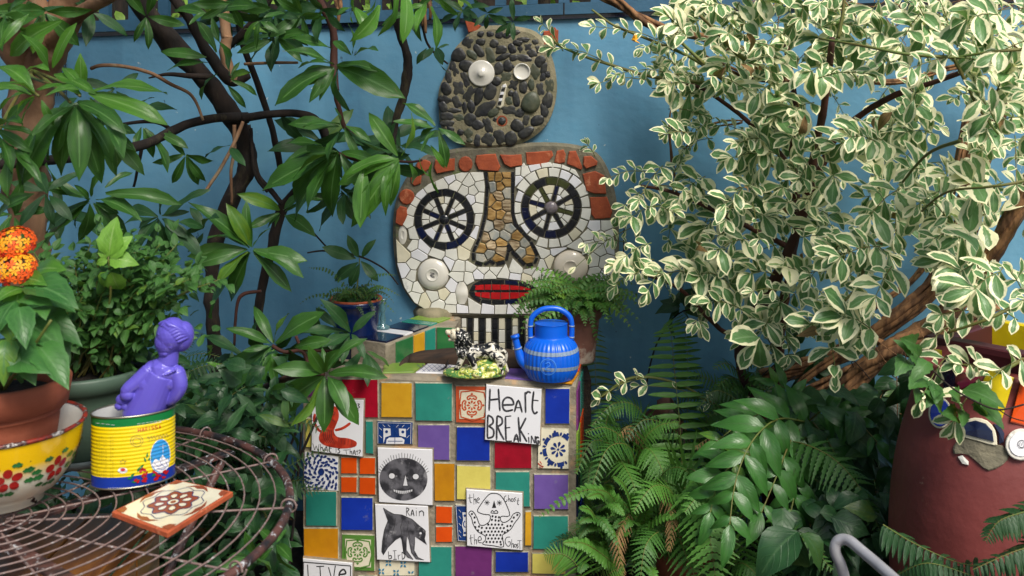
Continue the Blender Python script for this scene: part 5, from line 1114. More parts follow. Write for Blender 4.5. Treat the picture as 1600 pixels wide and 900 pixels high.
# label print: crop(130,480) scale 2.368 ; map picture x to angle by solving visible side
def can_q(px):
    best = None
    for k in range(181):
        q = -PI-.6+k*(PI+.9)/180; p = cpt(q, .06); nx = Vector((math.cos(q)/ca_, math.sin(q)/cb_)); nr_ = Vector((nx.x*math.cos(yaw)-nx.y*math.sin(yaw), nx.x*math.sin(yaw)+nx.y*math.cos(yaw)))
        if nr_.dot(Vector((p.x, p.y))) > 0: continue
        e_ = abs(800+p.x/p.y*F-px)
        if best is None or e_ < best[0]: best = (e_, q)
    return best[1]
QT = [can_q(146+i*4) for i in range(33)]
def cmap(dr):
    def f(X, Y):
        px = 130+X/2.368; py = 480+Y/2.368; i = min(max((px-146)/4, 0), 31.999); k = int(i); q = QT[k]+(QT[k+1]-QT[k])*(i-k); p = cpt(q, .06)
        z = CAMZ-(py-HY)/F*p.y-cc.z; return cpt(q, max(.004, min(.117, z)), dr)
    return f
def cprint(name, m, wd, strokes=(), fills=(), closed=(), dr=.0010):
    b = MB(); f = cmap(dr)
    for s in strokes:
        if len(s) == 2: s = [(s[0][0]+(s[1][0]-s[0][0])*k/6, s[0][1]+(s[1][1]-s[0][1])*k/6) for k in range(7)]; b.ribbon(s, wd, f, sub=1)
        else: b.ribbon(s, wd, f, sub=3)
    for s in closed: b.ribbon(s, wd, f, closed=True, sub=2)
    for s in fills:
        xs = [p[0] for p in s]; ys = [p[1] for p in s]; x = min(xs)
        while x < max(xs):
            st = clip(clip(list(s), -1, 0, -x), 1, 0, x+7); y = min(ys)
            while y < max(ys) and len(st) > 2:
                c = clip(clip(st, 0, -1, -y), 0, 1, y+3.5)
                if len(c) > 2 and area(c) > .05: b.fill(c, f)
                y += 3.5
            x += 7
    return b.build(name, m, lab_)
def glyphs(txt, x, y, w, h, dx, slope=0):
    G = {'H': [[(0, 0), (0, 1)], [(1, 0), (1, 1)], [(0, .5), (1, .5)]], 'A': [[(0, 1), (.5, 0)], [(.5, 0), (1, 1)], [(.2, .65), (.8, .65)]], 'R': [[(0, 0), (0, 1)], [(0, 0), (.9, .1), (.9, .42), (0, .5)], [(.3, .5), (1, 1)]],
         'I': [[(.5, 0), (.5, 1)]], 'S': [[(1, .1), (.4, 0), (0, .22), (.5, .5), (1, .75), (.6, 1), (0, .9)]]}
    o = []
    for i, ch in enumerate(txt):
        for s in G[ch]: o.append([(x+i*dx+u*w, y+v*h-slope*(i*dx+u*w)) for u, v in s])
    return o
cprint('can_lettering', M['redtile'], 2.0, glyphs('HARISSA', 204, 448, 8, 13, 12.2, .16))
cprint('can_lettering', M['inkg'], 1.2, [[(235+i*11, 486-i*1.4), (240+i*11, 478-i*1.6), (244+i*11, 488-i*1.4), (248+i*11, 480-i*1.3)] for i in range(7)]+[[(240+i*11, 495-i), (248+i*11, 492-i)] for i in range(5)], closed=[circ(198, 494, 22, 20, 18), circ(198, 494, 15, 12, 14)])
cprint('can_small_print', M['ink'], .8, [[(52+8*k, 478+6*j), (52+8*k+5, 478.6+6*j)] for j in range(26) for k in range(8) if R.random() < .75 and not (k == 5)], dr=.0009)
cprint('can_star', M['inkg'], 1.1, closed=[[(148+(9 if i % 2 else 20)*.65*math.cos(PI/5*i-PI/2), 572+(6 if i % 2 else 18)*.65*math.sin(PI/5*i-PI/2)) for i in range(10)]])
cprint('can_emblem', M['whiteink'], 1, fills=[circ(146, 603, 18, 11, 16)]); cprint('can_emblem_mark', M['redtile'], 1, fills=[circ(148, 600, 9, 5, 10)], dr=.0014)
oc = circ(283, 550, 35, 62, 32, rot=.08); M['skyb'] = mat('printed_sky_blue', lin('2f8fd0'), .3)
cprint('can_picture', M['skyb'], 1, fills=[oc]); cprint('can_picture_edge', M['whiteink'], 1.8, closed=[oc], dr=.0014)
cprint('can_mountain', M['whiteink'], 1, fills=[[(252, 580), (266, 560), (278, 568), (290, 545), (302, 562), (312, 558), (314, 590), (300, 606), (284, 611), (266, 602)]], dr=.0013)
cprint('can_picture_lines', M['canblue'], 1.6, [[(262, 575), (275, 590), (290, 580)], [(290, 555), (283, 575), (298, 590)], [(270, 595), (290, 600), (305, 590)], [(300, 570), (308, 585)]], dr=.0016)
cprint('can_tower', M['whiteink'], 1.2, [[(291, 540), (291, 505)], [(276, 515), (303, 512)]], dr=.0016)
pp = []; lv = []
for i in range(22):
    x = R.uniform(190, 312); y = 642-(x-190)*.16+R.uniform(-48, 6)*min(1, (320-abs(x-245)*2)/300+.2); a = R.uniform(-1.2, .4); L = R.uniform(15, 24)
    if inside((x, y), oc): continue
    c, s = math.cos(a), math.sin(a); pp.append([(x+c*u-s*v, y+s*u+c*v) for u, v in ((-L/2, 0), (-L/4, 5), (L/4, 4), (L/2, 0), (L/4, -3), (-L/4, -5))])
for (x, y, a) in ((172, 632, -.3), (182, 622, -1), (200, 640, -.2), (205, 600, -1.2), (236, 548, -1.3), (246, 560, -.6), (228, 565, -2), (188, 645, 0), (215, 590, -.9), (260, 620, -.6), (222, 628, -1.9)):
    c, s = math.cos(a), math.sin(a); lv.append([(x+c*u-s*v, y+s*u+c*v) for u, v in ((-10, 0), (0, 4.5), (13, 0), (0, -4.5))])
cprint('can_leaves', M['cangreen'], 1, fills=lv, dr=.0011); cprint('can_peppers', M['redtile'], 1, fills=pp, dr=.0015)
cprint('can_fine_print', M['whiteink'], 1.3, [[(x, 669-(x-60)*.03), (x+5, 669-(x-60)*.03)] for x in range(92, 172, 8)]+[[(x, 676-(x-60)*.03), (x+5, 676-(x-60)*.03)] for x in range(92, 190, 8)]+[[(x, 652-(x-250)*.25), (x+5, 651-(x-250)*.25)] for x in range(250, 300, 9)]+[[(x, 428+(x-50)*.12), (x+14, 429+(x-50)*.12)] for x in range(50, 115, 18)]+[[(x, 432-(x-195)*.15), (x+12, 430-(x-195)*.15)] for x in range(200, 320, 15)]+[[(x, 438-(x-195)*.15), (x+12, 436-(x-195)*.15)] for x in range(200, 290, 15)])
# doll
M['doll'] = mat('purple_plastic', lin('6258c2'), .34, lin('584eb6'), scale=8, amt=.3, coat=.25)
dl = thing('doll_figurine', 'purple plastic girl figurine with hair bun leaning out of the harissa can', 'figurine', cc+Vector((0, 0, .01)))
def dp(x, y, d=0): return Vector(((x-800)*CS, cc.y+.006+d*CS*(.9 if y < 615 else .55), CAMZ-(y-HY)*CS))
def ee(x, y, rx, ry, rz, d=0, rot=0, rx2=0): return ('e', dp(x, y, d), Vector((rx*CS, rz*CS, ry*CS)), Euler((rx2, rot, 0)))
def cap(P, rr): return ('c', [dp(x, y, d) for x, y, d in P], tuple(r*CS for r in rr) if isinstance(rr, tuple) else rr*CS)
T_ = .42
D = [ee(267, 524, 24, 27, 26), ee(261, 534, 20, 22, 22, -2), ee(259, 549, 12, 9, 14, -5), cap([(264, 548, 0), (260, 568, 0)], (14, 16)),
  ee(254, 580, 31, 15, 21, rot=.25), ee(250, 592, 32, 20, 22, rot=.35), cap([(252, 583, 0), (238, 612, 0), (222, 648, 4), (216, 690, 6)], (25, 29, 33, 24)), ee(238, 602, 27, 22, 22, -6, .3),
  cap([(234, 578, -10), (220, 592, -16), (204, 606, -22), (204, 620, -24)], (12, 12, 10, 8)), ee(205, 612, 11, 10, 9, -24), ee(196, 622, 12, 10, 9, -24), ee(190, 632, 8, 7, 7, -24), ee(200, 632, 8, 7, 7, -26),
  cap([(276, 583, -4), (281, 602, -6), (274, 618, -8), (264, 628, -4)], (12.5, 12, 10, 7))]
D += [ee(260.5, 531, 2.4, 4.0, 3.4, -23.5), ee(260, 534.5, 3.0, 2.0, 2.6, -23.8), ee(261, 541, 4.0, 1.2, 2.4, -22), ee(261, 544, 3.2, 1.3, 2.4, -21.5), ee(270, 537, 6, 6, 4, -20), ee(252, 537, 5, 5, 4, -18), ee(261, 550, 5, 4, 4, -17), ee(284, 531, 4, 6, 4, -10),
  ee(254, 519, 4, 1.3, 2.5, -21), ee(268, 519, 4.6, 1.3, 2.5, -23), ee(254.5, 524.5, 2.6, 1.7, 2.2, -21), ee(268, 524.5, 2.8, 1.7, 2.2, -22.6)]
def hp_(a, b_, k=1.0):
    cc_ = math.sqrt(max(0, 1-a*a-b_*b_)); return (267+26.5*k*(a*.93+cc_*.37), 523-27.5*k*b_, 26.5*k*(a*.37-cc_*.93))
for i in range(10):
    a0 = -.72+.11*i; b0 = .66-.105*i+.18*math.sin(PI*i/9); D.append(cap([hp_(a0, b0, 1.0), hp_(a0+.30, min(.9, b0+.12), 1.03), hp_(min(.8, a0+.62), b0*.75+.08, 1.04), hp_(.93, .24-.06*i, 1.0)], (2.4, 2.9, 2.9, 2.2)))
D += [ee(282, 528, 17, 24, 20, 6, .1)]
for i in range(13): t = i/12; D.append(ee(236+t*42, 573+8*math.sin(PI*t)+t*2, 1.9, 1.9, 2.2, -19-4*math.sin(PI*t)))

b = blob(D, .0009, 2, .4); b.build('doll_body', M['doll'], dl, True)
b = MB()
M['dolldark'] = mat('purple_plastic_groove', lin('40349e'), .35)
# ------------------------------------------------------------------ enamel bowl, terracotta pot, lantana
ec = onz(3, 785, TABZ); ec.z = TABZ+.0025; rB = .122
eb = thing('enamel_bowl', 'yellow and white enamel bowl painted with red flowers, chipped rim', 'bowl', ec)
EP = [(.0001, .006), (.052, .006), (.056, 0), (.062, .002), (.062, .012), (.085, .026), (.106, .056), (.117, .088), (.1225, .122), (.126, .1245), (.1225, .1265), (.119, .122), (.113, .088), (.102, .056), (.08, .03), (.0001, .018)]
m, t, bs = nodes('yellow_to_white_enamel'); tc = N(t, 'ShaderNodeTexCoord'); sx = N(t, 'ShaderNodeSeparateXYZ'); t.links.new(tc.outputs['Object'], sx.inputs[0]); nz = N(t, 'ShaderNodeTexNoise'); nz.inputs['Scale'].default_value = 30; t.links.new(tc.outputs['Object'], nz.inputs[0])
ad = N(t, 'ShaderNodeMath', operation='MULTIPLY_ADD'); t.links.new(nz.outputs[0], ad.inputs[0]); ad.inputs[1].default_value = .012; t.links.new(sx.outputs[2], ad.inputs[2])
cl = mix(t, ramp(t, ad.outputs[0], .066, .094), lin('d9d3c0'), lin('e0b40c')); n2 = N(t, 'ShaderNodeTexNoise'); n2.inputs['Scale'].default_value = 22; n2.inputs['Detail'].default_value = 6; t.links.new(tc.outputs['Object'], n2.inputs[0])
cl = mix(t, ramp(t, n2.outputs[0], .69, .71), cl, lin('2a2020')); t.links.new(cl, bs.inputs['Base Color']); bs.inputs['Roughness'].default_value = .2; bs.inputs['Coat Weight'].default_value = .5
M['enamel'] = m
b = MB(); b.lathe(EP[:9], ec, 72); b.build('bowl_outside', m, eb, True)
b = MB(); b.lathe(EP[10:], ec, 72); b.build('bowl_inside', M['white'], eb, True)
M['chiprim'] = mat('chipped_red_rim', lin('8a2a1c'), .5, lin('3a2020'), scale=60, amt=.9, wear=lin('c9c6c0'), wscale=60, wthr=.58)
b = MB(); b.lathe([(.1225, .1205), (.1265, .1235), (.1265, .1265), (.1225, .128), (.119, .1255)], ec, 72); b.build('bowl_rim', M['chiprim'], eb, True)
def emap(dr=.0008):
    def f(a, z):
        k = 4
        for i in range(4, 8):
            if EP[i][1] <= z <= EP[i+1][1]: k = i
        t = (z-EP[k][1])/(EP[k+1][1]-EP[k][1]); r = EP[k][0]+(EP[k+1][0]-EP[k][0])*t+dr; return ec+Vector((r*math.cos(a), r*math.sin(a), z-dr*.3))
    return f
M['ered'] = mat('red_enamel', lin('a8201c'), .25, lin('8c1814'), scale=90); M['egreen'] = mat('green_enamel', lin('2c7038'), .25, lin('245c30'), scale=90)
fr_ = []; fg = []
for a0 in (-1.75, -1.02, -.35, .4, 1.1, 1.9, 2.7, 3.5):
    z0 = .068
    for k in range(5):
        th = 2*PI*k/5+.4; cx, cz = a0+.115*math.cos(th), z0+.0125*math.sin(th); fr_.append([(cx+.075*math.cos(th)*u-.062*math.sin(th)*v, cz+.0082*math.sin(th)*u+.007*math.cos(th)*v) for u, v in [(math.cos(q)*.95, math.sin(q)*.95) for q in [2*PI*j/10 for j in range(10)]]])
    for (dx, dz, sx_) in ((-.27, -.006, 1), (-.31, .004, .9), (.25, .012, 1), (.27, -.006, .9), (-.16, .020, .8), (.1, .024, .8), (.02, -.024, .9), (-.1, -.024, .7), (-.22, -.02, .8)):
        fg.append([(a0+dx+.085*sx_*u, z0+dz+.0065*sx_*v) for u, v in ((-1, 0), (-.5, .7), (-.3, .5), (.2, .9), (.5, .5), (1, .1), (.6, -.5), (.2, -.8), (-.2, -.5), (-.6, -.6))])
f_ = emap(.0010); f2 = emap(.0014)
for k in range(8):
    b = MB(); [b.fill(p, f_) for p in fg[k*9:k*9+9]]; fo = b.build('painted_leaves', M['egreen'], eb); fo['kind'] = 'stuff'
    b = MB(); [b.fill(p, f2) for p in fr_[k*5:k*5+5]]; b.build('painted_flower', M['ered'], eb)
pc = ec+Vector((.0, .0, .018))
lp_ = pot('terracotta_pot', 'terracotta pot standing in the yellow enamel bowl, holding the orange lantana', pc, .070, .094, .178, M['terrapot'], .045, .010, lines=((.128, M['terrapot']),))
lt = thing('lantana_plant', 'orange and yellow flowering lantana in the terracotta pot at far left', 'flowering plant', pc+Vector((0, 0, .15)))
top0 = pc+Vector((0, 0, .155)); LV = Leaves(lt)
def P16(x, y, d=1.55): return at(x, y, d)
stems = [[top0, P16(20, 520), P16(40, 440), P16(22, 405)], [top0, P16(15, 500), P16(10, 400, 1.58), P16(10, 375, 1.58)], [top0, P16(40, 560, 1.5), P16(80, 500, 1.48)], [top0, P16(-40, 520), P16(-60, 440)], [top0, P16(-20, 540, 1.45), P16(-30, 480, 1.4)]]
for s in stems: b = MB(); b.tube(s, (.0035, .002), 6); b.build('stem', M['stem'], lt, True)
for (bx, by, tx, ty, d, k) in ((30, 450, 20, 516, 1.5, 'lantb'), (45, 445, 120, 465, 1.5, 'lant'), (38, 438, 62, 432, 1.52, 'lantb'), (40, 450, -15, 462, 1.5, 'lantb'), (25, 470, -20, 520, 1.48, 'lant'), (50, 500, 112, 500, 1.55, 'lant'), (45, 505, 100, 545, 1.5, 'lant'), (60, 540, 108, 600, 1.46, 'lant'), (30, 530, 50, 600, 1.46, 'lant'),
    (10, 530, 0, 590, 1.45, 'lant'), (20, 500, 75, 470, 1.6, 'lant'), (5, 470, -40, 440, 1.55, 'lant'), (70, 520, 110, 560, 1.56, 'lant'), (50, 470, 100, 440, 1.62, 'lant'), (20, 560, 70, 575, 1.45, 'lant'), (40, 430, 0, 425, 1.55, 'lantb'), (50, 430, 88, 405, 1.6, 'lantb'), (-10, 500, -50, 560, 1.45, 'lant'), (30, 480, 40, 540, 1.44, 'lant')):
    p = at(bx, by, d+.03); q = at(tx, ty, d-.02); LV.add(k, p, q-p, Vector((0, -.7, .9))+rv(.3), (q-p).length*.98, .92)
for i in range(40):
    x, y = R.uniform(-60, 100), R.uniform(450, 590); p = at(x, y, R.uniform(1.5, 1.68)); LV.add('lant', p, Vector((R.uniform(-1, 1), R.uniform(-1, .4), R.uniform(-.6, .3))), Vector((0, -.4, 1))+rv(.4), R.uniform(.04, .065))
LV.flush()
M['fl_or'] = mat('orange_petal', lin('e86a10'), .6, lin('e0480c'), scale=80, vary=.1); M['fl_ye'] = mat('yellow_petal', lin('f2b418'), .6, lin('ec9a10'), scale=80); M['fl_re'] = mat('red_petal', lin('cc2c10'), .6, lin('b82008'), scale=80)
def floret(c, nrm, r, m, parent):
    b = MB(); x = nrm.orthogonal().normalized(); y = nrm.cross(x); vs = [c]; fs = []
    for k in range(5):
        a = 2*PI*k/5+R.random()*.2; i0 = len(vs)
        for (da, rr, h) in ((-.5, .55, .1), (-.38, 1, -.05), (0, 1.12, -.1), (.38, 1, -.05), (.5, .55, .1)): vs.append(c+(x*math.cos(a+da)+y*math.sin(a+da))*r*rr+nrm*h*r)
        fs += [(0, i0, i0+1, i0+2), (0, i0+2, i0+3, i0+4)]
    b.add(vs, fs); b.build('floret', m, parent)
for (hx, hy, hd, rx, rz) in ((22, 378, 1.56, .031, .016), (24, 418, 1.54, .030, .018), (-22, 392, 1.6, .027, .016)):
    c = at(hx, hy, hd); U_ = Vector((.1, -.55, .85)).normalized()
    for i in range(44):
        ph = math.acos(1-1.35*(i+.5)/44); th = i*2.399; o_ = Vector((math.sin(ph)*math.cos(th)*rx, math.sin(ph)*math.sin(th)*rx, math.cos(ph)*rz)); rot = Z_.rotation_difference(U_); o2 = rot @ o_
        m_ = M['fl_re'] if ph > 1.62 else (M['fl_or'] if ph > 1.15 or R.random() < .3 else M['fl_ye']); floret(c+o2, (o2+U_*.01).normalized(), R.uniform(.0062, .0078), m_, lt)
    b = MB(); b.tube([c-U_*.03, c], (.002, .004), 6); b.build('flower_stalk', M['stem'], lt)
# grey-green plastic pot with bush
gc = onz(130, 702, TABZ); gc.z = TABZ+.0025; gc.x = (128-800)/F*gc.y
M['gplast'] = mat('grey_green_plastic', lin('4d6354'), .5, lin('45594c'), scale=6, amt=.4, bump=.1)
ss = MB(); ss.lathe([(.0001, 0), (.118, 0), (.128, .014), (.124, .015), (.114, .004), (.0001, .004)], gc, 48); M['gsauc'] = mat('grey_saucer', lin('6f7f84'), .5); tag(ss.build('plant_saucer', M['gsauc'], None, True, loc=gc), 'grey plastic saucer under the grey green pot on the wire table', 'saucer')
gp = pot('plastic_pot', 'large grey green plastic pot behind the harissa can, holding a leafy bush', gc+Vector((0, 0, .005)), .100, .124, .150, M['gplast'], .030, .006, n=56)
bu = thing('leafy_bush', 'leafy bush with fine green leaves and lime tips in the grey green pot', 'bush', gc+Vector((0, 0, .14)))
LV = Leaves(bu); top0 = gc+Vector((0, 0, .14)); D0 = gc.y
tips = []
for i in range(64):
    tx, ty = R.gauss(190, 75), R.uniform(362, 560)
    if tx < 40 or tx > 345: continue
    if ty < 400 and tx < 130: ty += 30
    lim = 470+max(0, 0)
    if tx > 290 and ty < 415: ty += 50
    tips.append((tx, ty))
for (tx, ty) in tips:
    d = D0+R.uniform(-.10, .12); e_ = at(tx, ty, d); s0 = top0+Vector((R.uniform(-.07, .07), R.uniform(-.05, .05), 0)); mid = s0.lerp(e_, .55)+Vector((0, 0, .03)); b = MB(); b.tube([s0, mid, e_], (.0022, .001), 5, sub=4); b.build('stem', M['stem'], bu, True)
    P, _ = spline([s0, mid, e_], [1]*3, 10); n = len(P)
    for k in range(n//3, n, 1):
        dd = (P[min(k+1, n-1)]-P[max(0, k-1)]).normalized(); side = dd.cross(Vector((0, -.5, 1))).normalized()
        for s in (1, -1):
            # compound leaf: pairs of leaflets
            if R.random() < .55: continue
            L = R.uniform(.020, .034); dv = side*s+dd*.5+rv(.35); LV.add('bush', P[k], dv, Vector((0, -.5, 1))+rv(.4), L, R.uniform(.8, 1.1))
            if R.random() < .5:
                q = P[k]+dv.normalized()*L; LV.add('bush', q, dv+rv(.5), Vector((0, -.5, 1))+rv(.4), L*.9)
                LV.add('bush', q, dv+side*.8, Vector((0, -.5, 1))+rv(.4), L*.8)
for (bx, by, tx, ty) in ((170, 400, 178, 345), (172, 402, 196, 370), (166, 404, 158, 378), (172, 405, 205, 405), (168, 406, 150, 412), (175, 425, 186, 460), (165, 425, 155, 450)):
    p = at(bx, by, D0-.13); q = at(tx, ty, D0-.13+R.uniform(-.02, .02)); LV.add('lime', p, q-p, Vector((0, -1, .4))+rv(.3), (q-p).length*1.15, 1.1)
b = MB(); b.tube([top0, at(170, 480, D0-.1), at(169, 400, D0-.13)], (.0028, .0015), 6); b.build('stem', M['stem'], bu, True)
for i in range(420):
    x = R.gauss(190, 68); y = R.uniform(405, 575)
    if not 60 < x < 335: continue
    if y > 545 and x > 225: continue
    p = at(x, y, D0+R.uniform(-.11, .12)); LV.add('bush', p, rv(), Vector((0, -.5, 1))+rv(.5), R.uniform(.018, .032))
LV.flush(300, 9)
# ================================================================== TREES ON THE LEFT
def branch(parent, pts, rpx, m, name='branch', n=9):
    """pts: (px,py,Y); rpx radii in photo px"""
    P = [at(*p) for p in pts]; rr = [r*p[2]/F for r, p in zip(rpx, pts)] if isinstance(rpx, (list, tuple)) else [rpx*p[2]/F for p in pts]
    b = MB(); b.tube(P, rr, n, True, 6)
    for i, v in enumerate(b.v):
        v = Vector(v); k = mnoise.noise(v*14)*.10+mnoise.noise(v*40)*.06; c = b.v
        b.v[i] = v+Vector((mnoise.noise(v*25+Vector((3, 1, 2))), mnoise.noise(v*25+Vector((7, 5, 2))), 0))*rr[0]*.30+Vector((mnoise.noise(v*70), mnoise.noise(v*70+Vector((5, 5, 5))), 0))*rr[0]*.16
    return b.build(name, m, parent, True)
tt = thing('old_tree', 'thick tan trunked tree with glossy bright leaves at the far left', 'tree', at(45, 700, 2.55)-Vector((0, 0, 0)))
tt.location.z = 0
M['barkt'].node_tree
branch(tt, [(40, 980, 2.6), (44, 560, 2.58), (42, 330, 2.55), (40, 215, 2.52), (52, 130, 2.5), (84, 60, 2.46), (120, -30, 2.4), (150, -120, 2.35)], [36, 33, 30, 32, 34, 30, 26, 22], M['barkt'], 'trunk', 14)
branch(tt, [(50, 120, 2.5), (20, 60, 2.45), (-10, 10, 2.4), (-50, -60, 2.35)], [28, 26, 24, 20], M['barkt'])
branch(tt, [(70, 80, 2.45), (40, 40, 2.38), (20, -20, 2.3)], [18, 17, 15], M['barkt'])
branch(tt, [(66, 90, 2.48), (95, 45, 2.4), (150, 5, 2.3), (220, -30, 2.2)], [17, 14, 11, 9], M['barkt'])
branch(tt, [(80, 40, 2.44), (60, 10, 2.4), (40, -40, 2.4)], [16, 15, 14], M['barkt'])
dk = thing('shade_tree', 'dark leaning tree with long glossy leaves before the blue wall', 'tree', at(335, 800, 3.0)); dk.location.z = 0
B = M['bark']
branch(dk, [(350, 960, 3.0), (340, 640, 3.0), (334, 520, 3.0), (330, 450, 3.0), (336, 380, 3.0), (362, 310, 3.0), (384, 268, 3.0), (386, 235, 3.0), (370, 195, 2.98), (330, 135, 2.95), (270, 70, 2.9), (222, 10, 2.85), (190, -60, 2.8)], [13, 12, 10, 11, 12, 13, 14, 14, 15, 16, 17, 16, 15], B, 'trunk', 14)
branch(dk, [(404, 960, 3.06), (404, 560, 3.06), (406, 470, 3.06), (424, 390, 3.05), (440, 330, 3.05), (462, 300, 3.04), (500, 255, 3.0), (510, 225, 2.98), (498, 192, 2.95), (470, 178, 2.92), (425, 178, 2.9), (380, 185, 2.92)], [7, 7, 7.5, 8, 9, 8, 7, 7, 7, 6, 6, 7], B, 'trunk', 12)
branch(dk, [(386, 184, 2.96), (345, 184, 2.9), (300, 192, 2.85), (265, 207, 2.8), (225, 226, 2.7), (160, 240, 2.6), (80, 250, 2.5), (-60, 262, 2.4)], [9, 7, 7, 8, 8, 8, 8, 8], B)
branch(dk, [(355, 55, 2.8), (352, 80, 2.8), (358, 110, 2.8), (366, 128, 2.8)], [8, 8, 9, 10], M['barkt']); branch(dk, [(348, -40, 2.8), (350, 20, 2.8), (354, 60, 2.8)], [9, 8, 8], M['barkt'])
branch(dk, [(250, -30, 2.7), (290, 22, 2.72), (320, 75, 2.75), (348, 115, 2.78), (366, 128, 2.8), (390, 118, 2.8)], [9, 8, 9, 9, 8, 5], B)
branch(dk, [(440, -40, 2.9), (400, 30, 2.9), (355, 75, 2.9)], [7, 7, 6], B); branch(dk, [(368, -30, 3.0), (372, 30, 3.0), (383, 80, 3.0), (400, 125, 3.02), (422, 190, 3.04), (436, 250, 3.06), (440, 290, 3.06)], [4, 5, 5, 5, 5, 5, 5], B)
branch(dk, [(484, -30, 2.85), (505, 12, 2.85), (520, 45, 2.85), (522, 95, 2.85), (524, 140, 2.83), (530, 170, 2.8), (540, 200, 2.8), (560, 215, 2.8)], [6, 6, 6, 6, 5, 4, 3.5, 3], M['barkr'])
branch(dk, [(618, -20, 2.9), (622, 35, 2.9), (634, 80, 2.9), (637, 110, 2.9), (630, 150, 2.9), (618, 190, 2.9), (616, 205, 2.9), (612, 225, 2.88)], [8, 7, 7, 7, 7, 6, 6, 5], B)
branch(dk, [(142, 107, 2.6), (160, 102, 2.6), (195, 104, 2.65), (235, 114, 2.7), (268, 132, 2.75), (300, 150, 2.8), (318, 188, 2.82)], [3, 3, 3, 3, 3, 2.5, 2], M['barkt']); branch(dk, [(232, 122, 2.85), (262, 116, 2.86), (300, 119, 2.88), (330, 120, 2.9)], [1, 3, 4.5, 5], B)
branch(dk, [(192, 194, 2.8), (225, 190, 2.82), (250, 192, 2.85), (270, 205, 2.86)], [2.5, 3, 3.5, 3], B); branch(dk, [(222, 228, 2.8), (218, 250, 2.8), (209, 292, 2.8)], [3, 2.5, 2], B); branch(dk, [(380, 190, 2.9), (365, 225, 2.88), (345, 262, 2.86), (320, 300, 2.84)], [3, 3, 3, 2.5], M['barkt']); branch(dk, [(366, 195, 2.9), (366, 235, 2.9), (361, 270, 2.9), (362, 320, 2.9)], [3, 3, 2.5, 2], M['barkt'])
branch(dk, [(388, 195, 3.0), (396, 240, 3.0), (404, 275, 3.0), (424, 298, 3.0), (440, 318, 3.0)], [4, 4, 4, 4, 4], B); branch(dk, [(392, 200, 2.96), (398, 270, 2.96), (418, 300, 2.98)], [2.5, 2.5, 2], B)
branch(dk, [(382, 100, 2.9), (430, 98, 2.86), (465, 98, 2.84)], [2.5, 2.5, 2], M['barkt']); branch(dk, [(408, 455, 3.0), (380, 460, 3.0), (370, 480, 3.0), (366, 540, 3.0)], [2.5, 3, 2.5, 2], M['barkr'])
branch(dk, [(425, 540, 2.8), (445, 550, 2.8), (470, 548, 2.8), (478, 560, 2.8), (482, 575, 2.78)], [3, 3, 3, 3, 3], M['barkr']); branch(dk, [(462, 525, 2.8), (474, 545, 2.8), (500, 548, 2.8), (530, 548, 2.82)], [2.5, 2.5, 2.5, 2], M['barkr'])
branch(dk, [(660, 250, 2.7), (640, 253, 2.7), (600, 250, 2.72), (560, 250, 2.75), (530, 240, 2.78)], [1.8, 2, 2.5, 3, 3], M['barkr']); branch(dk, [(505, 585, 2.5), (480, 585, 2.55), (450, 590, 2.65), (404, 610, 3.0)], [4, 4, 5, 6], M['barkr'])
branch(dk, [(480, 395, 3.1), (510, 392, 3.12), (560, 400, 3.14), (600, 420, 3.14), (622, 445, 3.14)], [1.2, 1.6, 1.6, 1.4, 1.2], B); branch(dk, [(484, 357, 3.1), (500, 375, 3.1), (512, 388, 3.12)], [1.2, 1.4, 1.4], B)
branch(dk, [(700, 100, 3.1), (672, 75, 3.1), (660, 40, 3.05), (655, -10, 3.0)], [1.5, 2, 2, 3], B)
LV = Leaves(dk); LT = Leaves(tt)
def CL(lv, kind, Y, cx, cy, tips, wf=1.0):
    c = at(cx, cy, Y)
    for tp in tips:
        if len(tp) == 4: b0 = at(tp[0], tp[1], Y+R.uniform(-.02, .02)); tx, ty = tp[2:]
        else: b0 = c+rv(.004); tx, ty = tp
        e_ = at(tx, ty, Y+R.uniform(-.09, .05)); d = e_-b0; L = d.length*1.06
        n = Vector((0, -.75, .65))+rv(.45)
        if R.random() < .15: n = Vector((R.choice([-1, 1]), -.4, .3))
        lv.add(kind, b0+d.normalized()*(.008), d, n, L, wf*R.uniform(.78, 1.08))
CL(LV, 'rhodo', 2.45, 509, 585, [(485, 549), (516, 552), (442, 572), (423, 640), (469, 661), (508, 667), (542, 633), (558, 658), (590, 578), (558, 525), (463, 600, 424, 612), (505, 548), (528, 556)])
CL(LV, 'rhodo', 2.7, 427, 540, [(399, 482), (444, 494), (497, 489), (457, 544, 507, 531), (363, 511), (385, 547), (336, 630), (322, 612), (399, 611), (410, 570), (372, 590), (440, 585), (425, 596)])
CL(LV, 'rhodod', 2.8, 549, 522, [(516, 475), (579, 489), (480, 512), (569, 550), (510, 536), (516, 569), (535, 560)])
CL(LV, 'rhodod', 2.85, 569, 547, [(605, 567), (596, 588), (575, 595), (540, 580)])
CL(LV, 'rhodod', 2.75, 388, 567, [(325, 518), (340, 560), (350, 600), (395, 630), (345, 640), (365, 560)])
CL(LV, 'rhodob', 2.6, 330, 560, [(336, 540, 309, 562), (318, 565, 356, 577), (300, 580, 291, 600)], 1.2)
CL(LV, 'rhodo', 2.7, 392, 390, [(310, 317), (361, 326), (382, 322), (298, 398), (472, 404), (470, 417), (452, 450), (353, 470), (325, 485), (415, 359), (330, 360), (305, 412), (340, 440)])
CL(LV, 'rhodo', 2.9, 442, 332, [(386, 302), (392, 354), (496, 305), (484, 356), (430, 350), (420, 350), (478, 298)])
CL(LV, 'rhodo', 2.7, 529, 236, [(413, 290), (443, 305), (457, 262), (511, 338), (448, 245), (448, 338), (580, 245), (532, 285), (490, 300), (560, 290), (478, 322), (508, 270)])
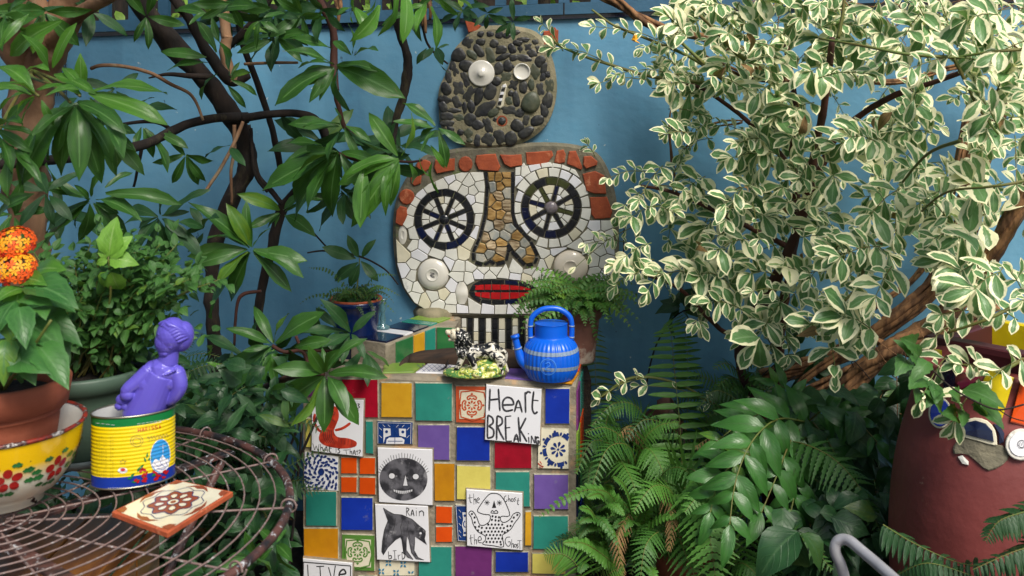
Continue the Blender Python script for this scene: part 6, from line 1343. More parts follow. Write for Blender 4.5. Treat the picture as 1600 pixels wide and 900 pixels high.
CL(LV, 'rhodob', 2.6, 625, 248, [(526, 277), (570, 255, 562, 347), (612, 255, 613, 317), (610, 250, 598, 322), (550, 349), (579, 179), (657, 191), (542, 260), (674, 248, 675, 297), (655, 242, 662, 278), (640, 253, 651, 287), (625, 250, 609, 316), (670, 223, 696, 261), (585, 310), (570, 300)])
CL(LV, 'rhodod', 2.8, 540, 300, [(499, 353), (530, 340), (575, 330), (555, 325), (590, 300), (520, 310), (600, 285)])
CL(LV, 'rhodo', 2.65, 683, 199, [(637, 162), (623, 188), (722, 222), (698, 257), (660, 230), (640, 200), (650, 215)])
CL(LV, 'rhodo', 2.7, 536, 197, [(455, 191), (481, 194), (527, 173), (510, 246), (559, 246), (610, 240), (575, 215)])
CL(LV, 'rhodo', 2.75, 507, 228, [(452, 220), (449, 246), (455, 260), (480, 270), (530, 270)])
CL(LV, 'rhodo', 2.75, 525, 104, [(455, 72), (428, 144), (467, 115), (487, 153), (529, 166), (621, 142), (582, 101), (550, 121), (480, 130), (470, 95), (500, 148)])
CL(LV, 'rhodo', 2.7, 552, 90, [(553, 43), (520, 60), (585, 70)]); CL(LV, 'rhodo', 2.8, 432, 60, [(377, 81), (467, 90), (510, 69), (389, 90), (389, 43), (410, 40), (470, 50), (420, 85)])
CL(LV, 'rhodob', 2.6, 553, 10, [(545, 30), (618, -25, 617, 54), (632, -20, 640, 50), (553, -20, 555, 42), (594, 5, 568, 58), (575, 40), (520, 20), (590, -10, 575, 25)], 1.2)
CL(LV, 'rhodob', 2.7, 672, 5, [(689, 68), (680, -8, 711, 24), (668, 0, 650, 40), (700, -10, 735, 8), (640, 10)]); CL(LV, 'rhodod', 3.05, 680, 75, [(669, 72, 653, 96), (683, 90, 696, 112), (698, 70), (690, 95), (665, 85)], 1.2)
CL(LV, 'rhodo', 2.7, 357, 123, [(327, 90, 257, 80), (330, 98, 265, 100), (343, 113, 307, 145), (353, 130, 381, 164), (400, 143), (383, 112), (340, 86, 312, 36), (350, 70), (372, 100)])
CL(LV, 'rhodo', 2.65, 330, 20, [(300, 30), (270, 10), (340, 60), (360, 10), (390, 5), (310, -10), (380, 35)]); CL(LV, 'rhodo', 2.7, 405, 30, [(380, 60), (440, 20), (400, 70), (430, 45), (390, 0)])
CL(LV, 'rhodod', 2.8, 360, 227, [(323, 240), (375, 250)]); CL(LV, 'rhodod', 2.8, 215, 170, [(267, 163), (240, 175), (235, 150)]); CL(LV, 'rhodo', 2.75, 222, 197, [(267, 257), (247, 207, 288, 227), (240, 240), (210, 230)])
CL(LV, 'rhodo', 2.4, 143, 313, [(63, 380), (73, 357), (133, 382), (67, 273), (160, 297, 200, 267), (160, 303, 273, 307), (207, 387), (173, 353), (63, 287), (123, 293), (110, 350), (180, 330), (150, 275), (215, 325)])
CL(LV, 'rhodod', 2.55, 250, 340, [(317, 297), (197, 320), (310, 393), (287, 367), (217, 353), (280, 402), (233, 407), (253, 300), (215, 375), (200, 345), (265, 415), (290, 330)])
CL(LV, 'rhodod', 2.6, 320, 360, [(287, 360), (300, 327), (330, 330), (300, 390), (290, 345)]); CL(LV, 'rhodod', 2.7, 100, 330, [(60, 350), (160, 360), (90, 370), (130, 340), (85, 290)])
for (x, y, d, L, k) in ((230, 25, 2.8, .10, 'rhodo'), (420, 20, 2.8, .10, 'rhodod'), (470, 25, 2.8, .10, 'rhodo'), (180, 140, 2.6, .10, 'rhodod'), (290, 245, 2.8, .09, 'rhodo'), (500, 15, 2.8, .10, 'rhodod'), (640, 20, 2.8, .10, 'rhodo'), (720, 15, 2.9, .09, 'rhodod'), (70, 20, 2.2, .11, 'rhodo'), (140, 15, 2.4, .11, 'rhodod'), (20, 335, 2.3, .10, 'rhodo'), (70, 300, 2.3, .10, 'rhodod'), (360, 5, 2.6, .10, 'rhodo'), (760, 22, 3.0, .07, 'rhodod'), (800, 32, 3.0, .07, 'rhodod')):
    whorl(LV, k, at(x, y, d), Vector((R.uniform(-.5, .5), -.7, R.uniform(-.4, .5))), R.randint(5, 8), L, el=(-.2, .7), droop=.6, jit=.35)
# overhanging, near leaves of the old tree
CL(LT, 'rhodob', 2.0, 78, 113, [(100, 30, 3, 82), (110, 44), (125, 77, 127, 132), (140, 137), (50, 18, 0, 62), (40, 100), (60, 60)])
CL(LT, 'rhodob', 1.95, 133, 147, [(248, 127), (250, 183), (63, 127), (100, 105), (160, 180), (90, 130)])
CL(LT, 'rhodo', 1.95, 117, 160, [(128, 262), (90, 268), (105, 165, 20, 277), (57, 200), (187, 190), (200, 220), (160, 277), (150, 230), (80, 230), (180, 240), (60, 240)])
CL(LT, 'rhodob', 1.9, 60, 147, [(0, 190), (-5, 150), (33, 190), (0, 87), (10, 120), (80, 190), (20, 170), (-20, 130)])
CL(LT, 'rhodo', 1.9, 20, 230, [(67, 187, 22, 278), (-20, 260), (60, 275), (10, 300), (-30, 210), (45, 250), (28, 330, -10, 300), (60, 300, -10, 330)])
CL(LT, 'rhodo', 1.9, -10, 200, [(40, 230), (30, 180), (20, 260), (45, 205)]); CL(LT, 'rhodo', 2.1, 170, 205, [(200, 200), (190, 260), (205, 230), (150, 250), (175, 265), (215, 262)])
CL(LT, 'rhodod', 2.3, 60, 20, [(20, 40), (100, 10), (60, 60), (90, 40), (30, 0)]); CL(LT, 'rhodo', 2.0, 10, 20, [(-30, 60), (40, 50), (0, 70), (30, 0)])
for (x, y, d) in ((75, 130, 2.0), (125, 150, 1.95), (110, 160, 1.97), (60, 150, 1.9), (20, 230, 1.9)):
    b = MB(); b.tube([at(x, y, d), at(x-25, y-25+R.uniform(0, 30), d+.15), at(50, 110, 2.45)], (.003, .005), 6); b.build('twig', M['stem'], tt, True)
# random inner foliage in the shade-darkened leaf colour, and crown overhead beyond the frame (it shades the left side)
for i in range(16):
    x, y = R.choice([(R.uniform(20, 260), R.uniform(170, 380)), (R.uniform(300, 460), R.uniform(0, 60)), (R.uniform(480, 640), R.uniform(190, 300)), (R.uniform(380, 560), R.uniform(500, 600))])
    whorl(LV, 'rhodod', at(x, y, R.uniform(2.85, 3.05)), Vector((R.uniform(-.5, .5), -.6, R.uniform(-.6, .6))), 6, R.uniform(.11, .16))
for i in range(130):
    c = Vector((R.uniform(-2.6, .3), R.uniform(.9, 3.1), R.uniform(1.75, 2.7)))
    px, py = 800+c.x/c.y*F, HY+(CAMZ-c.z)/c.y*F
    if py > -60 and px > -100: continue
    whorl(LV, 'rhodod', c, Vector((R.uniform(-.5, .5), R.uniform(-.5, .2), .8)), 8, R.uniform(.12, .17))
for (x, y) in ((260, -120), (420, -160), (560, -130), (120, -140)):
    b = MB(); b.tube([at(x, y, 2.8), at(x+20, y-140, 2.5), at(x+60, y-300, 2.2)], (.025, .015), 7); b.build('branch', B, dk, True)
LV.flush(300, 9); LT.flush(300, 9)
# brown dead leaf curls hanging
# ================================================================== RIGHT SIDE: VINES
vn = thing('dry_vine', 'thick twisted dry brown vine stems climbing the blue wall at right', 'vine', at(1400, 700, 2.9)); vn.location.z = 0
def vine(pts, r, strands=5, tw=2.4):
    P = [at(*p) for p in pts]; rr = [r*p[2]/F for p in pts]; S, Q = spline(P, rr, 6); n = len(S)
    for k in range(strands):
        ph = 2*PI*k/strands; b = MB(); pp_ = []
        for i in range(n):
            t = (S[min(i+1, n-1)]-S[max(i-1, 0)]).normalized(); a = t.cross(Vector((0, -1, .1))).normalized(); c = t.cross(a); an = ph+tw*i/n*2
            pp_.append(S[i]+(a*math.cos(an)+c*math.sin(an))*Q[i]*(.62+.25*math.sin(i*.21+ph*2))+rv(Q[i]*.08))
        b.tube(pp_, [q*(.40+.12*math.sin(i_*.35+ph)) for i_, q in enumerate(Q)], 7, True, 1); b.build('vine_stem', M['vine'], vn, True)
vine([(1300, 640, 2.95), (1335, 590, 2.95), (1390, 548, 2.92), (1450, 515, 2.9), (1500, 470, 2.85), (1540, 410, 2.8), (1575, 350, 2.75), (1625, 260, 2.7)], 17, 8)
vine([(1190, 590, 3.05), (1260, 570, 3.05), (1330, 545, 3.05), (1400, 500, 3.0), (1455, 450, 3.0), (1490, 390, 3.0), (1510, 330, 3.0), (1518, 270, 3.0), (1530, 210, 3.0), (1570, 150, 2.95), (1600, 60, 2.9)], 13, 8)
vine([(1250, 620, 2.98), (1340, 572, 2.98), (1420, 535, 2.95), (1480, 515, 2.92), (1560, 480, 2.9)], 10, 4)
vine([(1230, 650, 3.0), (1250, 600, 3.0), (1300, 560, 2.98), (1330, 530, 2.96), (1360, 530, 2.95), (1400, 545, 2.95), (1440, 560, 2.95)], 7, 5)
vine([(1300, 520, 3.05), (1380, 470, 3.05), (1440, 420, 3.05), (1480, 330, 3.05), (1500, 240, 3.0), (1520, 150, 3.0)], 6, 4)
vine([(1505, 470, 2.95), (1510, 420, 2.95), (1520, 370, 2.95), (1530, 310, 2.95)], 6, 3); vine([(900, -30, 3.1), (960, 0, 3.1), (1000, 28, 3.08), (1045, 50, 3.06), (1100, 60, 3.05), (1180, 90, 3.0)], 9, 4)
vine([(1100, 90, 3.05), (1180, 120, 3.0), (1250, 125, 3.0), (1300, 118, 3.0), (1400, 128, 3.0), (1520, 100, 3.0), (1640, 110, 3.0)], 6, 3); vine([(1085, 60, 3.05), (1068, 20, 3.05), (1070, -30, 3.0)], 4, 3); vine([(1055, 300, 3.08), (1047, 220, 3.08), (1052, 170, 3.08), (1065, 145, 3.08)], 4, 2); vine([(1070, 235, 3.05), (1110, 198, 3.05), (1160, 190, 3.05)], 4, 2)
b = MB()
for i in range(150):
    x = R.choice([R.uniform(1150, 1600), R.uniform(1250, 1600)]); y = R.uniform(-30, 60) if i < 110 else R.uniform(560, 640)
    if i >= 110: x = R.uniform(1370, 1460)
    p = at(x, y, R.uniform(2.7, 3.0)); q1 = p+rv(.09); q2 = q1+rv(.1); b.tube([p, q1, q2], R.uniform(.0006, .0018), 4, False, 4)
o = b.build('tangled_tendrils', M['vine'], vn, True); o['kind'] = 'stuff'
for s in ([(960, 10, 3.12), (968, 60, 3.12)], [(700, 20, 3.15), (704, 60, 3.15)]):
    pass
# dead rolled leaves hanging from the fence
dv = thing('dead_leaves', 'dry brown rolled leaves hanging over the rail above the pebble face', 'dead leaves', at(660, 10, 3.0))
for (x, y, x2, y2) in ((655, -10, 665, 52), (662, -8, 660, 40), (525, 0, 527, 46), (530, -5, 529, 30), (668, -5, 672, 30)):
    b = MB(); b.tube([at(x, y, 3.0), at((x+x2)/2+3, (y+y2)/2, 2.98), at(x2, y2, 2.99)], (.008, .004), 6); b.build('rolled_leaf', M['vine'], dv, True)
# ================================================================== VARIEGATED SHRUB
vs_ = thing('variegated_shrub', 'large cream edged variegated shrub filling the upper right', 'shrub', at(1190, 700, 2.9)); vs_.location.z = 0
RB = M['barkr']
branch(vs_, [(1200, 800, 2.9), (1192, 650, 2.9), (1180, 620, 2.9), (1160, 585, 2.9), (1158, 545, 2.9), (1172, 505, 2.88), (1195, 470, 2.85), (1225, 410, 2.8), (1255, 330, 2.75), (1272, 240, 2.7), (1290, 150, 2.6), (1300, 60, 2.5)], [9, 8, 8, 7, 10, 11, 9, 8, 8, 7, 6, 5], RB, 'trunk', 10)
branch(vs_, [(1215, 800, 2.95), (1216, 650, 2.95), (1218, 560, 2.95), (1222, 490, 2.93), (1235, 420, 2.9), (1245, 330, 2.9), (1238, 240, 2.9), (1242, 160, 2.85), (1225, 60, 2.8)], [8, 7.5, 7, 7, 7, 7, 6, 5, 4], RB, 'trunk', 10)
branch(vs_, [(1258, 330, 2.75), (1300, 225, 2.72), (1345, 180, 2.7), (1400, 148, 2.6), (1470, 125, 2.5), (1540, 98, 2.4)], [6, 6, 5, 5, 4, 4], RB)
branch(vs_, [(1180, 495, 2.86), (1140, 520, 2.86), (1110, 500, 2.84), (1060, 450, 2.82), (1010, 430, 2.8)], [5, 4, 3.5, 3, 2], RB); branch(vs_, [(1240, 390, 2.85), (1180, 360, 2.85), (1120, 330, 2.85), (1050, 300, 2.85), (1000, 290, 2.85)], [5, 4, 4, 3, 2], RB)
branch(vs_, [(1242, 270, 2.88), (1180, 200, 2.85), (1100, 140, 2.82), (1040, 125, 2.8)], [5, 4, 3, 2], RB); branch(vs_, [(1225, 120, 2.8), (1160, 90, 2.75), (1120, 50, 2.7), (1080, 10, 2.7)], [4, 4, 3, 2], M['stem'])
for s in ([(1130, 125, 2.8), (1080, 90, 2.8), (1010, 60, 2.8), (960, 40, 2.78), (925, 15, 2.78)], [(1110, 130, 2.85), (1020, 120, 2.85), (950, 100, 2.85), (905, 85, 2.85), (872, 70, 2.85), (860, 55, 2.85)], [(1100, 100, 2.6), (1060, 60, 2.6), (1050, 30, 2.6)], [(1500, 90, 1.95), (1420, 85, 1.95), (1350, 72, 2.0), (1280, 60, 2.1)], [(1640, 75, 1.9), (1560, 80, 1.9), (1490, 90, 1.95)],
          [(1490, 90, 1.95), (1510, 130, 1.95), (1530, 170, 1.95), (1560, 210, 1.95)], [(1310, 60, 2.3), (1318, 10, 2.3), (1316, -40, 2.3)], [(1640, 270, 1.9), (1590, 285, 1.9), (1545, 292, 1.92), (1480, 300, 2.0), (1440, 330, 2.1)], [(1500, 220, 2.0), (1450, 240, 2.1), (1410, 285, 2.2)], [(1350, 395, 2.4), (1345, 440, 2.4), (1320, 470, 2.4)],
          [(1600, 560, 2.2), (1560, 580, 2.15), (1500, 570, 2.1), (1470, 575, 2.1)], [(1600, 470, 2.2), (1540, 500, 2.2), (1480, 520, 2.25)], [(940, 620, 2.9), (990, 590, 2.9), (1060, 600, 2.9), (1130, 640, 2.9)], [(1430, 390, 2.6), (1500, 420, 2.6), (1560, 460, 2.6)]):
    branch(vs_, s, [3.2-2*i/len(s) for i in range(len(s))], M['stem'], 'twig', 6)
LV = Leaves(vs_)
def sprig(c, d, L, npair, ll, kind='variegated', n0=None):
    c = Vector(c); d = Vector(d).normalized(); e_ = c+d*L+Vector((0, 0, -L*.15)); P, _ = spline([c, c.lerp(e_, .5)+Vector((0, 0, L*.08)), e_], [1]*3, 8)
    b = MB(); b.tube([P[0], P[len(P)//2], P[-1]], (.0016, .0009), 5, False, 3); SP.append(b)
    n = len(P); nm = Vector(n0) if n0 else Vector((R.uniform(-.4, .4), -.75, .75)); ll *= 1.08
    for i in range(npair):
        t = (i+.7)/npair; k = min(int(t*(n-1)), n-2); dd = (P[k+1]-P[k]).normalized(); s0 = dd.cross(nm).normalized(); a = (PI/2*(i % 2))*.7+R.uniform(-.3, .3)
        s1 = s0*math.cos(a)+nm*math.sin(a)
        for s in (1, -1):
            if R.random() < .06: continue
            LV.add('vari', P[k], s1*s+dd*(.35+.5*t)+rv(.2), nm+rv(.35), ll*R.uniform(.65, 1.15)*(1-.25*t*(R.random() < .5)), R.uniform(.75, 1.15))
    for j in range(2): LV.add('vari', P[-1], dd+rv(.4), nm+rv(.3), ll*R.uniform(.5, .9))
SP = []
MAIN = [(1010, 165), (1030, 60), (1060, 15), (1090, -20), (1640, -20), (1640, 470), (1590, 480), (1560, 450), (1500, 440), (1420, 400), (1400, 470), (1370, 530), (1320, 545), (1250, 520), (1210, 535), (1150, 500), (1110, 520), (1060, 470), (1020, 445), (990, 430), (985, 400), (990, 350), (1005, 300), (1000, 260), (1020, 255), (1050, 255), (1040, 220), (1070, 160)]
HOLES = [[(1262, 105), (1330, 120), (1395, 95), (1420, 115), (1410, 150), (1370, 170), (1330, 215), (1300, 240), (1265, 190)], [(1330, 215), (1420, 235), (1380, 280), (1330, 290), (1310, 250)], [(1070, 240), (1130, 225), (1160, 250), (1150, 300), (1110, 300)], [(1405, 330), (1450, 330), (1480, 400), (1440, 470), (1400, 420)], [(1520, 340), (1600, 300), (1640, 330), (1640, 430), (1540, 420)], [(1145, 425), (1180, 420), (1190, 480), (1150, 480)],
         [(1090, 60), (1130, 40), (1150, 80), (1110, 100)], [(1440, 170), (1500, 150), (1510, 230), (1450, 230)], [(1040, 300), (1100, 300), (1130, 330), (1060, 340)]]
cnt = 0; pts = []
while cnt < 222:
    x, y = R.uniform(930, 1640), R.uniform(-20, 550)
    if not inside((x, y), MAIN) or any(inside((x, y), h) for h in HOLES): continue
    near = max(0, (x-1080)/520); d = 2.95-R.random()**.8*(.25+.75*near)
    if any((x-a)**2+(y-b_)**2 < 14**2 for a, b_ in pts): continue
    pts.append((x, y)); cnt += 1
    ll = R.choice([R.uniform(.036, .058), R.uniform(.056, .082), R.uniform(.07, .098)]) if x > 1080 else R.uniform(.040, .064)
    az = R.choice([PI, PI, PI, PI*1.15, PI*.8, 0, PI*.6, -PI*.6])+R.uniform(-.5, .5)
    dirv = Vector((math.cos(az), -.5+R.uniform(-.3, .2), math.sin(az)*.8)); L = R.uniform(.06, .13)
    sprig(at(x, y, d)-dirv.normalized()*L*.5, dirv, L, R.randint(3, 5), ll)
# back layer: darker shaded interior leaves
for i in range(60):
    x, y = R.uniform(1000, 1640), R.uniform(0, 520)
    if inside((x, y), MAIN): sprig(at(x, y, R.uniform(2.85, 3.05)), Vector((R.uniform(-1, 1), -.2, R.uniform(-1, .6))), R.uniform(.06, .1), 4, R.uniform(.035, .055))
# traced outlying twigs
for (x, y, x2, y2, d, npr, ll) in ((1080, 90, 925, 15, 2.8, 9, .045), (960, 105, 862, 58, 2.85, 6, .045), (1075, 60, 1045, 20, 2.6, 5, .06), (1060, 118, 960, 100, 2.82, 7, .04), (1010, 125, 935, 118, 2.8, 5, .035), (880, 80, 845, 25, 2.85, 4, .035), (1040, 210, 1058, 190, 2.8, 3, .045),
     (930, 245, 918, 222, 3.05, 2, .036), (1010, 268, 950, 268, 2.9, 5, .04), (1000, 300, 962, 330, 2.9, 4, .04), (1000, 350, 900, 400, 2.95, 6, .04), (985, 380, 915, 370, 2.98, 5, .038), (1000, 420, 960, 440, 2.85, 4, .045), (1080, 455, 1095, 500, 2.75, 3, .06),
     (1130, 640, 1000, 580, 2.9, 3, .04), (1010, 590, 935, 610, 2.85, 6, .045), (1160, 540, 1150, 520, 2.8, 3, .045), (1480, 555, 1440, 610, 2.1, 4, .05), (1540, 580, 1500, 560, 2.1, 4, .06), (1600, 560, 1545, 585, 2.05, 4, .055), (1520, 610, 1490, 650, 2.0, 3, .06), (1540, 490, 1470, 480, 2.3, 5, .06), (1590, 500, 1540, 470, 2.3, 5, .06), (1600, 460, 1580, 420, 2.2, 3, .05), (1500, 500, 1460, 520, 2.3, 4, .05),
     (1370, 550, 1320, 510, 2.5, 5, .06), (1180, 640, 1200, 600, 3.0, 3, .04), (1170, 650, 1195, 640, 2.98, 2, .045), (1480, 350, 1430, 330, 2.5, 4, .05), (1500, 420, 1450, 400, 2.55, 5, .05), (1560, 440, 1490, 380, 2.55, 5, .045), (1390, 210, 1400, 170, 2.85, 4, .04), (1410, 200, 1470, 190, 2.85, 5, .04), (1560, 200, 1530, 140, 1.95, 4, .055), (1640, 60, 1560, 70, 1.9, 5, .06), (1540, 95, 1420, 85, 1.95, 7, .055)):
    p, q = at(x, y, d), at(x2, y2, d-R.uniform(0, .06)); sprig(p, q-p, (q-p).length, npr, ll)
for i in range(34):
    x, y = R.uniform(1060, 1600), R.uniform(20, 520)
    if inside((x, y), MAIN) and not any(inside((x, y), h) for h in HOLES): LV.add('dead', at(x, y, R.uniform(2.3, 2.95)), rv(), Vector((0, -1, .3))+rv(.5), R.uniform(.03, .06))
b = MB()
for s in SP: b.add(s.v, s.f)
o = b.build('sprig_stems', M['stem'], vs_, True); o['kind'] = 'stuff'
LV.flush(300, 9)
# small marigold petal caught on the shrub

b = MB(); c = at(993, 62, 2.75); M['marig'] = M['fl_ye']
for k in range(7): b.add([c, c+rv(.014)+Vector((0, 0, .006)), c+rv(.014)], [(0, 1, 2)])
tag(b.build('orange_blossom', M['marig'], None, False, loc=c), 'tiny orange blossom caught on the shrub twig right of the pebble face', 'blossom')
# ================================================================== FERNS AND UNDERGROWTH
def fernplant(name, label, px, py, Y, n, L, wid, npin, m, style='plain', pw=.22, el=(.5, 1.3), fall=(1.0, 1.9), az=(0, 2*PI), z=None, droop=.25, m2=None, grp=None, kindlabel='fern'):
    c = at(px, py, Y)
    t = thing(name, label, kindlabel, c, grp)
    for i in range(n):
        a = az[0]+(az[1]-az[0])*(i+R.random())/n; mm = m2 if m2 and R.random() < .4 else m
        frond(t, arch(c+rv(.012), a, L*R.uniform(.75, 1.15), R.uniform(*el), R.uniform(*fall)), wid*R.uniform(.85, 1.1), npin, mm, style=style, pw=pw, droop=droop)
    return t
f1 = thing('sword_fern', 'tall upright narrow sword fern frond standing against the blue wall', 'fern', at(1064, 720, 3.1))
frond(f1, [at(1066, 730, 2.8), at(1062, 660, 2.84), at(1054, 580, 2.9), at(1048, 520, 2.93), at(1040, 505, 2.94)], .095, 20, VEG['fernb'], pw=.19, up=(0, -1, .1), droop=.12, taper0=.75, fwd=.18)
frond(f1, [at(1066, 730, 3.05), at(1075, 620, 3.12), at(1072, 530, 3.15), at(1060, 490, 3.16)], .07, 20, VEG['fern'], pw=.18, up=(0.3, -1, .1), droop=.12, fwd=.2)
frond(f1, [at(1064, 740, 3.05), at(1115, 680, 3.1), at(1150, 640, 3.12)], .08, 16, VEG['fernd'], pw=.16, up=(0, -1, .2), fwd=.3)
frond(f1, [at(960, 760, 3.1), at(935, 640, 3.14), at(930, 560, 3.16), at(935, 510, 3.17)], .075, 20, VEG['fernd'], pw=.16, up=(0, -1, .1), fwd=.2)
f2 = thing('shield_fern', 'soft feathery shield fern arching beside the right edge of the tiled pedestal', 'fern', at(985, 760, 2.75))
for (pts, wd) in (([(990, 745, 2.8), (960, 700, 2.75), (925, 690, 2.7), (900, 740, 2.66)], .055), ([(985, 740, 2.8), (950, 690, 2.76), (950, 650, 2.74), (975, 635, 2.72)], .05), ([(985, 735, 2.8), (1010, 700, 2.72), (1035, 735, 2.66), (1050, 790, 2.6)], .07), ([(985, 740, 2.8), (975, 690, 2.72), (945, 668, 2.66), (915, 676, 2.6)], .05),
     ([(990, 740, 2.8), (1005, 690, 2.74), (1030, 665, 2.72), (1060, 660, 2.7)], .045), ([(990, 745, 2.8), (970, 720, 2.7), (985, 745, 2.62), (1000, 790, 2.56)], .06), ([(990, 745, 2.8), (1030, 720, 2.76), (1060, 750, 2.7), (1080, 790, 2.65)], .06), ([(985, 745, 2.8), (930, 720, 2.76), (918, 760, 2.7)], .045)):
    frond(f2, [at(*p) for p in pts], wd, 22, VEG['fern'] if R.random() < .6 else VEG['fernb'], style='lobed', pw=.24, droop=.3)
f3 = thing('lady_fern', 'bright lady fern frond hanging steeply in front of a clay pot', 'fern', at(1105, 800, 2.45))
frond(f3, [at(1050, 740, 2.6), at(1085, 735, 2.5), at(1102, 790, 2.4), at(1112, 860, 2.33), at(1122, 930, 2.3)], .11, 24, VEG['fernb'], style='lobed', pw=.20, up=(-.3, -1, .3), droop=.22, taper0=.7, fwd=.3)
frond(f3, [at(1070, 760, 2.6), at(1060, 830, 2.5), at(1085, 900, 2.4), at(1100, 960, 2.38)], .07, 22, VEG['fernb'], style='lobed', pw=.20, droop=.3)
frond(f3, [at(1120, 900, 2.5), at(1160, 880, 2.4), at(1200, 920, 2.35)], .07, 18, VEG['fern'], style='lobed', pw=.22)
f5 = thing('brown_tipped_fern', 'lady fern frond with browning tips arching right over the dark ivy', 'fern', at(1215, 700, 2.5))
frond(f5, [at(1195, 700, 2.6), at(1240, 690, 2.5), at(1300, 715, 2.42), at(1345, 765, 2.36), at(1375, 830, 2.32)], .085, 24, VEG['fern'], style='lobed', pw=.2, droop=.45, fwd=.15, taper0=.7)
frond(f5, [at(1200, 700, 2.6), at(1260, 740, 2.5), at(1330, 790, 2.4)], .05, 20, VEG['fernd'], style='lobed', pw=.2, droop=.45)
for (tx, ty) in ((1250, 880), (1210, 930), (1290, 870), (1330, 920)):
    frond(f5, [at(1190, 860, 2.6), at((1190+tx)/2, ty-50, 2.4), at(tx, ty, 2.3)], .05, 18, VEG['fernd'], style='lobed', pw=.25, droop=.3)
# holly fern: long arching rows of big glossy leaflets, every leaflet its own object
hf = thing('holly_fern', 'large glossy holly fern with broad drooping leaflets in the lower right', 'fern', at(1190, 700, 2.5)); LV = Leaves(hf)
def hfrond(pts, npair, ll):
    P, _ = spline([at(*p) for p in pts], [1]*len(pts), 8); n = len(P); b = MB(); b.tube([P[i] for i in range(0, n, 3)]+[P[-1]], (.0028, .0012), 6); b.build('rachis', M['stem'], hf, True)
    for i in range(npair):
        t = (i+.5)/npair; k = min(int(t*(n-1)), n-2); d = (P[k+1]-P[k]).normalized(); nm = Vector((0, -1, .5)); s = d.cross(nm).normalized(); env = (.7+.3*math.sin(PI*t))*(1-.35*t)
        for sg in (1, -1): LV.add('holly', P[k], s*sg+d*.45+Vector((0, -.15, -.35))+rv(.12), nm+rv(.25), ll*1.12*env*R.uniform(.85, 1.1), 1.0)
    LV.add('holly', P[-1], P[-1]-P[-3], Vector((0, -1, .3)), ll*.8)
hfrond([(1260, 660, 2.6), (1215, 655, 2.5), (1175, 690, 2.42), (1150, 750, 2.36), (1140, 820, 2.3)], 9, .125)
hfrond([(1255, 665, 2.62), (1235, 690, 2.5), (1215, 740, 2.42), (1190, 800, 2.36)], 7, .115)
hfrond([(1260, 660, 2.66), (1210, 640, 2.6), (1160, 660, 2.55), (1120, 690, 2.5)], 7, .10)
hfrond([(1262, 660, 2.66), (1290, 640, 2.6), (1330, 650, 2.55), (1370, 690, 2.5)], 7, .09)
hfrond([(1240, 670, 2.6), (1190, 700, 2.5), (1130, 740, 2.42), (1110, 800, 2.36)], 8, .11)
hfrond([(1262, 670, 2.6), (1250, 720, 2.5), (1240, 780, 2.42), (1225, 840, 2.36)], 7, .10)
hfrond([(1270, 660, 2.65), (1300, 700, 2.55), (1320, 760, 2.5)], 6, .09)
hfrond([(1250, 650, 2.75), (1230, 610, 2.72), (1210, 600, 2.7)], 4, .08)
LV.flush(300, 9, 'leaflet')
f6 = thing('button_fern', 'small leaved button fern clump sprawling at the foot of the tiled pedestal', 'fern', at(960, 860, 2.5)); rs = R
for i in range(46):
    bx, by = R.uniform(915, 1010), R.uniform(790, 900); a = R.uniform(-PI, PI); L = R.uniform(35, 85); d = R.uniform(2.42, 2.6)
    tx, ty = bx+L*math.cos(a), by+L*math.sin(a)*.7
    if tx < 905: tx = 905
    p, q = at(bx, by, d+.06), at(tx, ty, d-.05); frond(f6, [p, (p+q)/2+Vector((0, -.02, .03)), q], .020, 15, VEG['fernb'] if R.random() < .45 else VEG['fern'], pw=.75, droop=.2, rib=.001, taper0=.8)
for s in ([(975, 790, 2.55), (935, 765, 2.5), (890, 775, 2.45), (842, 808, 2.42)], [(970, 800, 2.5), (950, 770, 2.48), (920, 765, 2.45)], [(985, 800, 2.5), (1000, 770, 2.46), (1020, 790, 2.44)], [(960, 880, 2.45), (915, 850, 2.42), (880, 848, 2.4)]):
    frond(f6, [at(*p) for p in s], .024, 20, VEG['fernb'], pw=.7, droop=.2, rib=.0012, taper0=.7)
f7 = thing('low_fern', 'low fan shaped fern frond across the lemon tile at the pedestal foot', 'fern', at(900, 900, 2.45))
frond(f7, [at(925, 950, 2.5), at(905, 890, 2.42), at(880, 866, 2.4), at(850, 868, 2.4)], .06, 24, VEG['fernb'], pw=.14, up=(0, -1, .2), fwd=.5, taper0=.9)
frond(f7, [at(930, 950, 2.5), at(950, 900, 2.42), at(975, 885, 2.4)], .05, 20, VEG['fern'], pw=.16, fwd=.5)
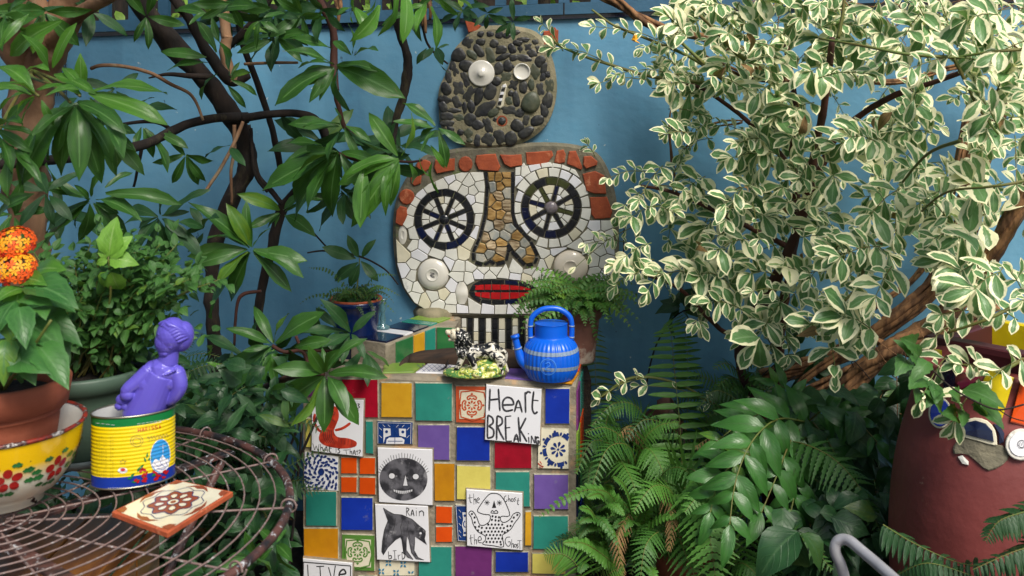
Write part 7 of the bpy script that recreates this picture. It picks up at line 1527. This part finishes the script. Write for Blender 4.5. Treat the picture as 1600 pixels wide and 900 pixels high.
for s, w_, m_ in (([(1000, 760, 2.8), (985, 700, 2.72), (950, 700, 2.62), (925, 760, 2.55)], .06, 'fern'), ([(1040, 800, 2.7), (1030, 750, 2.62), (1060, 730, 2.55), (1100, 760, 2.48)], .065, 'fern'), ([(1060, 830, 2.6), (1050, 770, 2.52), (1020, 760, 2.45), (990, 800, 2.4)], .06, 'fernb'),
     ([(1150, 880, 2.5), (1130, 800, 2.45), (1100, 770, 2.42), (1070, 800, 2.38)], .07, 'fernb'), ([(1090, 700, 2.9), (1110, 650, 2.85), (1150, 660, 2.8), (1180, 720, 2.75)], .06, 'fern'), ([(1020, 700, 2.95), (1000, 640, 2.9), (960, 630, 2.85), (925, 665, 2.8)], .06, 'fern'), ([(1030, 720, 2.9), (1060, 680, 2.85), (1010, 655, 2.8), (975, 690, 2.75)], .05, 'fernd'),
     ([(1180, 900, 2.4), (1200, 850, 2.36), (1250, 840, 2.3), (1300, 890, 2.26)], .06, 'fern'), ([(1130, 700, 2.8), (1160, 640, 2.78), (1120, 610, 2.76), (1090, 640, 2.74)], .05, 'fernd'), ([(1080, 860, 2.6), (1040, 830, 2.5), (1010, 850, 2.42), (1000, 910, 2.38)], .06, 'fern')):
    frond(f2 if s[0][0] < 1050 else f3, [at(*p) for p in s], w_, 24, VEG[m_], style='lobed', pw=.22, droop=.3, taper0=.6)
# more ferns to thicken the bed
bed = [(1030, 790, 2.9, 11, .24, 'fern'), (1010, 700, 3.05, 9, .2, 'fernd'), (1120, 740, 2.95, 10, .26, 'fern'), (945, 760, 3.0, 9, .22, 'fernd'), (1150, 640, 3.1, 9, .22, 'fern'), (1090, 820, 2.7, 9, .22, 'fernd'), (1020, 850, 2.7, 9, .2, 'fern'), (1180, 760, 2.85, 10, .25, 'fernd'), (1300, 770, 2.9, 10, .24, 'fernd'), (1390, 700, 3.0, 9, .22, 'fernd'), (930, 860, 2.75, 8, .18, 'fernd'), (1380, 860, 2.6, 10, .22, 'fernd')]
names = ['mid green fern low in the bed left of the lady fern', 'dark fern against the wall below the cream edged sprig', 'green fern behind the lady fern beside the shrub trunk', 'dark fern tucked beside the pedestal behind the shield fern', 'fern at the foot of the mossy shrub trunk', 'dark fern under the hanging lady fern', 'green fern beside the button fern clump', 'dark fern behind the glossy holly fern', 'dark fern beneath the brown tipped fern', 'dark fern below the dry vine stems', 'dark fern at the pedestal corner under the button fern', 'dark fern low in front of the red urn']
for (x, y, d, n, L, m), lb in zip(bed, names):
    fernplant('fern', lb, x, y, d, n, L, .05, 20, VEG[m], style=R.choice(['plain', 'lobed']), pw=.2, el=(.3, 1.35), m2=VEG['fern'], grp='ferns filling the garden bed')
# urn-foot ferns
f9 = thing('urn_fern', 'dark fern fronds hanging across the lower part of the red urn', 'fern', at(1500, 900, 1.85))
for s in ([(1640, 790, 1.82), (1600, 800, 1.82), (1560, 815, 1.82), (1540, 845, 1.82)], [(1380, 820, 2.0), (1430, 850, 1.95), (1500, 880, 1.9), (1560, 885, 1.86)], [(1420, 940, 1.95), (1500, 890, 1.9), (1580, 880, 1.85), (1640, 900, 1.82)], [(1640, 850, 1.8), (1590, 860, 1.8), (1520, 890, 1.8)], [(1400, 900, 1.95), (1450, 880, 1.9), (1520, 900, 1.88)]):
    frond(f9, [at(*p) for p in s], .04, 20, VEG['fernd'], pw=.3, droop=.6, fwd=.2, taper0=.8)
# dark glossy ivy / acanthus mass
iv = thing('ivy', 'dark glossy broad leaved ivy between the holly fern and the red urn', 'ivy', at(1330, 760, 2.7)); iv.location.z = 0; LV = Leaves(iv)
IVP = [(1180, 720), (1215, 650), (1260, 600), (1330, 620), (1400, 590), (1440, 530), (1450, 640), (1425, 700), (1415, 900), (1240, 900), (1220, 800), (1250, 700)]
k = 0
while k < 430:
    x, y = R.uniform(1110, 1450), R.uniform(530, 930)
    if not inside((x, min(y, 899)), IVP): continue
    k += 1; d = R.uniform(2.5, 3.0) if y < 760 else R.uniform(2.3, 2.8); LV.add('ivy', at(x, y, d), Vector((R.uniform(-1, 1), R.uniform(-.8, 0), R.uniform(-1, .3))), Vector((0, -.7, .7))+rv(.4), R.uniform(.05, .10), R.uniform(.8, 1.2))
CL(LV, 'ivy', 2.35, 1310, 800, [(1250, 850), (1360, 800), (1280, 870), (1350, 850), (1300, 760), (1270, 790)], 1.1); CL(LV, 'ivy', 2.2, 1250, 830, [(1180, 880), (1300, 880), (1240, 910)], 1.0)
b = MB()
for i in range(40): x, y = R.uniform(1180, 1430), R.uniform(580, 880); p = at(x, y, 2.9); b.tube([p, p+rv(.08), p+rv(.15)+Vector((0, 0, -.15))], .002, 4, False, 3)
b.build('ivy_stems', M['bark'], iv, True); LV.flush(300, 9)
# dark plant behind the shrub's lower left
dp_ = thing('dark_shrub', 'small dark leaved plant hanging before the blue wall under the variegated shrub', 'shrub', at(1070, 480, 3.05)); LV = Leaves(dp_)
CL(LV, 'ivy', 3.05, 1065, 480, [(1040, 470), (1035, 510), (1050, 465), (1090, 490), (1060, 450), (1080, 510), (1045, 490), (1100, 470), (1030, 480), (1085, 455)], 1.1)
b = MB(); b.tube([at(1010, 600, 3.08), at(1025, 540, 3.07), at(1060, 490, 3.05), at(1110, 480, 2.95)], (.003, .002), 5); b.build('stem', B, dp_, True)
b = MB(); b.tube([at(975, 425, 3.15), at(975, 360, 3.15), at(985, 315, 3.15), at(1010, 300, 3.1)], .0018, 5); b.build('stem', B, dp_, True); LV.flush()
dq = thing('dark_shrub', 'dark leaved plant growing behind the two shrub trunks near the wall', 'shrub', at(1190, 640, 3.1)); LV = Leaves(dq)
for i in range(26):
    x, y = R.uniform(1175, 1300), R.uniform(520, 690); LV.add('ivy', at(x, y, R.uniform(3.0, 3.15)), Vector((R.uniform(-1, 1), -.3, R.uniform(-.6, .8))), Vector((0, -.8, .5))+rv(.4), R.uniform(.06, .10), .8)
LV.flush()
# mossy leaves on the shrub trunk
ms_ = thing('climbing_fern', 'small bright fern fronds climbing the mossy shrub trunk', 'fern', at(1150, 640, 2.85))
for i in range(14):
    x, y = R.uniform(1140, 1170), R.uniform(545, 690); p = at(x, y, 2.88); q = at(x+R.choice([-1, 1])*R.uniform(25, 50), y+R.uniform(-10, 40), 2.78); frond(ms_, [p, (p+q)/2+Vector((0, 0, .02)), q], .03, 9, VEG['fern'], pw=.4, taper0=.9)
# clay pot half hidden behind the lady fern; rubble by the wall
hp = onz(1075, 900, 0.28); pot('clay_pot', 'clay pot half hidden behind the hanging lady fern', Vector((at(1072, 880, 2.78).x, 2.8, .0)), .075, .10, .21, M['terrapot'], .04, .008)
tp2 = thing('tilted_pot', 'broken reddish clay pot lying behind the shield fern', 'plant pot', at(1000, 660, 3.05))
b = MB(); A2 = Euler((.3, 1.1, .2)).to_matrix(); b.lathe([(.0001, 0), (.05, 0), (.075, .12), (.085, .12), (.085, .16), (.07, .16), (.065, .12), (.045, .01), (.0001, .01)], at(990, 690, 3.1), 28, axis=A2); b.build('pot_body', M['oldpot'], tp2, True)
# left undergrowth behind the table
ul = thing('undergrowth', 'dark leafy undergrowth seen behind and below the wire table', 'shrub', at(400, 850, 2.7)); ul.location.z = 0; LV = Leaves(ul)
for i in range(900):
    x, y = R.uniform(200, 452), R.uniform(600, 940)
    if R.random() < .35: x = R.uniform(60, 452); y = R.uniform(560, 700)
    d = R.uniform(2.35, 3.0); LV.add('rhodod' if R.random() < .35 else 'ivy', at(x, y, d), Vector((R.uniform(-1, 1), R.uniform(-.8, .2), R.uniform(-.9, .6))), Vector((0, -.6, .8))+rv(.4), R.uniform(.04, .085), R.uniform(.7, 1.1))
CL(LV, 'rhodo', 2.3, 430, 850, [(400, 880), (445, 830), (410, 830), (450, 890), (390, 860), (452, 870)], 1.0); CL(LV, 'rhodo', 2.1, 400, 870, [(370, 900), (430, 900), (385, 840), (360, 870), (345, 890)], 1.0)
for i in range(260):
    LV.add('ivy', at(R.uniform(-80, 230), R.uniform(640, 900), R.uniform(2.3, 2.9)), Vector((R.uniform(-1, 1), R.uniform(-.8, .2), R.uniform(-.9, .6))), Vector((0, -.6, .8))+rv(.4), R.uniform(.06, .10), .9)
b = MB()
for i in range(30): x = R.uniform(210, 470); p = at(x, 930, 2.8); b.tube([p, at(x+R.uniform(-20, 20), 780, 2.8), at(x+R.uniform(-40, 40), 650, 2.8)], .004, 5)
b.build('undergrowth_stems', B, ul, True); LV.flush(300, 9)
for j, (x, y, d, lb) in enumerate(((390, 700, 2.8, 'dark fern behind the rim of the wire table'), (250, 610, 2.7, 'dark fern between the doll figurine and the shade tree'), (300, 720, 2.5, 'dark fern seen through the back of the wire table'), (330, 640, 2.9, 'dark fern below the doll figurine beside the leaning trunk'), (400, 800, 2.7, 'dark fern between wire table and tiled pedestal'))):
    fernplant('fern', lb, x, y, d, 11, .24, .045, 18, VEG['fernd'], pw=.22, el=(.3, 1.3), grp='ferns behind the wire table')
# small-leaved ground cover everywhere between
gv = thing('ground_cover', 'low dark green ground cover over the soil of the garden bed', 'ground cover', Vector((0.6, 2.6, 0)))
LV = Leaves(gv)
for i in range(2600):
    x = R.uniform(-1.9, 2.2); y = R.uniform(2.0, 3.2)
    if -.75 < x < .26: continue
    LV.add('ivy' if R.random() < .7 else 'bush', Vector((x, y, R.uniform(.02, .30)*(.5+.5*(y-2)/1.2))), Vector((R.uniform(-1, 1), R.uniform(-1, 1), R.uniform(-.2, .6))), Vector((0, -.3, 1))+rv(.4), R.uniform(.04, .08))
for i in range(420):
    x = R.uniform(-1.7, 2.2); y = R.uniform(2.0, 3.2)
    if -.75 < x < .26: continue
    LV.add('dead', Vector((x, y, R.uniform(.02, .24))), rv(), Vector((0, -.3, 1))+rv(.5), R.uniform(.05, .10))
LV.flush(0); gv.children[0]['kind'] = 'stuff'
df = thing('dead_fronds', 'withered brown fern fronds drooping low in the bed right of the pedestal', 'dead leaves', at(1060, 840, 2.6))
for s in ([(985, 800, 2.5), (965, 840, 2.42), (975, 900, 2.4)], [(1030, 760, 2.55), (1050, 800, 2.45), (1045, 860, 2.42)], [(1230, 760, 2.5), (1215, 820, 2.4), (1235, 880, 2.38)], [(1260, 780, 2.5), (1290, 820, 2.4), (1285, 880, 2.38)], [(1150, 700, 2.8), (1120, 680, 2.7), (1085, 700, 2.65)], [(1010, 690, 2.85), (985, 665, 2.8), (960, 690, 2.76)], [(1390, 720, 2.7), (1370, 770, 2.6), (1375, 830, 2.55)]):
    frond(df, [at(*p) for p in s], .035, 16, VEG['dead'], style='lobed', pw=.22, droop=.9, fwd=.5)
# ================================================================== RED URN, TROUGH, RAIL
uc = Vector((at(1560, 700, 2.15).x, 2.2, 0)); ud = 2.0
def uz(py, Y=2.0): return CAMZ-(py-HY)/F*Y
M['urnred'] = mat('faded_red_paint', lin('7e4442'), .6, lin('643032'), scale=7, amt=.6, bump=.4, bscale=24, wear=lin('8a5248'), wscale=5, wthr=.57, detail=9)
M['urnred'] = mat('faded_red_paint', lin('823c38'), .6, lin('602826'), scale=6, amt=.5, bump=.5, bscale=30, wear=lin('a0806c'), wscale=21, wthr=.70, detail=9)
M['urnred2'] = mat('maroon_paint', lin('4c1a22'), .5, lin('3a141a'), scale=8, amt=.5)
un = thing('red_urn', 'large faded red urn with mosaic shards and saucers set in its shoulder', 'urn', uc)
UP = [(.0001, 0), (.12, 0), (.15, .06), (.19, .22), (.205, .38), (.200, .52), (.185, .62), (.165, .70), (.150, .76), (.150, .80), (.145, .815), (.13, .815), (.125, .78), (.0001, .78)]
pr, _ = spline([(r, 0, z) for r, z in UP[:10]], [1]*10, 4); b = MB(); b.lathe([(max(p.x, .0001), p.z) for p in pr]+UP[10:], uc, 72); b.build('urn_body', M['urnred'], un, True)
def ur(z):
    for i in range(1, len(UP)-1):
        if UP[i][1] <= z <= UP[i+1][1]: t = (z-UP[i][1])/(UP[i+1][1]-UP[i][1]+1e-9); return UP[i][0]+(UP[i+1][0]-UP[i][0])*t
    return .15
def upt(px, py, n=0):
    # first hit of the pixel ray with the urn body
    d = Vector(((px-800)/F, 1, -(py-HY)/F)); lo = None
    for k in range(400):
        y = 1.85+k*.0012; p = Vector((0, 0, CAMZ))+d*y; r = ur(max(0.01, min(.80, p.z)))+n
        if math.hypot(p.x-uc.x, p.y-uc.y) <= r: return p
    return Vector((0, 0, CAMZ))+d*2.1
def upatch(name, poly, m, th, parent=un):
    b = MB(); n = len(poly); c = centroid(poly); f0 = [upt(x, y, -.004) for x, y in poly]; f1 = [upt(x, y, th) for x, y in poly]; f2 = [upt(x+(c[0]-x)*.06, y+(c[1]-y)*.06, th+.002) for x, y in poly]; fc_ = upt(c[0], c[1], th+.003)
    b.add(f0+f1+f2+[fc_], [(k, n+k, n+(k+1) % n, (k+1) % n) for k in range(n)]+[(n+k, 2*n+k, 2*n+(k+1) % n, n+(k+1) % n) for k in range(n)]+[(2*n+k, 3*n, 2*n+(k+1) % n) for k in range(n)]); return b.build(name, m, parent)
def u4(x, y): return (1440+x/4.09, 540+y/4.09)
M['yellowg'] = glaze('bright_yellow_glaze', 'dcc418', 'd0b80e', .3)
upatch('mortar_patch', smooth_poly([u4(*p) for p in [(205, 640), (250, 595), (330, 590), (420, 620), (520, 640), (560, 700), (520, 760), (430, 800), (370, 760), (300, 700), (240, 690), (205, 690)]], 2), M['grout'], .004)
upatch('yellow_tile', [u4(430, 150), u4(592, 205), u4(515, 465), u4(350, 400), u4(365, 280)], M['yellowg'], .006); upatch('orange_tile', [u4(640, 210), u4(720, 220), u4(700, 520), u4(565, 490)], M['orange'], .006)
M['oldgrout'] = M['grout']
for (x, y, rx, ry, m, lab) in ((117, 430, 74, 100, 'navy', 'cup'), ):
    o = smooth_poly([u4(x+rx*math.cos(t), y+ry*math.sin(t)) for t in [2*PI*k/14 for k in range(14)]], 2); upatch('cup_base', o, M['cream'], .012); upatch('cup_inside', [u4(x+rx*.86*math.cos(t), y+ry*.88*math.sin(t)) for t in [2*PI*k/20 for k in range(20)]], M['blue'], .0155)
o = [u4(x, y) for x, y in [(230, 570), (235, 510), (275, 480), (340, 460), (420, 480), (470, 540), (482, 620), (470, 640), (360, 610)]]; upatch('bowl_shard', smooth_poly(o, 2), M['cream'], .008); upatch('bowl_shard_inside', [u4(x, y) for x, y in [(245, 560), (252, 515), (290, 490), (345, 478), (410, 498), (452, 545), (462, 615), (360, 590)]], M['navy'], .0125)
upatch('bowl_shard', [u4(x, y) for x, y in [(460, 500), (500, 510), (530, 560), (525, 620), (495, 630), (490, 560)]], M['navy'], .007)
o = [u4(635+100*math.cos(t), 632+102*math.sin(t)) for t in [2*PI*k/28 for k in range(28)]]; upatch('white_saucer', o, M['saucer'], .012); upatch('saucer_centre', [u4(635+78*math.cos(t), 632+80*math.sin(t)) for t in [2*PI*k/24 for k in range(24)]], M['whitetile'], .0145)
b = MB(); fn_ = lambda x, y: upt(*u4(x, y), .0185); b.ribbon(circ(640, 628, 24, 24, 14), 4, fn_, closed=True, sub=1); b.ribbon([(625, 640), (632, 615), (640, 640), (648, 615), (655, 640)], 4, fn_, sub=1); b.ribbon([(622, 655), (658, 655)], 3, fn_, sub=1); b.build('saucer_stamp', M['ink'], un)
upatch('white_shard', [u4(*p) for p in [(230, 710), (260, 700), (300, 740), (300, 765), (260, 755)]], M['white'], .003)
M['pinkg'] = glaze('pink_glaze', 'a82a5a'); upatch('pink_shard', [u4(*p) for p in [(220, 240), (300, 195), (375, 200), (340, 235), (250, 280)]], M['pinkg'], .006); upatch('blue_shard', [u4(*p) for p in [(150, 60), (215, 90), (215, 300), (140, 270), (120, 150)]], M['navy'], .006); upatch('yellow_shard', [u4(*p) for p in [(80, 20), (130, 30), (130, 80), (95, 70)]], M['yellowg'], .006)
# maroon trough with yellow lining standing on a pier behind the urn
tr = thing('maroon_trough', 'maroon painted planter trough with yellow inside behind the red urn', 'planter', Vector((at(1600, 560, 2.45).x, 2.5, 0)))
a_, c_ = at(1458, 532, 2.38), at(1640, 602, 2.18); U_ = (c_-a_); U_.z = 0; U_.normalize(); N_ = Vector((U_.y, -U_.x, 0)); ctr = (a_+c_)/2; zt_ = ctr.z
zt_ = uz(545, 2.3); 
def panel(cx, cy, z0, z1, U, V, hu, hv, m, nm):
    b = MB(); b.box(Vector((cx, cy, (z0+z1)/2)), U, V, Z_, hu, hv, (z1-z0)/2, .004); b.build(nm, m, tr)
L_ = .36; mid0 = a_+U_*L_
panel(mid0.x, mid0.y, .0, zt_, U_, -N_, L_, .012, M['urnred2'], 'front_panel'); q_ = mid0-N_*.30; panel(q_.x, q_.y, .0, zt_+.01, U_, -N_, L_, .012, M['yellowg'], 'back_panel')
panel((a_-N_*.15).x, (a_-N_*.15).y, .0, zt_-.002, -N_, U_, .137, .012, M['urnred2'], 'side_panel'); q_ = a_+U_*2*L_-N_*.15; panel(q_.x, q_.y, .0, zt_-.002, -N_, U_, .137, .012, M['urnred2'], 'side_panel')
q_ = mid0-N_*.15; panel(q_.x, q_.y, zt_-.09, zt_-.07, U_, -N_, L_-.015, .135, M['soil'], 'soil'); b = MB(); b.box(Vector((mid0.x, mid0.y, zt_+.006))+N_*.004, U_, -N_, Z_, L_+.01, .022, .008, .003); b.build('rim', M['urnred2'], tr)
# creeper over the urn shoulder
cr2 = thing('creeper', 'toothed green creeper leaves trailing over the shoulder of the red urn', 'creeper', at(1480, 600, 1.97)); LV = Leaves(cr2)
for (bx, by, tx, ty) in ((1505, 608, 1573, 628), (1522, 630, 1574, 662), (1498, 640, 1512, 672), (1462, 600, 1446, 648), (1440, 590, 1416, 612), (1435, 560, 1424, 535), (1450, 565, 1425, 590), (1430, 540, 1408, 525), (1455, 598, 1465, 630), (1500, 630, 1482, 606), (1470, 640, 1450, 600), (1495, 650, 1478, 640), (1425, 600, 1440, 640), (1520, 640, 1545, 632), (1415, 560, 1400, 590)):
    p, q = at(bx, by, 1.98), at(tx, ty, 1.90); LV.add('toothed', p, q-p, Vector((0, -1, .4))+rv(.3), (q-p).length*(.95 if bx > 1500 else .72), 1.0)
b = MB(); b.tube([at(1440, 560, 2.0), at(1480, 600, 1.93), at(1520, 625, 1.9), at(1560, 640, 1.9), at(1600, 632, 1.9)], .0018, 5); b.tube([at(1560, 640, 1.9), at(1580, 652, 1.9), at(1600, 658, 1.9)], .0012, 5); b.build('stem', B, cr2, True); LV.flush()
# chrome rail of a chair in the foreground
M['chrome'] = mat('brushed_steel', lin('b4b4b8'), .35, lin('9a9a9e'), scale=40, metal=.35, wear=lin('c8c8ca'), wscale=60, wthr=.66)
rl = thing('chair_rail', 'bent silver metal tube of a chair back at the bottom edge', 'chair', at(1340, 900, 1.7))
b = MB(); b.tube([at(1345, 1060, 1.72), at(1330, 950, 1.71), at(1316, 890, 1.70), at(1305, 862, 1.70), at(1309, 846, 1.70), at(1325, 844, 1.69), at(1348, 862, 1.66), at(1375, 885, 1.62), at(1420, 925, 1.55), at(1480, 980, 1.45)], 8.5*1.7/F, 14, True, 8); b.build('back_tube', M['chrome'], rl, True)
for (a1, a2) in (((1345, 1060, 1.72), (1480, 980, 1.45)), ):
    b = MB(); p, q = at(*a1), at(*a2); b.tube([p, Vector((p.x, p.y, 0))], .009, 10); b.build('leg', M['chrome'], rl, True); b = MB(); b.tube([q, Vector((q.x+.02, q.y, 0))], .009, 10); b.build('leg', M['chrome'], rl, True)
    b = MB(); b.tube([Vector((p.x, p.y, .42)), Vector((q.x+.015, q.y, .42))], .008, 10); b.build('stretcher', M['chrome'], rl, True)
